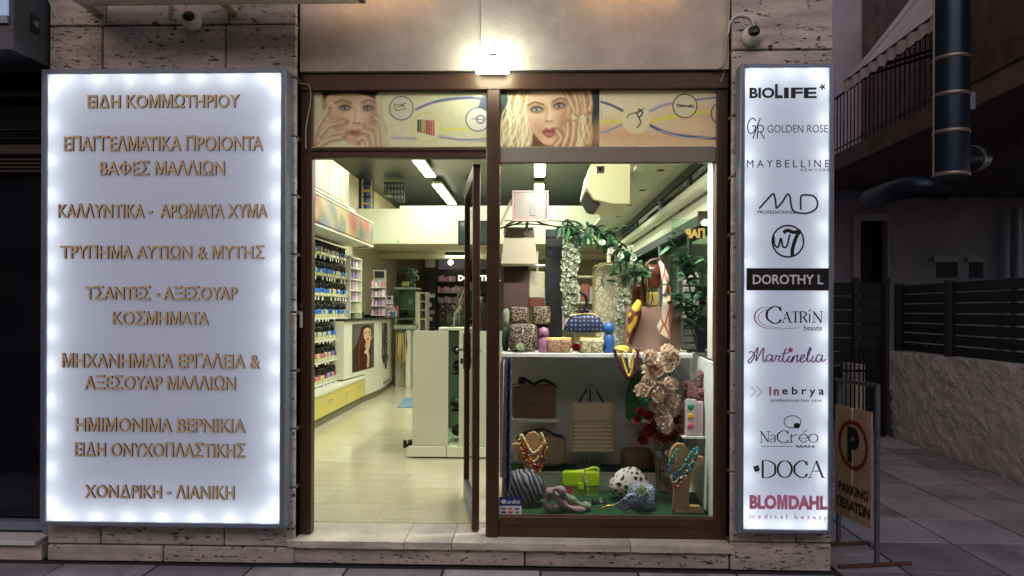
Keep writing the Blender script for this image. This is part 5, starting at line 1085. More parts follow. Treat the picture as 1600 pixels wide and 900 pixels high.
stand(579, 600, 421, 493, 7.0, 'tall silver backed display stand on the counter'); stand(600, 611, 462, 493, 7.4, 'small clear display stand right of the tall one')
cols = ['b05a50', '5a6a8a', 'c07068', '44506a', 'd09a90', '7a8a98', 'c8b8a0', '883a3c']
for k in range(16):
    px = 597 + k * 1.5; y = 7.2 + random.uniform(0, .5); q = PY(px, 494, y); b = MB(); h = random.uniform(.07, .2); b.box(q.x - .03, q.x + .03, y, y + .06, zc + .001, zc + h, bev=.008); tag(b.build('small_pack', mat('sp' + cols[k % 8], cols[k % 8], .4)), 'small coloured pack in the cluster on the counter end', 'pack', 'packs on the counter end')
for k, (px, h, c) in enumerate(((553, .16, 'b3b58e'), (557, .22, 'd8dca4'), (561, .24, 'e0e2b4'), (566, .1, '40443c'))): q = PX(px, 494, -2.62); b = MB(); b.M = Matrix.Translation((q.x, q.y, zc + .002)) @ Matrix.Rotation(.15, 4, 'X'); b.box(-.03, .03, -.006, .006, 0, h, bev=.002); tag(b.build('leaflet', mat('lf' + c, c, .5)), ('dull green', 'pale yellow', 'tallest cream', 'short dark')[k] + ' card leaning on the near end of the counter', 'card')
q = PX(580, 492, -2.6); b = MB(); b.box(q.x - .1, q.x + .1, q.y - .12, q.y + .12, zc + .001, zc + .05, bev=.01); tag(b.build('card_terminal', M_blackp), 'low black box device on the counter top', 'device')
# stacked drawers of dark stock behind the counter
t = thing('stock_rack', 'rack of dark and pink stock stacked behind the counter stand', 'rack', (-2.7, 8.6, 1.4))
for k in range(8): x0, x1, z0, z1 = rect(568, 448 + k * 5.6, 580, 452 + k * 5.6, 8.6); b = MB(); b.box(x0, x1, 8.6, 8.8, z0, z1, bev=.004); b.build('tray', [MBK, PK[0], mat('tan_box', '9a8560', .6), MBK][k % 4], t)

# glass cabinet, white cubby tower, jewellery table
gc = thing('glass_cabinet', 'glass display cabinet with handbags and green figure on its top', 'cabinet', (PY(635, 480, 9).x, 9.2, .15)); M_gl2 = mat_glass('cabinet_glass', (.82, .93, .86), 1.2)
blk('glass_side', 617.5, 452, 618.5, 497, 9.0, .5, M_gl2, gc, 0); blk('front_glass', 618.5, 452, 648, 497, 9.0, .006, M_gl2, gc, 0)
blk('top_shelf', 616, 449, 651, 452, 8.98, .55, mat('mint_edge', 'c9e0c4', .3), gc); blk('mid_shelf', 619, 482, 648, 483, 9.02, .45, mat('mint_edge', 'c9e0c4', .3), gc); blk('cabinet_back', 617, 453, 650, 520, 9.5, .02, mat('mint_glass', '95a88c', .3), gc, floor=True)
blk('cabinet_base', 617, 497.5, 650, 585, 9.02, .45, M_whf, gc, floor=True)
blk('black_case', 621, 499, 644, 506, 8.9, .08, MBK, gc)
for k, (px, py) in enumerate(((641, 472), (633, 489), (632, 478))): q = PY(px, py, 9.15); b = MB(); b.ball(q, .045, .03, .045, 10, 6); b.tube([q, (q.x, q.y, q.z - .1)], .006, 5); tag(b.build('ornament', [M_whf, MBK, M_steel][k]), ('white round', 'small black', 'silver')[k] + ' ornament inside the glass cabinet', 'ornament')
q = PY(628, 435, 9.2); b = MB(); b.box(q.x - .07, q.x + .07, 9.17, 9.24, q.z - .08, q.z + .06, bev=.02); b.tube([(q.x - .05, 9.2, q.z + .05), (q.x - .02, 9.2, q.z + .15), (q.x + .05, 9.2, q.z + .06)], .006, 6); tag(b.build('small_handbag', MBK), 'small black handbag hanging over the glass cabinet', 'handbag')
b = MB(); b.tube(catmull([tuple(PY(*p_, 9.25)) for p_ in ((621, 449), (622, 427), (632, 422), (643, 426), (646, 449))], 5), .008, 6); tag(b.build('bag_stand', M_blackm), 'arched black wire stand on top of the glass cabinet', 'stand')
q = PY(644, 436, 9.3); b = MB()
for k in range(26): w = random.uniform(0, 6.28); r_ = random.uniform(.02, .12); c = Vector((q.x + r_ * math.cos(w), 9.3 + random.uniform(-.05, .05), q.z + random.uniform(-.16, .17))); b.ball(c, .035, .02, .035, 6, 4, rnd=.5, seed=k)
tag(b.build('feather_bunch', mat('mint_feather', '8fae98', .8)), 'pale green feathery bunch on the glass cabinet top', 'feathers')
q = PY(634, 445, 9.1); b = MB(); b.box(q.x - .07, q.x + .06, 9.05, 9.2, q.z - .03, q.z + .06, bev=.015); tag(b.build('small_pouch', mat('cream_pouch', 'cfc79a', .6)), 'cream pouch with blue trim on the glass cabinet', 'pouch')
tw = thing('cubby_tower', 'white open cubby tower beside the glass cabinet', 'shelving', (PY(656, 500, 8.6).x, 8.6, .15))
blk('side_panel', 649, 456, 656, 520, 8.6, .4, M_whf, tw, floor=True); blk('top_panel', 656.2, 457, 664.5, 459, 8.6, .4, M_whf, tw); blk('side_panel', 664.8, 456, 666, 520, 8.6, .4, M_whf, tw, floor=True); blk('back_board', 656, 459, 665, 520, 8.97, .02, M_whf, tw, floor=True)
for p in (470, 484, 498): blk('shelf', 656.2, p, 664.6, p + 1.5, 8.62, .34, M_whf, tw)
jt = thing('jewellery_table', 'white table hung with necklaces beyond the counter', 'table', (PY(628, 560, 8.5).x, 8.5, .15))
blk('table_top', 615, 508, 650, 514, 8.3, .5, mat('pale_glass_top', '9fae96', .2), jt); blk('side_panel', 634, 514.5, 641, 585, 8.35, .4, M_whf, jt, floor=True); blk('back_board', 618, 514.5, 634, 585, 8.7, .03, M_whf, jt, floor=True)
for k in range(12):
    px = 619.5 + k * 1.35; c = random.choice(['b09a4a', '2a2018', '8a7440', '54452e', 'c8bc8a']); p0 = PY(px, 520, 8.3); p1 = PY(px + random.uniform(-.5, .5), random.uniform(545, 580), 8.3); b = MB(); b.tube([p0, p0 * .5 + p1 * .5 + Vector((.01, 0, 0)), p1], [.010, .016, .008], 6); tag(b.build('necklace', mat('nk' + c, c, .4)), '%s necklace in the row hanging under the far table' % {'b09a4a': 'gold', '2a2018': 'black', '8a7440': 'bronze', '54452e': 'dark brown', 'c8bc8a': 'cream'}[c], 'necklace', 'necklaces under the far table')
# central island with two white end panels
IY = 2.42
il = thing('display_island', 'white central display island with a dark open gap in its end', 'display unit', (-.75, IY + .5, .15))
ix1 = .0
x0, x1, z0, z1 = rect(645, 517, 700, 697, IY)
b = MB(); b.box(x0, x1, IY, IY + .03, .262, z1, bev=.002); b.build('end_panel', mat('white_panel', 'c6c6b4', .45), il)
X2 = PY(717, 600, IY).x; b = MB(); b.box(X2, ix1, IY, IY + .03, .262, z1, bev=.002); b.build('end_panel', mat('white_panel', 'c6c6b4', .45), il)
b = MB(); b.box(PY(635, 700, IY - .02).x, PY(697, 700, IY - .02).x, IY - .03, IY + 1.6, .165, .258, bev=.003); b.build('plinth', M_whf, il)
b = MB(); b.box(PY(698, 700, IY - .02).x, ix1, IY - .03, IY + 1.6, .165, .258, bev=.003); b.build('plinth', M_whf, il); b = MB(); b.box(x0, ix1 - .05, IY, IY + 1.5, .151, .164); b.build('plinth_foot', MBK, il)
b = MB(); b.box(x0, x0 + .02, IY + .031, IY + 1.5, .262, z1 - .01); b.build('side_panel', M_whf, il); b = MB(); b.box(x0 + .02, ix1, IY + 1.0, IY + 1.03, .262, z1 - .01); b.build('back_board', mat('grey_green', '6f7a68', .5), il)
b = MB(); b.box(x0, ix1, IY + .035, IY + 1.5, z1 - .008, z1, bev=.002); b.build('glass_top', mat_glass('cabinet_glass'), il)
for zz in (.55, .9): b = MB(); b.box(x1 + .002, X2 + .3, IY + .2, IY + .95, zz, zz + .01); b.build('glass_shelf', M_gl2, il)
for k, (zz, w_) in enumerate(((.3, .1), (.57, .12), (.92, .08), (1.08, .1))):
    b = MB(); xx = (x1 + X2) / 2; b.ball((xx, IY + .35, zz + .05), w_ * .6, .12, .05, 10, 6, rnd=.3, seed=k); tag(b.build('folded_bag', M_blackp), ('lowest', 'second', 'third', 'topmost')[k] + ' dark bag seen in the gap of the white island', 'bag')
# brushes and black tools standing on the island
for k in range(46):
    px = random.uniform(688, 752); y = IY + random.uniform(.15, .9); q = PY(px, 500, y); h = random.uniform(.12, .34) * (1.3 if px > 712 else .8); c = random.choice(['141416', '3a2a20', '5a5a44', '6a2a2a', '8a8a78', '2a3a30', '141416'])
    b = MB(); b.tube([(q.x, y, z1 + .002), (q.x + random.uniform(-.03, .08), y, z1 + h * .7), (q.x + random.uniform(-.03, .09), y, z1 + h)], [.006, .012, .020 if k % 3 else .006], 6); tag(b.build('hair_brush', mat('hb' + c, c, .45)), '%s handled brush standing in the bunch on the white island' % {'141416': 'black', '3a2a20': 'dark brown', '5a5a44': 'olive', '6a2a2a': 'dark red', '8a8a78': 'pale grey', '2a3a30': 'dark green'}[c], 'brush', 'brushes on the white island')
b = MB(); q = PY(706, 515, IY + .1); b.box(q.x - .12, q.x + .12, IY + .06, IY + .3, z1 + .001, z1 + .03, bev=.004); tag(b.build('brush_tray', M_whf), 'pale tray at the foot of the brushes on the island', 'tray')
bx2 = MB(); q = PY(672, 505, 6.5)
# blue mat and a black clip by the island
a_, c_ = PZ(621, 637, .152), PZ(650, 637, .152); d_ = PZ(637, 622, .152)
b = MB(); b.prism([(a_.x, a_.y), (c_.x, c_.y), (c_.x, d_.y), (d_.x - .05, d_.y)], .1515, .160, axis='z'); tag(b.build('floor_mat', mat('blue_mat', '6f8ea3', .8)), 'blue grey floor mat showing behind the white island', 'mat')
q = PY(637, 692, IY - .1); b = MB(); b.box(q.x - .035, q.x - .005, IY - .14, IY - .1, q.z - .04, q.z + .03, bev=.004); b.box(q.x + .01, q.x + .045, IY - .14, IY - .1, q.z - .02, q.z + .035, bev=.004); b.box(q.x - .006, q.x + .011, IY - .14, IY - .1, q.z - .028, q.z + .0); tag(b.build('door_stop', M_blackp), 'small black bracket at the corner of the island plinth', 'bracket')
q = PX(640, 623, -1.6)

# ------------------------------------------------------------ right wall with high windows above the display
M_win = mat('dark_window_frame', '26302c', .5); rw = thing('side_window_wall', 'white side wall with dark framed high windows and roller tube', 'wall', (XWR, 3, .15))
b = MB(); b.box(XWR, XWR + .02, .31, YB, .0, 1.15); b.box(XWR, XWR + .02, .31, YB, 2.9, 3.62); b.build('wall_panel', M_wallw, rw)
b = MB(); b.box(XWR + .10, XWR + .12, .31, YB, 1.15, 2.9); b.build('window_glass', mat('night_glass', '39443f', .06, spec=.9), rw)
for z0, z1, nm_ in ((2.72, 2.80, 'window_head'), ): b = MB(); b.box(XWR - .03, XWR - .001, .31, 9, z0 - .04, z1 - .045); b.build(nm_, M_win, rw)
for y in (.75, 2.1, 3.6, 5.4, 7.4): b = MB(); b.box(XWR - .028, XWR - .001, y, y + .09, 2.5, 2.678); b.box(XWR - .028, XWR - .001, y, y + .09, 1.0, 2.3); b.build('mullion', M_win if y != 3.6 else M_grey, rw)
b = MB(); b.tube([(XWR - .09, .32, 2.46), (XWR - .09, 8, 2.46)], .055, 14); b.build('roller_tube', M_soff, rw)
b = MB(); b.box(XWR - .04, XWR - .001, .32, 8, 2.28, 2.40); b.build('fascia_strip', M_whf, rw); b = MB(); b.box(XWR - .035, XWR - .001, .32, 8, 2.20, 2.278); b.build('lower_strip', mat('slate', '3d4750', .5), rw)
b = MB(); b.box(XWR - .32, XWR - .03, 3.4, 9, .151, 1.1); tag(b.build('low_unit', M_whf), 'low white unit running along the side windows', 'unit')
tb = thing('side_shelf_unit', 'white shelves stocked with mixed boxes behind the display window', 'shelving', (.7, 5.6, .15)); yy = 5.6
for k, zz in enumerate((.16, .55, .9, 1.25, 1.6, 1.95)):
    b = MB(); b.box(.05, 1.0, yy, yy + .35, zz, zz + .02); b.build('shelf', M_whf, tb)
    x = .08
    while x < .95 and zz < 1.9: w = random.uniform(.05, .11); b = MB(); b.box(x, x + w - .008, yy + .02, yy + .2, zz + .021, zz + random.uniform(.12, .27), bev=.004); q_ = random.choice([('mauve', PK[0]), ('lilac', PK[1]), ('grey', PK[2]), ('pale pink', PK[3]), ('violet', PK[5]), ('white', M_whf), ('white', M_whf), ('blue', BC['blue']), ('black', MBK), ('cream', BC['cream']), ('red brown', mat('sp' + cols[0], cols[0], .4))]); tag(b.build('stock_box', q_[1]), '%s box on the %s white shelf behind the display' % (q_[0], ('lowest', 'second', 'third', 'fourth', 'top', 'top')[k]), 'box', 'boxes on the shelves behind the display'); x += w
b = MB(); b.box(.03, .05, yy, yy + .35, .151, 2.3); b.box(1.0, 1.02, yy, yy + .35, .151, 2.3); b.build('side_panel', M_whf, tb)
# lit letters on the side glass, read from behind
lt = thing('window_letters', 'gold backwards letters glowing on the side glass beside the display', 'lettering', (1.0, 1.2, 2.0)); yl = 1.1; b = MB(); x0, x1, z0, z1 = rect(1071, 357, 1101, 372, yl); put_text(b, "ΠΑΡ", x0, x1, z0, z1, yl, .05, .012, mirror=True); b.build('letters', mat('gold_letters', 'b89a50', .4), lt, fix=False)
b = MB(); b.box(x0 - .1, x1 + .03, yl + .01, yl + .014, z0 - .3, z1 + .07); b.build('backing_glass', M_gl2, lt)
q = PY(1103, 348, 1.15); t = thing('small_lamp', 'small glowing oval lamp above the backwards letters', 'lamp', tuple(q)); b = MB(); b.ball(q, .035, .03, .022, 14, 8); b.build('bulb', mat('warm_bulb', 'fff0d0', .4, emit=7, ecol='fff0d0'), t); b = MB(); b.box(q.x - .05, q.x + .03, q.y + .03, q.y + .05, q.z - .02, q.z + .09); b.build('backplate', M_brownd, t)
# ------------------------------------------------------------ the display window
ZT, YR, ZR, YBK = .22, .97, .344, 1.30
ZSH = PY(950, 552.5, .66).z
WLX, WRX = PY(781, 500, .13).x - .02, PY(1114, 500, .16).x
M_turf = mat('green_turf', '1c5a2c', .95, noise=.5, scale=60, bump=1, bscale=220, col2='123c1e')
M_back = mat('display_back', 'eceef3', .6, noise=.1, scale=2)
ds = thing('display_platform', 'stepped window platform with green turf and pale grey back boards', 'platform', (.4, .6, .15))
b = MB(); b.box(WLX, WRX, .172, YR, .151, ZT - .006); b.box(WLX, WRX, YR + .02, YBK, .151, ZR - .006); b.build('base', M_back, ds)
b = MB(); b.box(WLX, WRX, .172, YR - .002, ZT - .005, ZT, bev=.002); b.build('lower_turf', M_turf, ds)
b = MB(); b.box(WLX, WRX, YR + .025, YBK - .001, ZR - .005, ZR, bev=.002); b.build('upper_turf', M_turf, ds)
b = MB(); b.box(WLX, WRX + .03, YR, YR + .018, ZT, ZR - .012); b.build('riser', M_back, ds)
b = MB(); b.box(WLX, WRX + .03, YR - .006, YR + .024, ZR - .0115, ZR + .006, bev=.002); b.build('riser_edge', M_white, ds)
b = MB(); b.box(WLX - .02, XWR - .001, YBK, YBK + .02, ZR - .02, ZSH - .03); b.build('back_panel', M_back, ds)
b = MB(); b.box(WRX + .0, WRX + .02, .172, .30, ZSH, 2.45); b.build('side_strip', M_white, ds)
b = MB(); b.prism([(WRX + .015, .172), (WRX + .035, .172), (WRX + .12, YBK), (WRX + .10, YBK)], .151, ZSH - .03, axis='z'); b.build('side_panel', M_back, ds)
b = MB(); b.prism([(WRX, .175), (WRX + .014, .175), (WRX + .07, YR - .01), (WRX, YR - .01)], .151, ZT - .001, axis='z'); b.build('turf_edge', M_turf, ds)
shf = MB(); shf.box(PY(783, 552, .66).x, WRX - .01, .66, YBK + .02, ZSH - .028, ZSH, bev=.003); tag(shf.build('display_shelf', M_white), 'long white shelf across the window carrying handbags', 'shelf')

def sup(mb, c, rx, ry, rz, e=.35, e2=None, taper=0, n=20, m=12, mi=0, bulge=0, wob=0, seed=0):
    """soft rounded block (bags, pouches); taper > 0 narrows it towards the top"""
    e2 = e if e2 is None else e2; g = random.Random(seed); ph = [g.uniform(0, 6.28) for _ in range(6)]
    f = lambda v, p: math.copysign(abs(v) ** p, v); vs = []
    for i in range(m + 1):
        a = -math.pi / 2 + math.pi * i / m
        for j in range(n):
            w = 2 * math.pi * j / n; x = f(math.cos(a), e2) * f(math.cos(w), e); y = f(math.cos(a), e2) * f(math.sin(w), e); z = f(math.sin(a), e2)
            k = 1 - taper * z
            q = 1 + wob * (math.sin(3 * w + ph[0] + 2 * a) + math.sin(7 * w + ph[1]) * .6 + math.sin(5 * a + ph[2] + w) * .7)
            vs.append((c[0] + rx * x * k * q, c[1] + ry * y * q * (1 + bulge * (1 - z * z)), c[2] + rz * z * (1 + wob * math.sin(2 * w + ph[3]))))
    return mb.add(vs, [(i * n + j, i * n + (j + 1) % n, (i + 1) * n + (j + 1) % n, (i + 1) * n + j) for i in range(m) for j in range(n)], mi, True)
def rc(px0, py0, px1, py1, y): x0, x1, z0, z1 = rect(px0, py0, px1, py1, y); return (x0 + x1) / 2, (z0 + z1) / 2, (x1 - x0) / 2, (z1 - z0) / 2
def pbox(px0, py0, px1, py1, y, dep, e=.3, m=None, name='body', parent=None, **k):
    cx, cz, hx, hz = rc(px0, py0, px1, py1, y); b = MB(); sup(b, (cx, y + dep / 2, cz), hx, dep / 2, hz, e, **k); return b.build(name, m, parent, fix=False)
def ptube(pts, y, r, m, name, parent=None, n=6, k=5): b = MB(); b.tube(catmull([tuple(PY(p[0], p[1], y if len(p) < 3 else p[2])) for p in pts], k), r, n); return b.build(name, m, parent)
def at(px, py, y): p = PY(px, py, y); return (p.x, p.y, p.z)

M_taupe = mat('taupe_leather', 'a28f78', .5, bump=.15, bscale=120); M_tbr = mat('taupe_brown', '7a5f4c', .45, bump=.15, bscale=120); M_dbr = mat('dark_brown_leather', '452a20', .4, bump=.1); M_rib = mat('ribbed_taupe', 'c6b49a', .55)
M_blst = mat('black_strap', '18120f', .4); M_gold = mat('gold_metal', 'b99a4a', .3, metal=.9)

# brown satchel on its own little shelf
b = MB(); x0, x1, z0, z1 = rect(797, 655, 873, 660, 1.02); b.box(x0, x1, 1.02, YBK - .002, z0, z1, bev=.003); tag(b.build('small_shelf', M_white), 'short white shelf under the brown satchel', 'shelf')
t = thing('brown_satchel', 'flat brown satchel with dark handle on the short white shelf', 'handbag', (at(835, 655, 1.1)[0], 1.1, z1))
pbox(799, 602, 869, 655, 1.06, .14, .18, M_tbr, 'body', t, e2=.18); pbox(800, 602, 868, 632, 1.052, .03, .18, M_tbr, 'flap', t, e2=.3)
ptube([(798, 603), (812, 599), (822, 594), (834, 600), (846, 595), (858, 597), (869, 605)], 1.12, .012, M_blst, 'handle', t); pbox(809, 589, 822, 600, 1.06, .04, .6, M_blst, 'bow', t)
pbox(830, 624, 836, 627, 1.045, .01, .3, M_gold, 'clasp', t)
# ribbed backpack hung on a T stand
t = thing('ribbed_backpack', 'ribbed pale taupe backpack with flap hanging on a chrome hook stand', 'backpack', at(927, 707, .98))
b = MB(); cx, cz, hx, hz = rc(893, 630, 961, 707, 1.0)
nr = 10
for k in range(nr): zz = cz - hz + 2 * hz * (k + .5) / nr * .80; w = hx * (1.0 - .13 * k / nr); sup(b, (cx, 1.06, zz), w, .065, hz * .80 / nr * 1.42, .25, .6, n=24, m=8)
b.build('ribbed_body', M_rib, t, fix=False)
pbox(895, 629, 958, 660, .985, .10, .25, mat('smooth_taupe', 'c2b096', .5), 'flap', t, e2=.25)
ptube([(904, 631), (911, 617), (917, 609)], 1.0, .008, M_blst, 'strap', t); ptube([(944, 631), (936, 617), (931, 609)], 1.0, .008, M_blst, 'strap', t); ptube([(922, 631), (922, 612)], 1.05, .006, M_blst, 'strap', t)
t = thing('hook_stand', 'slim metal hook stand holding the ribbed backpack', 'stand', at(919, 735, 1.02)); q = at(919, 720, 1.13)
b = MB(); b.tube([(q[0] + .012, 1.15, ZR), (q[0] + .012, 1.15, at(922, 606, 1.15)[2])], .009, 8); b.build('pole', M_steel, t); ptube([(915, 609), (918, 604), (924, 601), (930, 604), (934, 609)], 1.12, .007, M_steel, 'hook', t)
b = MB(); b.prism([(q[0] - .09, ZR + .001), (q[0] + .10, ZR + .001), (q[0] + .08, ZR + .04), (q[0] - .07, ZR + .04)], 1.02, 1.2); b.build('foot', mat('grey_plate', '6a6c74', .4, metal=.4), t)
# soft taupe bag behind left bust
t = thing('soft_handbag', 'soft taupe handbag standing behind the left necklace bust', 'handbag', at(846, 728, 1.0)); pbox(804, 682, 885, 729, 1.02, .2, .4, M_taupe, 'body', t, e2=.3, wob=.012, seed=3)
ptube([(806, 685), (818, 678), (835, 672), (850, 671), (865, 678), (880, 683)], 1.03, .009, M_blst, 'handle', t); b = MB(); b.box(*[at(873, 690, 1.0)[0], at(875, 690, 1.0)[0]], 1.005, 1.016, at(873, 704, 1.0)[2], at(873, 684, 1.0)[2]); b.build('zip_pull', M_steel, t); pbox(858, 680, 861, 688, 1.0, .012, .3, M_taupe, 'tab', t)
# rolled brown bag
t = tag(pbox(972, 704, 1024, 736, 1.02, .2, .5, M_tbr, 'rolled_bag', None, e2=.5, wob=.01, seed=9), 'rolled brown leather bag lying left of the flower vase', 'handbag')

# necklace busts
M_kraft = mat('kraft_bust', 'b08a60', .7, noise=.12, scale=10)
def bust(px0, px1, pt, pb, y, label, lean, foot=True):
    """curved display bust: neck and shoulders above a curved foot; lean is the side its profile curves to"""
    t = thing('necklace_bust', label, 'display bust', at((px0 + px1) / 2, pb, y))
    cx, cz, hx, hz = rc(px0, pt, px1, pb, y); b = MB()
    out = [(-.30, 1.0), (-.05, 1.02), (.16, .96), (.34, .78), (.62, .66), (1.0, .62), (.98, .50), (.62, .25), (.40, -.05), (.30, -.45), (.32, -.80), (.40, -1.0), (-.38, -1.0), (-.42, -.6), (-.42, -.2), (-.52, .15), (-.62, .5), (-.55, .8)]
    out = [(cx + u * hx * lean, cz + v * hz) for u, v in catmull(out, 4, True)]
    b.prism(out, y, y + .05, smooth=False); b.build('bust_board', M_kraft, t)
    if foot: b = MB(); b.box(cx - .35 * hx * lean, cx + 1.0 * hx * lean, y - .01, y + .14, ZT + .001, ZT + .022, bev=.004); b.build('foot_plate', M_kraft, t)
    return t
bl_ = bust(800, 858, 677, 772, .62, 'left kraft necklace bust hung with orange and gold beads', -1, False)
br_ = bust(1034, 1100, 695, 800, .40, 'right kraft necklace bust with turquoise and coral beads', 1)
def beads(pts, y, r, mats, label, n, cat='necklace', closed=False, jit=.0, name='bead_necklace', grp=None):
    p = catmull([tuple(PY(a[0], a[1], y)) for a in pts], 12); L = [0]
    for a, c in zip(p, p[1:]): L.append(L[-1] + (Vector(c) - Vector(a)).length)
    t = thing(name, label, cat, p[0], grp); me = {}; N = n
    b0 = MB(); b0.ball((0, 0, 0), r, r, r, 8, 6); 
    for i, mm in enumerate(mats): o = b0.build('bead', mm); me[i] = o.data; bpy.data.objects.remove(o)
    for k in range(N):
        s = L[-1] * k / (N - 1); j = max(i for i in range(len(L)) if L[i] <= s + 1e-9); j = min(j, len(p) - 2); f = (s - L[j]) / max(1e-9, L[j + 1] - L[j]); c = Vector(p[j]) * (1 - f) + Vector(p[j + 1]) * f
        o = bpy.data.objects.new('bead', me[random.randrange(len(mats))]); C.objects.link(o); o.parent = t; o.location = c - Vector(t.location) + Vector((random.uniform(-jit, jit), random.uniform(-jit, 0), random.uniform(-jit, jit)))
    b = MB(); b.tube(p[::3] + [p[-1]], r * .25, 5); b.build('cord', M_gold, t); return t
Mb = {k: mat('bead_' + k, c, .25) for k, c in dict(orange='c8702c', gold='d9bb62', brown='6a2e18', cream='e8dcc0', turq='2f9c92', coral='d07060', blue='4a6a9a', maroon='5a1530', yellow='e0cc50', red='a02418').items()}
beads([(813, 682), (820, 700), (830, 718), (838, 728), (846, 718), (849, 700), (846, 682)], .60, .012, [Mb['orange'], Mb['gold'], Mb['brown']], 'orange and gold bead necklace lowest on the left bust', 34, jit=.004)
beads([(816, 680), (824, 696), (834, 708), (844, 700), (850, 690), (846, 678)], .595, .010, [Mb['cream'], Mb['gold']], 'cream and gold necklace highest on the left bust', 30, jit=.003)
beads([(812, 690), (822, 715), (834, 735), (842, 735), (850, 715), (852, 695)], .592, .009, [Mb['brown'], Mb['red'], Mb['orange']], 'dark red bead strand hanging longest on the left bust', 40, jit=.005)
beads([(1087, 699), (1078, 712), (1066, 730), (1054, 742), (1048, 736), (1050, 718), (1058, 704)], .385, .010, [Mb['turq'], Mb['turq'], Mb['blue']], 'turquoise bead necklace across the right bust', 40, jit=.007)
beads([(1089, 703), (1082, 720), (1068, 742), (1052, 752), (1046, 735), (1047, 722)], .38, .009, [Mb['turq'], Mb['cream'], Mb['blue']], 'turquoise and white strand just below the first', 36, jit=.006)
beads([(1072, 742), (1064, 754), (1056, 760), (1050, 752), (1049, 742)], .378, .009, [Mb['coral'], Mb['cream'], Mb['coral']], 'coral bead loop at the bottom of the right bust', 20, jit=.003)
beads([(1057, 712), (1057, 722), (1056, 730)], .376, .006, [Mb['coral'], Mb['gold']], 'short coral strand at the neck of the right bust', 10)

beads([(814, 681), (821, 703), (833, 722), (845, 706), (851, 686)], .598, .009, [Mb['gold'], Mb['cream'], Mb['orange']], 'pale gold strand between the orange and cream ones', 34, jit=.004)
beads([(811, 686), (816, 706), (828, 728), (838, 742), (848, 726), (854, 700)], .590, .008, [Mb['orange'], Mb['gold'], Mb['brown']], 'thin amber strand at the outside of the left bust', 40, jit=.005)
beads([(1090, 706), (1084, 724), (1074, 740), (1060, 750), (1048, 744)], .379, .009, [Mb['blue'], Mb['turq'], Mb['maroon']], 'blue and turquoise strand at the outside of the right bust', 32, jit=.006)
# lime handbag with chain
M_lime = mat('lime_leather', 'a8c81c', .4)
t = thing('lime_handbag', 'bright lime green handbag with chain strap on the lower turf', 'handbag', at(907, 778, .82)); pbox(879, 738, 936, 777, .84, .10, .16, M_lime, 'body', t, e2=.2); pbox(878, 737, 937, 761, .825, .03, .16, M_lime, 'flap', t, e2=.3)
ptube([(885, 739), (900, 737), (915, 735), (928, 731), (935, 734), (932, 740)], .85, .012, M_lime, 'handle', t); pbox(903, 755, 913, 765, .815, .015, .2, M_lime, 'clasp_tab', t)
beads([(914, 735), (914, 748), (917, 756), (918, 770), (918, 783)], .81, .008, [M_steel, Mb['cream']], 'silver chain lying over the lime handbag', 22, 'chain', name='bag_chain')
# shoe-like ornaments right of the lime bag
for px, py, m_, lab in ((939, 781, M_steel, 'small silver ornament right of the lime handbag'), (944, 768, mat('dark_orn', '20242a', .3), 'dark little figure at the right of the lime handbag')):
    b = MB(); q = at(px, py, .62); b.lathe([(0, 0), (.02, .002), (.022, .012), (.008, .02), (.010, .032), (.0, .04)], (q[0], .62, ZT + .001), 10); tag(b.build('ornament', m_), lab, 'ornament')
b = MB(); q = at(929, 782, .60); b.lathe([(0, 0), (.02, 0), (.022, .03), (.008, .036), (.010, .05), (0, .052)], (q[0], .60, ZT + .001), 12); tag(b.build('perfume_bottle', mat('smoky', '3c3a3a', .15)), 'small dark bottle standing before the lime handbag', 'bottle')

# fabric heaps
def cloth(px0, py0, px1, py1, y, dep, m, name, label, seed, wob=.05, e=.75, cat='scarf'):
    cx, cz, hx, hz = rc(px0, py0, px1, py1, y); b = MB(); sup(b, (cx, y + dep / 2, cz), hx, dep / 2, hz, e, e * .9, n=44, m=26, wob=wob, seed=seed); return tag(b.build(name, m, fix=False), label, cat)
M_zeb = mat_cells('zebra_cloth', '15161a', '7d7e86', 13, .5, (1, 1.3, .5), wave=True, rot=.7)
M_leo = mat_cells('leopard_cloth', 'a58e74', '0e0a08', 52, .065); M_leow = mat_cells('white_leopard', 'd9d6ca', '0e0e10', 24, .18); M_leob = mat_cells('blue_leopard', 'b4bad0', '23264a', 60, .11)
t = thing('zebra_pouch', 'black and grey zebra striped cloth bag slumped under the left bust', 'cloth bag', at(818, 788, .45)); cx, cz, hx, hz = rc(790, 739, 848, 789, .45); b = MB(); sup(b, (cx, .55, cz), hx, .1, hz, .7, .6, n=40, m=24, wob=.05, seed=4, taper=.30); b.build('body', M_zeb, t, fix=False)
cloth(784, 750, 800, 784, .5, .12, mat('black_sequin', '202226', .3, noise=.6, scale=90), 'dark_pouch', 'dark glittering pouch left of the zebra bag', 6, cat='pouch')
M_mauve = mat('mauve_cloth', '9c8488', .85)
t = thing('mauve_scarf', 'coiled mauve and grey green scarf on the turf before the lime handbag', 'scarf', at(890, 800, .35))
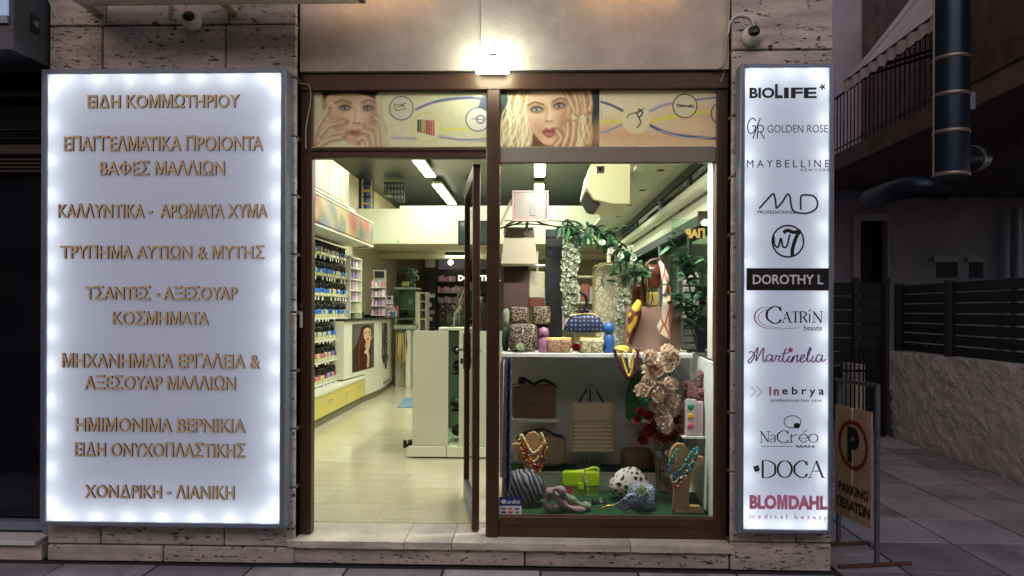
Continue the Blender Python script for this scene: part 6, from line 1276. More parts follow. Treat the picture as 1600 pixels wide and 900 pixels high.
for k, (pts, r_) in enumerate((([(858, 797), (853, 780), (860, 768), (872, 764), (884, 772)], .026), ([(862, 772), (872, 782), (885, 791), (902, 797), (915, 800)], .024), ([(857, 790), (868, 797), (880, 799), (893, 802), (905, 804)], .022), ([(878, 768), (892, 780), (906, 788), (922, 793)], .026), ([(855, 785), (862, 775), (874, 774), (884, 784), (896, 790)], .020), ([(866, 790), (878, 793), (892, 797), (900, 803)], .020), ([(866, 768), (876, 776), (888, 784), (904, 792)], .020), ([(896, 800), (908, 797), (918, 799), (922, 803)], .020))):
    b = MB(); p = catmull([at(a, c, .36 + .022 * k) for a, c in pts], 6); vs = [(x, y_, max(z, ZT + .02)) for x, y_, z in p]; b.tube(vs, [r_ * (.8 + .3 * math.sin(i * .7 + k)) for i in range(len(vs))], 10); b.build('fold', M_mauve if k != 3 else mat('sage_cloth', '7f8a70', .85), t)
t = thing('spotted_scarf', 'white knotted scarf with black spots behind the white rose', 'scarf', at(985, 775, .6)); cx, cz, hx, hz = rc(956, 733, 1018, 778, .62); b = MB(); sup(b, (cx, .72, cz - .01), hx, .1, hz, .8, .8, n=44, m=24, wob=.06, seed=12, taper=.42); b.build('body', M_leow, t, fix=False)
t = thing('leopard_scarf', 'blue and white leopard print scarf bunched around the white rose', 'scarf', at(1000, 800, .42)); cx, cz, hx, hz = rc(985, 760, 1028, 802, .42); b = MB(); sup(b, (cx, .5, cz), hx, .09, hz, .8, .8, n=44, m=24, wob=.05, seed=15); b.build('body', M_leob, t, fix=False)
b = MB(); pts = [PY(*p, .33) for p in ((958, 791), (975, 779), (989, 787), (976, 801))]; b.prism([(p.x, p.z) for p in pts], .33, .345); o = b.build('tag_card', M_leob, t)
ptube([(976, 782), (984, 774), (992, 776)], .40, .016, M_leob, 'tail', t)
ptube([(935, 798, .3), (945, 792, .3), (958, 790, .3)], .3, .008, M_gold, 'tag_cord', t)

# flowers
def petal_mesh(name, L, Wd, cup, m, nv=3):
    b = MB(); b.grid(lambda u, v: (Wd * (v - .5) * 2 * math.sin(math.pi * min(1, .12 + u * .80)) ** .8, L * u, cup * (u * u) + .25 * Wd * ((v - .5) * 2) ** 2), 5, nv); o = b.build(name, m, fix=False); me = o.data; bpy.data.objects.remove(o); return me
def orient(o, d, roll=0):
    q = Vector(d).normalized().to_track_quat('Y', 'Z'); o.rotation_mode = 'QUATERNION'; from mathutils import Quaternion
    o.rotation_quaternion = q @ Quaternion((0, 1, 0), roll)
def blossom_mesh(name, r, m, layers=((6, .35, 1), (5, .8, .75), (4, 1.3, .5)), ruf=.25):
    """a whole bloom: cupped ruffled petals in rings round -y"""
    b = MB()
    for n_, tilt, s_ in layers:
        ph = random.random() * 6
        for k in range(n_):
            a = 2 * math.pi * k / n_ + ph; L = r * s_ * random.uniform(.85, 1.1); w = L * .62
            def fn(u, v, a=a, L=L, w=w, tilt=tilt):
                t_ = tilt + .5 * u; lat = w * (v - .5) * 2 * math.sin(math.pi * min(1, .15 + u * .72)); rad = L * u * math.cos(t_); h = -L * u * math.sin(t_) - r * ruf * .4 * math.sin(7 * v + 5 * u + a) * u
                return (rad * math.cos(a) - lat * math.sin(a), h, rad * math.sin(a) + lat * math.cos(a))
            b.grid(fn, 4, 4)
    o = b.build(name, m, fix=False); me = o.data; bpy.data.objects.remove(o); return me
def bloom(me, px, py, y, parent, s=1, nm_='blossom'):
    o = bpy.data.objects.new(nm_, me); C.objects.link(o); off = Vector((0, 0, 0)); p = parent
    while p is not None: off += Vector(p.location); p = p.parent
    o.parent = parent; o.location = Vector(at(px, py, y)) - off; o.scale = (s, s, s); o.rotation_euler = (random.uniform(-.5, .3), random.uniform(0, 6), random.uniform(-.6, .6)); return o
def leafm(name, L, Wd, m):
    b = MB(); b.grid(lambda u, v: (Wd * (v - .5) * 2 * math.sin(math.pi * (.04 + .93 * u)) ** .75, L * u, -.35 * L * u * u + .35 * Wd * abs(v - .5) * 2), 5, 2); o = b.build(name, m, fix=False); me = o.data; bpy.data.objects.remove(o); return me
def put_leaf(me, p, d, parent, s=1, nm_='leaf'):
    o = bpy.data.objects.new(nm_, me); C.objects.link(o); off = Vector((0, 0, 0)); q = parent
    while q is not None: off += Vector(q.location); q = q.parent
    o.parent = parent; o.location = Vector(p) - off; o.scale = (s, s, s); orient(o, d, random.uniform(-.6, .6)); return o
M_leaf = mat('leaf_green', '2f6a3a', .5, noise=.3, scale=20); M_leafd = mat('leaf_dark', '1c3f28', .45, noise=.3, scale=20); M_stem = mat('stem_brown', '3a3a24', .7)
M_peach = mat('peach_petal', 'fbf0e0', .7, noise=.12, scale=14, col2='f6dcc6'); M_pinkp = mat('pink_petal', 'efc8c8', .7, noise=.2, scale=20, col2='d8a0a4'); M_redp = mat('red_petal', 'b0202c', .6, noise=.3, scale=16, col2='741420'); M_whp = mat('white_petal', 'dfe6cc', .7)
for _m in (M_peach, M_pinkp, M_redp, M_whp): petal(_m)
bm1 = [blossom_mesh('blossom', .050, M_peach, ((7, .15, 1.05), (6, .6, .85), (5, 1.1, .55)), ruf=.9) for _ in range(4)]; bm2 = [blossom_mesh('blossom', .038, M_pinkp, ((7, .2, 1), (6, .7, .8), (5, 1.2, .5)), ruf=1.1) for _ in range(4)]; bm3 = [blossom_mesh('blossom', .042, M_redp, ((5, .3, 1.1), (3, .9, .6))) for _ in range(2)]
bm4 = blossom_mesh('bloom_head', .045, M_whp, ((8, .5, 1), (6, 1.0, .8), (4, 1.3, .5)))
lf1 = leafm('leaf', .085, .022, M_leaf); lf2 = leafm('leaf', .085, .028, M_leafd); lf3 = leafm('leaf', .05, .015, M_leaf)
def single(name, px, py, y, pm, label, r=.04, layers=((8, .5, 1), (6, 1.0, .8), (4, 1.3, .5)), z=None, leaf=True):
    t = thing(name, label, 'artificial flower', (at(px, py, y)[0], y, z if z is not None else at(px, py + 6, y)[2])); o = bloom(blossom_mesh('bloom_head', r, pm, layers), px, py, y, t, 1, 'bloom_head'); o.rotation_euler = (-.5, 0, 0)
    if leaf:
        for a in (-2.7, -.4, .6, 2.4): q = at(px, py + 3, y + .02); put_leaf(lf3, (q[0], q[1], q[2]), (math.cos(a), -.15, -.12), t, 1)
single('white_rose', 1003, 767, .38, M_whp, 'open white flower on the blue leopard scarf', .05)
single('pink_flower', 888, 768, .62, mat('hot_pink', 'c8385c', .6, noise=.3, scale=30, col2='e88a98'), 'hot pink flower resting against the lime handbag', .042)
single('white_flower', 813, 544, .70, M_whp, 'white flower on the shelf before the leopard rucksack', .040)
single('red_flower', 900, 545, .70, mat('red_bloom', 'b4303a', .6, noise=.3, scale=30), 'red flower between the two floral pouches on the shelf', .042)
# vase with the tall peach spray, pink hydrangea and red blooms
M_vase = mat('vase_paper', 'b0a08a', .7, noise=.35, scale=14, col2='7d6b58'); cx, cz, hx, hz = rc(1024, 678, 1073, 766, .85)
vs_ = thing('flower_vase', 'tall paper covered vase printed with clocks holding artificial flowers', 'vase', (cx, .95, ZT)); zt_ = cz + hz
b = MB(); b.lathe([(.0, ZT + .001), (hx * .72, ZT + .001), (hx * .78, ZT + .03), (hx * .98, zt_ - .02), (hx * 1.04, zt_), (hx * .98, zt_), (hx * .90, zt_ - .03), (0, zt_ - .05)], (cx, .85 + hx, 0), 28); b.build('vase_body', M_vase, vs_)
def clock(px, py, r):
    q = at(px, py, .842); b = MB(); b.lathe([(0, -.008), (r * .78, -.008), (r * .8, -.004)], (q[0], q[1] + .01, q[2]), 20, axis='y'); b.lathe([(r * .8, -.006), (r * .85, -.012), (r, -.006), (r, .01)], (q[0], q[1] + .01, q[2]), 20, mi=1, axis='y'); b.box(q[0] - .002, q[0] + .002, q[1] - .002, q[1] + .0015, q[2], q[2] + r * .55, 1); b.box(q[0], q[0] + r * .4, q[1] - .002, q[1] + .0015, q[2] - .002, q[2] + .002, 1); b.build('printed_clock', [mat('clock_face', 'c2b8b0', .6), mat('clock_rim', '33262a', .5)], vs_)
clock(1044, 708, .038); clock(1060, 690, .03)
for (a, c, d, e, col) in ((1026, 706, 1034, 714, '5a7488'), (1032, 735, 1038, 738, '3a2a2c'), (1034, 744, 1048, 747, '6a5a54'), (1030, 720, 1032, 750, '4a3c34')): x0, x1, z0, z1 = rect(a, c, d, e, .845); b = MB(); b.box(x0, x1, .842, .862, z0, z1); b.build('printed_patch', mat('patch' + col, col, .6), vs_)
pf_ = thing('peach_flowers', 'tall spray of peach blossoms rising from the vase', 'artificial flowers', (cx, .85, zt_)); pts = []
random.seed(21)
for (px, py, r_) in ((1013, 562, 10), (1018, 575, 11), (1045, 552, 10), (1040, 570, 12), (1055, 562, 8), (1015, 592, 9), (1022, 603, 13), (1038, 598, 13), (1030, 612, 14), (1048, 605, 12), (1052, 618, 12), (1020, 620, 11), (1036, 628, 14), (1050, 632, 10), (1040, 645, 13), (1034, 655, 10), (1044, 660, 9), (1012, 610, 8)):
    for k in range(2): bloom(random.choice(bm1), px + random.uniform(-r_, r_) * .7, py + random.uniform(-r_, r_) * .7, .60 + random.uniform(-.05, .05), pf_, random.uniform(.95, 1.3))
ptube([(1040, 690, .85), (1042, 650, .65), (1032, 610, .62), (1018, 565, .62)], .6, .006, M_stem, 'stem', pf_); ptube([(1044, 690, .85), (1050, 640, .66), (1046, 590, .62), (1048, 548, .62)], .6, .006, M_stem, 'stem', pf_)
hp = thing('pink_hydrangea', 'dusty pink hydrangea heads at the right edge of the display', 'artificial flowers', at(1080, 690, .8))
for (px, py, r_) in ((1100, 590, 10), (1085, 605, 14), (1103, 610, 12), (1078, 622, 12), (1098, 628, 12), (1072, 640, 9), (1092, 645, 12), (1068, 655, 10), (1066, 668, 8), (1078, 665, 8), (1106, 645, 7)):
    for k in range(8): bloom(random.choice(bm2), min(1108, px + random.uniform(-r_, r_) * .8), py + random.uniform(-r_, r_) * .8, .66 + random.uniform(-.06, .06), hp, random.uniform(.6, 1.0))
ptube([(1060, 695, .85), (1075, 660, .8), (1092, 620, .78)], .8, .007, M_stem, 'stem', hp)
rf = thing('red_flowers', 'deep red blooms spilling over the rim of the vase', 'artificial flowers', (cx, .8, zt_ + .02))
for (px, py) in ((1003, 685), (998, 641), (1012, 650), (1020, 672), (1030, 680), (1040, 675), (1010, 668), (1026, 660), (1050, 682), (1058, 672), (1062, 655), (1060, 640), (996, 655), (1036, 686), (1016, 678)): bloom(random.choice(bm3), px, py, .68 + random.uniform(-.04, .04), rf, random.uniform(.75, 1.15))
for (px, py, a) in ((1022, 665, 2.8), (1036, 668, .2), (1046, 664, 2), (1030, 676, -2.6), (1008, 676, 3)): put_leaf(lf1, at(px, py, .7), (math.cos(a), -.2, math.sin(a) * .5), rf, 1.0)
ptube([(1040, 690, .85), (1020, 668, .72), (1001, 684, .7)], .7, .005, M_stem, 'stem', rf); ptube([(1040, 690, .85), (1052, 668, .75), (1060, 645, .72)], .7, .005, M_stem, 'stem', rf)
# green rucksack on a small shelf
M_grb = mat('green_leather', '2f6a30', .4); b = MB(); x0, x1, z0, z1 = rect(986, 656, 1032, 661, 1.02); b.box(x0, x1, 1.02, YBK - .002, z0, z1, bev=.003); tag(b.build('small_shelf', M_white), 'short white shelf behind the red flowers', 'shelf')
t = thing('green_rucksack', 'rounded bottle green rucksack behind the peach flowers', 'backpack', at(1005, 656, 1.05)); cx2, cz2, hx2, hz2 = rc(981, 585, 1040, 656, 1.05)
out = [(-1, -1), (-1, .1), (-.7, .7), (-.2, .98), (.3, .98), (.8, .65), (1, .1), (1, -1)]; b = MB(); b.prism([(cx2 + u * hx2, cz2 + v * hz2) for u, v in out[:1] + catmull(out[1:7], 5) + out[7:]], 1.05, 1.18); b.build('body', M_grb, t)
ptube([(981, 612), (986, 596), (996, 583), (1006, 580)], 1.04, .006, M_blst, 'piping', t); q = at(1010, 630, 1.03); b = MB(); b.prism([(q[0] - .07, q[2] + .04), (q[0] + .06, q[2] + .04), (q[0], q[2] - .05)], 1.035, 1.045); b.build('pocket', mat('teal_patch', '3f9a74', .4), t); b = MB(); b.ball((q[0], 1.028, q[2] + .02), .016, .01, .014, 10, 6); b.build('gem', mat('gem', 'b4c4e0', .05), t)
# product carton on bracket shelf
b = MB(); x0, x1, z0, z1 = rect(1066, 682, 1102, 686, .52); b.box(x0, x1, .52, .80, z0, z1, bev=.003); tag(b.build('small_shelf', M_white), 'white bracket shelf carrying the blender sponge carton', 'shelf')
t = thing('product_carton', 'white carton picturing green, yellow and pink make-up sponges', 'carton', at(1085, 682, .56)); x0, x1, za, zb_ = rect(1071, 628, 1099, 681, .54); xm = x0 + (x1 - x0) * .55
b = MB(); b.box(x0, x1, .54, .60, z1 + .001, zb_, bev=.003); b.build('box', mat('pale_pink_card', 'cdb4bc', .5), t); b = MB(); b.box(x0, xm, .530, .5395, z1 + .002, zb_ + .02, bev=.002); b.build('front_label', M_white, t)
for k, c in enumerate(('3f8f7c', 'd2b020', 'c25a86')): b = MB(); zz = zb_ - .03 - k * .062; sup(b, ((x0 + xm) / 2, .524, zz), .022, .008, .022, .8, taper=.3 if k else -.2, n=12, m=8); b.build('sponge_picture', mat('sponge' + c, c, .6), t, fix=False)
# hanging scarves at the left edge of the window
t = thing('hanging_scarf', 'long grey white scarf with navy edge hanging at the left of the window', 'scarf', at(789, 745, .3))
M_scp = mat_cells('pale_scarf', 'b9b0b2', 'cdc6c8', 60, .2, (1, 1, .3)); M_scn = mat_cells('navy_scarf', '2a3550', '7d8aa6', 60, .18, (1, 1, .5))
def drape(px0, px1, py0, py1, y, folds, amp, m, name, parent, taper=0):
    a0, a1, z0, z1 = rect(px0, py0, px1, py1, y); b = MB(); b.grid(lambda u, v: (a0 + (a1 - a0) * (u + taper * v * (.5 - u)), y + amp * math.sin(u * folds * 6.28 + v * 1.5), z1 + (z0 - z1) * v), 24, 20); b.build(name, m, parent, fix=False)
drape(781, 791, 562, 746, .30, 1.5, .012, M_scp, 'pale_panel', t); drape(787, 799, 560, 770, .36, 2, .015, M_scn, 'navy_panel', t, .1)

# on the long shelf: leopard set
t = thing('leopard_rucksack', 'large leopard print rucksack at the left end of the shelf', 'backpack', at(815, 550, .78)); pbox(793, 506, 840, 550, .78, .18, .45, M_leo, 'body', t, e2=.4); pbox(800, 522, 834, 550, .75, .05, .5, M_leo, 'front_pocket', t, e2=.5); ptube([(806, 508), (812, 500), (820, 500), (826, 508)], .86, .010, M_dbr, 'top_loop', t); pbox(816, 515, 818, 524, .765, .01, .3, M_white, 'zip_tag', t)
t = thing('leopard_vanity_case', 'leopard print vanity case stacked behind the leopard rucksack', 'case', at(812, 510, 1.0)); pbox(797, 479, 826, 506, .98, .14, .35, M_leo, 'body', t, e2=.3); pbox(795, 505, 830, 552, 1.0, .12, .35, M_leo, 'lower_case', t)
t = thing('leopard_handbag', 'smaller leopard print bag to the right of the rucksack', 'handbag', at(845, 548, .98)); pbox(832, 478, 861, 508, .98, .14, .35, M_leo, 'body', t, e2=.3); pbox(835, 507, 860, 550, 1.0, .12, .4, mat('dark_cloth', '15120f', .7), 'lower_pouch', t)
cloth(785, 482, 797, 510, 1.0, .06, mat('floral_white', 'a8aa90', .7, noise=.5, scale=30, col2='4a4c3c'), 'folded_cloth', 'pale floral cloth folded at the far left of the shelf', 3, .02)
cloth(784, 512, 795, 550, .9, .08, mat('teal_cloth', '26403c', .8), 'folded_cloth', 'dark teal cloth beside the leopard rucksack', 5, .03)
def flask(px0, py0, px1, py1, y, col, label):
    cx, cz, hx, hz = rc(px0, py0, px1, py1, y); t = thing('rounded_flask', label, 'flask', (cx, y + hx, ZSH)); z0 = ZSH + .001; H = 2 * hz
    b = MB(); b.lathe([(0, 0), (hx * .9, 0), (hx, H * .05), (hx, H * .48), (hx * .7, H * .58), (hx * .62, H * .6)], (cx, y + hx, z0), 20); b.build('body', mat('fl' + col, col, .5, noise=.3, scale=30), t)
    b = MB(); b.lathe([(hx * .62, H * .605), (hx * .85, H * .64), (hx * .95, H * .78), (hx * .75, H * .94), (0, H)], (cx, y + hx, z0), 20); b.build('cap', mat('fc' + col, col, .4), t)
flask(841, 510, 858, 550, .70, '9a6484', 'mauve rounded flask in place of a plush figure left of the floral pouch'); flask(943, 503, 961, 552, .70, '24589a', 'blue rounded flask in place of a plush figure right of the blue handbag')  # plain flask shapes stand in for two plush figures
def pouch(px0, py0, px1, py1, y, m, label):
    cx, cz, hx, hz = rc(px0, py0, px1, py1, y); t = thing('flat_pouch', label, 'pouch', (cx, y + .04, ZSH)); b = MB(); sup(b, (cx, y + .04, cz), hx * .88, .05, hz, .3, .35, taper=-.12, wob=.01, seed=int(px0)); b.build('body', m, t, fix=False); b = MB(); b.tube([(cx - hx * .92, y + .03, cz + hz), (cx + hx * .92, y + .03, cz + hz)], .006, 6); b.build('zip', M_gold, t)
pouch(852, 529, 896, 552, .70, mat_cells('paisley', '8a5a44', 'b9a880', 60, .16), 'brown paisley pouch on the shelf'); pouch(904, 529, 946, 552, .70, mat_cells('pale_floral', '7c7a50', 'c9c09a', 26, .08), 'pale floral pouch on the shelf before the blue handbag')
M_quilt = mat_cells('blue_print', '7484b4', '131a36', 34, .36, (1, .05, 1), dots=True)
t = thing('blue_handbag', 'dark blue quilted print handbag with upright black handle', 'handbag', at(912, 528, .85)); cx, cz, hx, hz = rc(878, 492, 950, 520, .86); b = MB(); sup(b, (cx, .92, cz), hx * .80, .09, hz, .3, .4, taper=.26); b.build('body', M_quilt, t, fix=False)
ptube([(890, 494), (905, 491), (925, 491), (935, 495)], .86, .007, mat('tan_trim', 'b4945c', .5), 'trim', t); ptube([(906, 455), (914, 462), (917, 472), (914, 482), (910, 488)], .86, .013, M_blst, 'handle', t, 8)
for px in (909, 917): pbox(px - 4, 483, px + 4, 489, .85, .02, .7, M_blst, 'handle_tab', t)
b = MB(); b.box(at(898, 525, .9)[0], at(930, 525, .9)[0], .88, 1.0, ZSH + .001, cz - hz * .9, bev=.004); tag(b.build('display_block', mat('pale_block', 'b4b08e', .4)), 'pale block raising the blue print handbag', 'block')
# tall backing boards and hanging bags above the shelf
b = MB(); x0, x1, z0, z1 = rect(852, 358, 879, 530, 1.18); b.box(x0, x1, 1.18, 1.22, ZSH + .001, z1, bev=.003); tag(b.build('black_column', mat('black_gloss', '121315', .5)), 'tall glossy black column standing on the display shelf', 'column')
rl_ = thing('hanging_rail', 'thin black branching rail across the upper left of the window', 'rail', at(830, 348, .9)); ptube([(780, 357), (806, 350), (826, 344), (850, 350), (878, 356)], .9, .006, M_blackm, 'rod', rl_); ptube([(790, 352), (830, 350), (885, 355)], .92, .005, M_blackm, 'rod', rl_); ptube([(785, 345), (840, 344), (900, 347)], .95, .004, M_blackm, 'rod', rl_)
t = thing('pink_tote', 'dusty pink framed tote hanging highest in the window', 'handbag', at(828, 344, .75)); x0, x1, z0, z1 = rect(801, 299, 856, 344, .78); b = MB(); b.box(x0, x1, .80, .90, z0, z1, bev=.012); b.build('body', mat('dusty_pink', '8d7470', .35, noise=.25, scale=9, col2='7b7a70'), t)
for (a, c, d, e) in ((800, 298, 857, 301), (800, 342, 857, 346), (800, 301.2, 803, 341.8), (854, 301.2, 857, 341.8)): q0, q1, q2, q3 = rect(a, c, d, e, .79); b = MB(); b.box(q0, q1, .785, .80, q2, q3, bev=.002); b.build('edge_trim', mat('rose_trim', 'a08078', .4), t)
b = MB(); q0, q1, q2, q3 = rect(829, 318, 837, 336, .79); b.box(q0, q1, .792, .799, q2, q3); b.build('label_patch', mat('greyish', '70786c', .5), t); ptube([(800, 312), (794, 325), (786, 345), (783, 352)], .82, .012, M_taupe, 'hanging_strap', t)
t = thing('taupe_tote', 'large plain taupe tote hanging under the pink one', 'handbag', at(812, 412, .9)); x0, x1, z0, z1 = rect(785, 355, 838, 412, .95); b = MB(); b.prism([(x0 - .01, z0), (x1 + .01, z0), (x1 - .02, z1), (x0 + .02, z1)], .95, 1.05); b.build('body', mat('plain_taupe', 'a69c84', .55), t)
ptube([(824, 346), (822, 360), (818, 366)], .93, .012, M_taupe, 'handle', t); ptube([(788, 366), (792, 352), (806, 345)], .93, .010, M_taupe, 'handle', t); ptube([(787, 368), (805, 370), (822, 369)], .94, .003, M_dbr, 'seam', t)
t = thing('brown_tote', 'dark brown panelled tote with cream side behind the leopard bags', 'handbag', at(818, 478, 1.05)); x0, x1, z0, z1 = rect(785, 416, 826, 484, 1.1); b = MB(); b.box(x0, x1, 1.1, 1.2, z0, z1, bev=.01); b.build('body', mat('brown_suede', '4a332a', .7), t); x0, x1, z0, z1 = rect(826.4, 424, 851, 466, 1.1); b = MB(); b.box(x0, x1, 1.12, 1.2, z0, z1, bev=.006); b.build('cream_side', mat('cream_leather', 'b3ac8e', .5), t); x0, x1, z0, z1 = rect(826.4, 466.5, 851, 480, 1.1); b = MB(); b.box(x0, x1, 1.12, 1.2, z0, z1, bev=.006); b.build('rust_base', mat('rust_leather', '6a3a26', .5), t)
b = MB(); x0, x1, z0, z1 = rect(785, 413, 852, 416, 1.08); b.box(x0, x1, 1.08, 1.25, z0, z1, bev=.002); tag(b.build('glass_ledge', mat('bright_ledge', 'd8dccc', .2)), 'narrow bright ledge between the taupe and brown totes', 'ledge')
t = thing('floral_bag', 'big pale bag with floral print and gold rim behind the garland', 'handbag', at(965, 545, 1.1)); cx, cz, hx, hz = rc(928, 411, 1010, 548, 1.12); b = MB(); sup(b, (cx, 1.16, cz), hx, .05, hz, .3, .32); b.build('body', mat_cells('faint_floral', '8a8468', 'a8a284', 26, .10), t, fix=False)
ptube([(927, 545), (927, 430), (934, 415), (950, 411), (990, 411), (1004, 416), (1011, 432), (1011, 470)], 1.09, .006, mat('brass_rim', 'a8965a', .35, metal=.6), 'rim', t)
t = thing('brown_shopper', 'wide plain brown shopper with scarves tied to it on the shelf', 'handbag', at(1020, 548, .84)); x0, x1, z0, z1 = rect(976, 479, 1064, 548, .86); b = MB(); b.prism([(x0, ZSH + .002), (x1, ZSH + .002), (x1 + .0, z1), (x0 + .02, z1)], .88, 1.02); b.build('body', mat('tan_shopper', '83695a', .5, bump=.1), t)
ptube([(1003, 480), (1004, 440), (1012, 412), (1030, 406), (1042, 430), (1044, 480)], .95, .012, M_dbr, 'handle', t); ptube([(1012, 478), (1014, 455), (1018, 448), (1019, 470), (1012, 478)], .87, .004, M_blst, 'ring', t)
t = thing('brown_bucket_bag', 'glossy dark brown bucket bag behind the shopper', 'handbag', at(1020, 470, 1.05)); pbox(1010, 412, 1034, 452, 1.08, .12, .5, mat('chestnut', '5c2f1e', .3), 'body', t, e2=.5); pbox(990, 440, 1012, 476, 1.06, .12, .6, mat('chestnut', '5c2f1e', .3), 'side_pouch', t)
pbox(1011, 456, 1030, 478, 1.03, .05, .3, mat('yellow_print', 'b8b48c', .5, noise=.6, scale=24, col2='d8c020'), 'printed_pouch', t)
M_sy = mat_cells('yellow_scarf', '5c2a1c', 'cfa828', 14, .14, (1, 1, .6)); M_sw = mat_cells('cream_scarf', 'a2503a', 'c9bfa6', 9, .05, (1.4, 1, .5))
t = thing('yellow_scarf', 'yellow and maroon scarf tied down the left side of the shopper', 'scarf', at(985, 535, .8))
b = MB(); b.tube(catmull([at(*p, .80) for p in ((1000, 470), (990, 490), (988, 505), (983, 520), (980, 534))], 5), [.02 + .016 * math.sin(k * .25) for k in range(21)], 10); b.build('fold', M_sy, t); b = MB(); b.tube(catmull([at(*p, .83) for p in ((998, 476), (999, 495), (992, 515), (984, 538))], 5), [.015] * 16, 8); b.build('fold', mat('maroon_cloth', '4a1a1e', .8), t)
t = thing('cream_scarf', 'cream scarf with rust border knotted on the shopper handle', 'scarf', at(1040, 530, .8))
b = MB(); b.tube(catmull([at(*p, .80) for p in ((1030, 408), (1036, 420), (1040, 440), (1038, 460))], 5), [.010, .012, .014, .016, .018, .02, .022, .024, .026, .028, .026, .022, .018, .016, .014, .012], 10); b.build('knot', M_sw, t)
b = MB(); pts = [PY(*p, .81) for p in ((1036, 462), (1047, 462), (1049, 500), (1046, 530), (1030, 520), (1027, 510), (1034, 495))]; b.prism([(p.x, p.z) for p in pts], .805, .825); b.build('tail', M_sw, t)
ptube([(1044, 440), (1048, 462), (1046, 500), (1047, 528)], .80, .006, mat('rust_cloth', '9a4a30', .8), 'border', t)
# necklaces over the shelf edge
beads([(962, 545), (970, 548), (974, 565), (980, 584), (984, 586), (988, 570), (990, 548)], .64, .009, [Mb['yellow']], 'yellow bead necklace hanging over the shelf edge', 34); beads([(966, 546), (976, 549), (982, 560), (984, 576), (986, 560), (992, 550)], .635, .008, [Mb['yellow'], Mb['cream']], 'shorter yellow bead strand beside it', 26)
beads([(960, 548), (966, 565), (976, 584), (984, 592), (992, 580), (996, 560), (997, 548)], .65, .011, [Mb['maroon']], 'maroon bead necklace behind the yellow beads', 36)
cloth(962, 540, 984, 552, .72, .08, Mb['yellow'], 'bead_heap', 'small heap of yellow beads on the shelf', 8, .06, cat='beads')
cloth(975, 543, 1000, 552, .74, .1, mat('mixed_cloth', '6a4a3a', .8, noise=.5, scale=40), 'folded_cloth', 'patterned brown cloth at the foot of the shopper', 11, .05)

# wisteria, green garland, leafy plant
wi = thing('white_wisteria', 'hanging white artificial wisteria with tiny pale blossoms', 'artificial flowers', at(892, 350, .95)); bmw = [blossom_mesh('blossom', .020, petal(mat('wisteria_petal', 'd6dcc6', .7, noise=.15, scale=30, col2='a9b196'), .3), ((5, .3, 1), (3, 1, .6))) for _ in range(3)]
for k in range(430):
    v = random.random(); px = 879 + random.random() * (30 - 12 * v) + 2 * math.sin(v * 9); py = 350 + v * 145; bloom(random.choice(bmw), px, py, .95 + random.uniform(-.05, .05), wi, random.uniform(.7, 1.2))
for px in (884, 893, 902): ptube([(px, 346), (px + 1, 400), (px - 1, 480)], .96, .003, M_stem, 'stem', wi)
w2 = thing('white_wisteria', 'second white wisteria trail hanging before the pale floral bag', 'artificial flowers', at(975, 410, 1.0))
for k in range(240): v = random.random(); px = 962 + random.random() * (30 - 14 * v); py = 385 + v * 150; bloom(random.choice(bmw), px, py, 1.0 + random.uniform(-.04, .04), w2, random.uniform(.6, 1.0))
ptube([(975, 385), (977, 440), (975, 520)], 1.0, .003, M_stem, 'stem', w2)
ga = thing('leaf_garland', 'green leafy garland draped across the top middle of the window', 'garland', at(940, 370, .9)); path = catmull([(884, 352), (905, 358), (925, 360), (945, 372), (960, 392), (975, 402), (990, 412), (1000, 430)], 8)
ptube([tuple(p) for p in path[::4]], .92, .005, M_stem, 'stem', ga)
for k in range(230):
    p = random.choice(path); a = random.uniform(0, 6.28); put_leaf(random.choice([lf1, lf2, lf3, lf3]), at(p[0] + random.uniform(-14, 14), p[1] + random.uniform(-10, 14), .92 + random.uniform(-.08, .06)), (math.cos(a), random.uniform(-.5, .3), math.sin(a) - .3), ga, random.uniform(.5, 1.0))
g2 = thing('leaf_garland', 'short dark leaf sprig dangling left of the main garland', 'garland', at(915, 372, .85))
for (px, py, a) in ((908, 362, -2), (914, 368, -1.7), (920, 372, -1.2), (926, 376, -.7), (905, 372, -2.2), (917, 356, .2), (897, 355, 2.8)): put_leaf(lf2, at(px, py, .85), (math.cos(a), -.2, math.sin(a)), g2, .9)
ptube([(893, 352), (908, 362), (922, 374)], .86, .003, M_stem, 'stem', g2)
g3 = thing('hanging_sprig', 'thin dark leaf sprig hanging down beside the floral bag', 'garland', at(908, 470, .9)); ptube([(905, 452), (908, 465), (905, 478)], .88, .003, M_stem, 'stem', g3)
for (px, py, a) in ((944, 430, -2), (938, 436, -1), (948, 440, .2), (940, 446, -2.6), (952, 432, .5)): put_leaf(lf1, at(px, py, .9), (math.cos(a), -.2, math.sin(a)), g3, .8)
for c_ in ((955, 392), (968, 400), (985, 408), (940, 380), (990, 402)): bloom(bmw[0], c_[0], c_[1], .82, ga, 1.5)
pt_ = thing('leafy_plant', 'dark leafy artificial plant filling the right side above the shelf', 'plant', at(1082, 550, .8))
br = [[(1088, 548), (1084, 500), (1078, 450), (1068, 410)], [(1088, 548), (1090, 500), (1098, 440), (1104, 400)], [(1088, 540), (1076, 500), (1062, 470), (1050, 450)], [(1084, 480), (1072, 430), (1055, 395), (1050, 385)], [(1092, 500), (1100, 470), (1108, 450)]]
for p in br:
    ptube(p, .80, .005, M_leafd, 'stem', pt_); cp = catmull(p, 8)
    for k in range(26): q = random.choice(cp[6:]); a = random.uniform(-.6, 3.7); put_leaf(random.choice([lf1, lf2, lf2]), at(min(1107, q[0] + random.uniform(-4, 4)), q[1] + random.uniform(-4, 4), .80 + random.uniform(-.1, .06)), (math.cos(a), random.uniform(-.5, .2), math.sin(a) * .8 - .1), pt_, random.uniform(.7, 1.15))
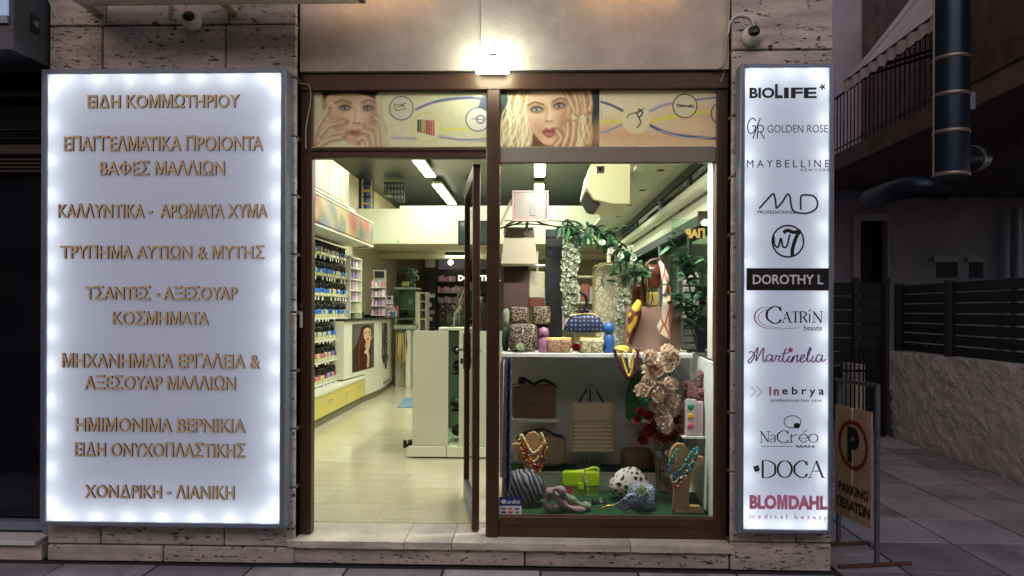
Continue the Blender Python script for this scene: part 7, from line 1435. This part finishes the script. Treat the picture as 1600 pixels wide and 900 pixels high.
for i, p in enumerate(([(960, 366), (968, 358), (975, 352)], [(1052, 366), (1058, 358), (1066, 352)])):
    t = thing('leaf_sprig', ('thin upright leaf sprig above the garland', 'thin upright leaf sprig before the side windows')[i], 'sprig', at(p[0][0], p[0][1] + 14, .9)); ptube([(p[0][0] + 2, p[0][1] + 20)] + p, .9, .0025, M_stem, 'stem', t)
    for k in range(6): f = k / 5; put_leaf(lf3, at(p[0][0] + 10 * f, p[0][1] + 8 - 20 * f, .9), (1 if k % 2 else -1, -.1, .35), t, .9)
# white brick pillar seen behind the plant
wb = thing('brick_effect_pillar', 'small white brick effect pillar behind the leafy plant', 'pillar', at(1080, 550, 1.05)); x0, x1, z0, z1 = rect(1068, 425, 1092, 548, 1.1)
b = MB(); b.box(x0 + .003, x1 - .003, 1.112, 1.2, ZSH + .001, z1); b.build('core', mat('grey_joint', '4c4a44', .9), wb)
n = 11; h = (z1 - ZSH) / n
for k in range(n): b = MB(); b.box(x0, x1, 1.1, 1.13, ZSH + k * h + .008, ZSH + (k + 1) * h - .004, bev=.006); b.build('brick', mat('white_brick', 'b4b2a2', .8, noise=.15), wb)
cloth(1088, 492, 1110, 549, .9, .1, mat('dim_purple', '3c3a48', .6, noise=.4, scale=20), 'folded_cloth', 'dim violet cloth in the right corner of the shelf', 14, .04)
for k, px in enumerate((1068, 1072, 1076)): b = MB(); q0 = at(px, 545, .85); b.tube([q0, at(px, 518, .85), at(px + 1, 506, .85)], [.004, .004, .012], 6); tag(b.build('slim_ornament', M_steel), ('left', 'middle', 'right')[k] + ' slim metal stem beside the shopper', 'ornament')
# mount with round eye at the top of the window, payment sticker at its foot
x0, x1, z0, z1 = rect(933, 257, 946, 268, .11); b = MB(); b.box(x0, x1, .155, .175, z0, z1, bev=.003); mo = tag(b.build('alarm_sensor', M_white), 'small white square sensor at the top of the window glass', 'sensor'); b = MB(); q = ((x0 + x1) / 2, .155, (z0 + z1) / 2); b.lathe([(0, -.006), (.008, -.005), (.011, 0)], q, 14, axis='y'); b.build('sensor_eye', M_blackp, mo)
x0, x1, z0, z1 = rect(780, 777, 815, 804, .13); zm = z0 + (z1 - z0) * .5
st = thing('payment_sticker', 'blue and white payment sticker at the lower left of the window', 'sticker', (x0, .13, z0)); b = MB(); b.box(x0, x1, .1325, .1345, zm, z1); b.build('blue_band', mat('sticker_blue', '1c2f72', .4), st); b = MB(); b.box(x0, x1, .1325, .1345, z0, zm - .0003); b.build('white_band', M_white, st)
b = MB(); w = x1 - x0; h = z1 - z0; put_text(b, "cardlink", x0 + w * .34, x0 + w * .94, zm + h * .12, zm + h * .36, .1322, .02, .0006); b.box(x0 + w * .07, x0 + w * .10, .1316, .1322, zm + h * .14, zm + h * .34); b.lathe([(0, 0), (h * .13, 0)], (x0 + w * .21, .132, zm + h * .24), 14, axis='y'); b.build('lettering', M_white, st, fix=False)
for k, c in enumerate(('3a4a8a', 'c8742c', '3a5aa0', '1c3f8a', 'b83a3a', '4a8a9a')): u = k % 3; v = k // 3; b = MB(); b.box(x0 + w * (.1 + .3 * u), x0 + w * (.30 + .3 * u), .1318, .1324, z0 + h * (.27 - .2 * v), z0 + h * (.38 - .2 * v)); b.build('card_mark', mat('cm' + c, c, .4), st)
# unseen strip light added behind the window head to brighten the display
q = rect(800, 262, 1100, 266, .3)
t = thing('display_fill', 'unseen strip light added behind the head of the display window', 'lamp', (.45, .3, 2.42)); b = MB(); b.box(-.1, 1.0, .26, .32, 2.437, 2.46); b.build('housing', M_white, t); b = MB(); b.box(-.08, .98, .27, .31, 2.431, 2.4365); b.build('diffuser', mat('display_fill_tube', 'ffffff', .4, emit=6, ecol='fff8e6'), t)
la = bpy.data.lights.new('display', 'AREA'); la.shape = 'RECTANGLE'; la.size = 1.0; la.size_y = .04; la.energy = 26; la.color = (1, .96, .93); lo = bpy.data.objects.new('display', la); C.objects.link(lo); lo.location = (.45, .29, 2.42); lo.rotation_euler = (R(18), 0, 0)
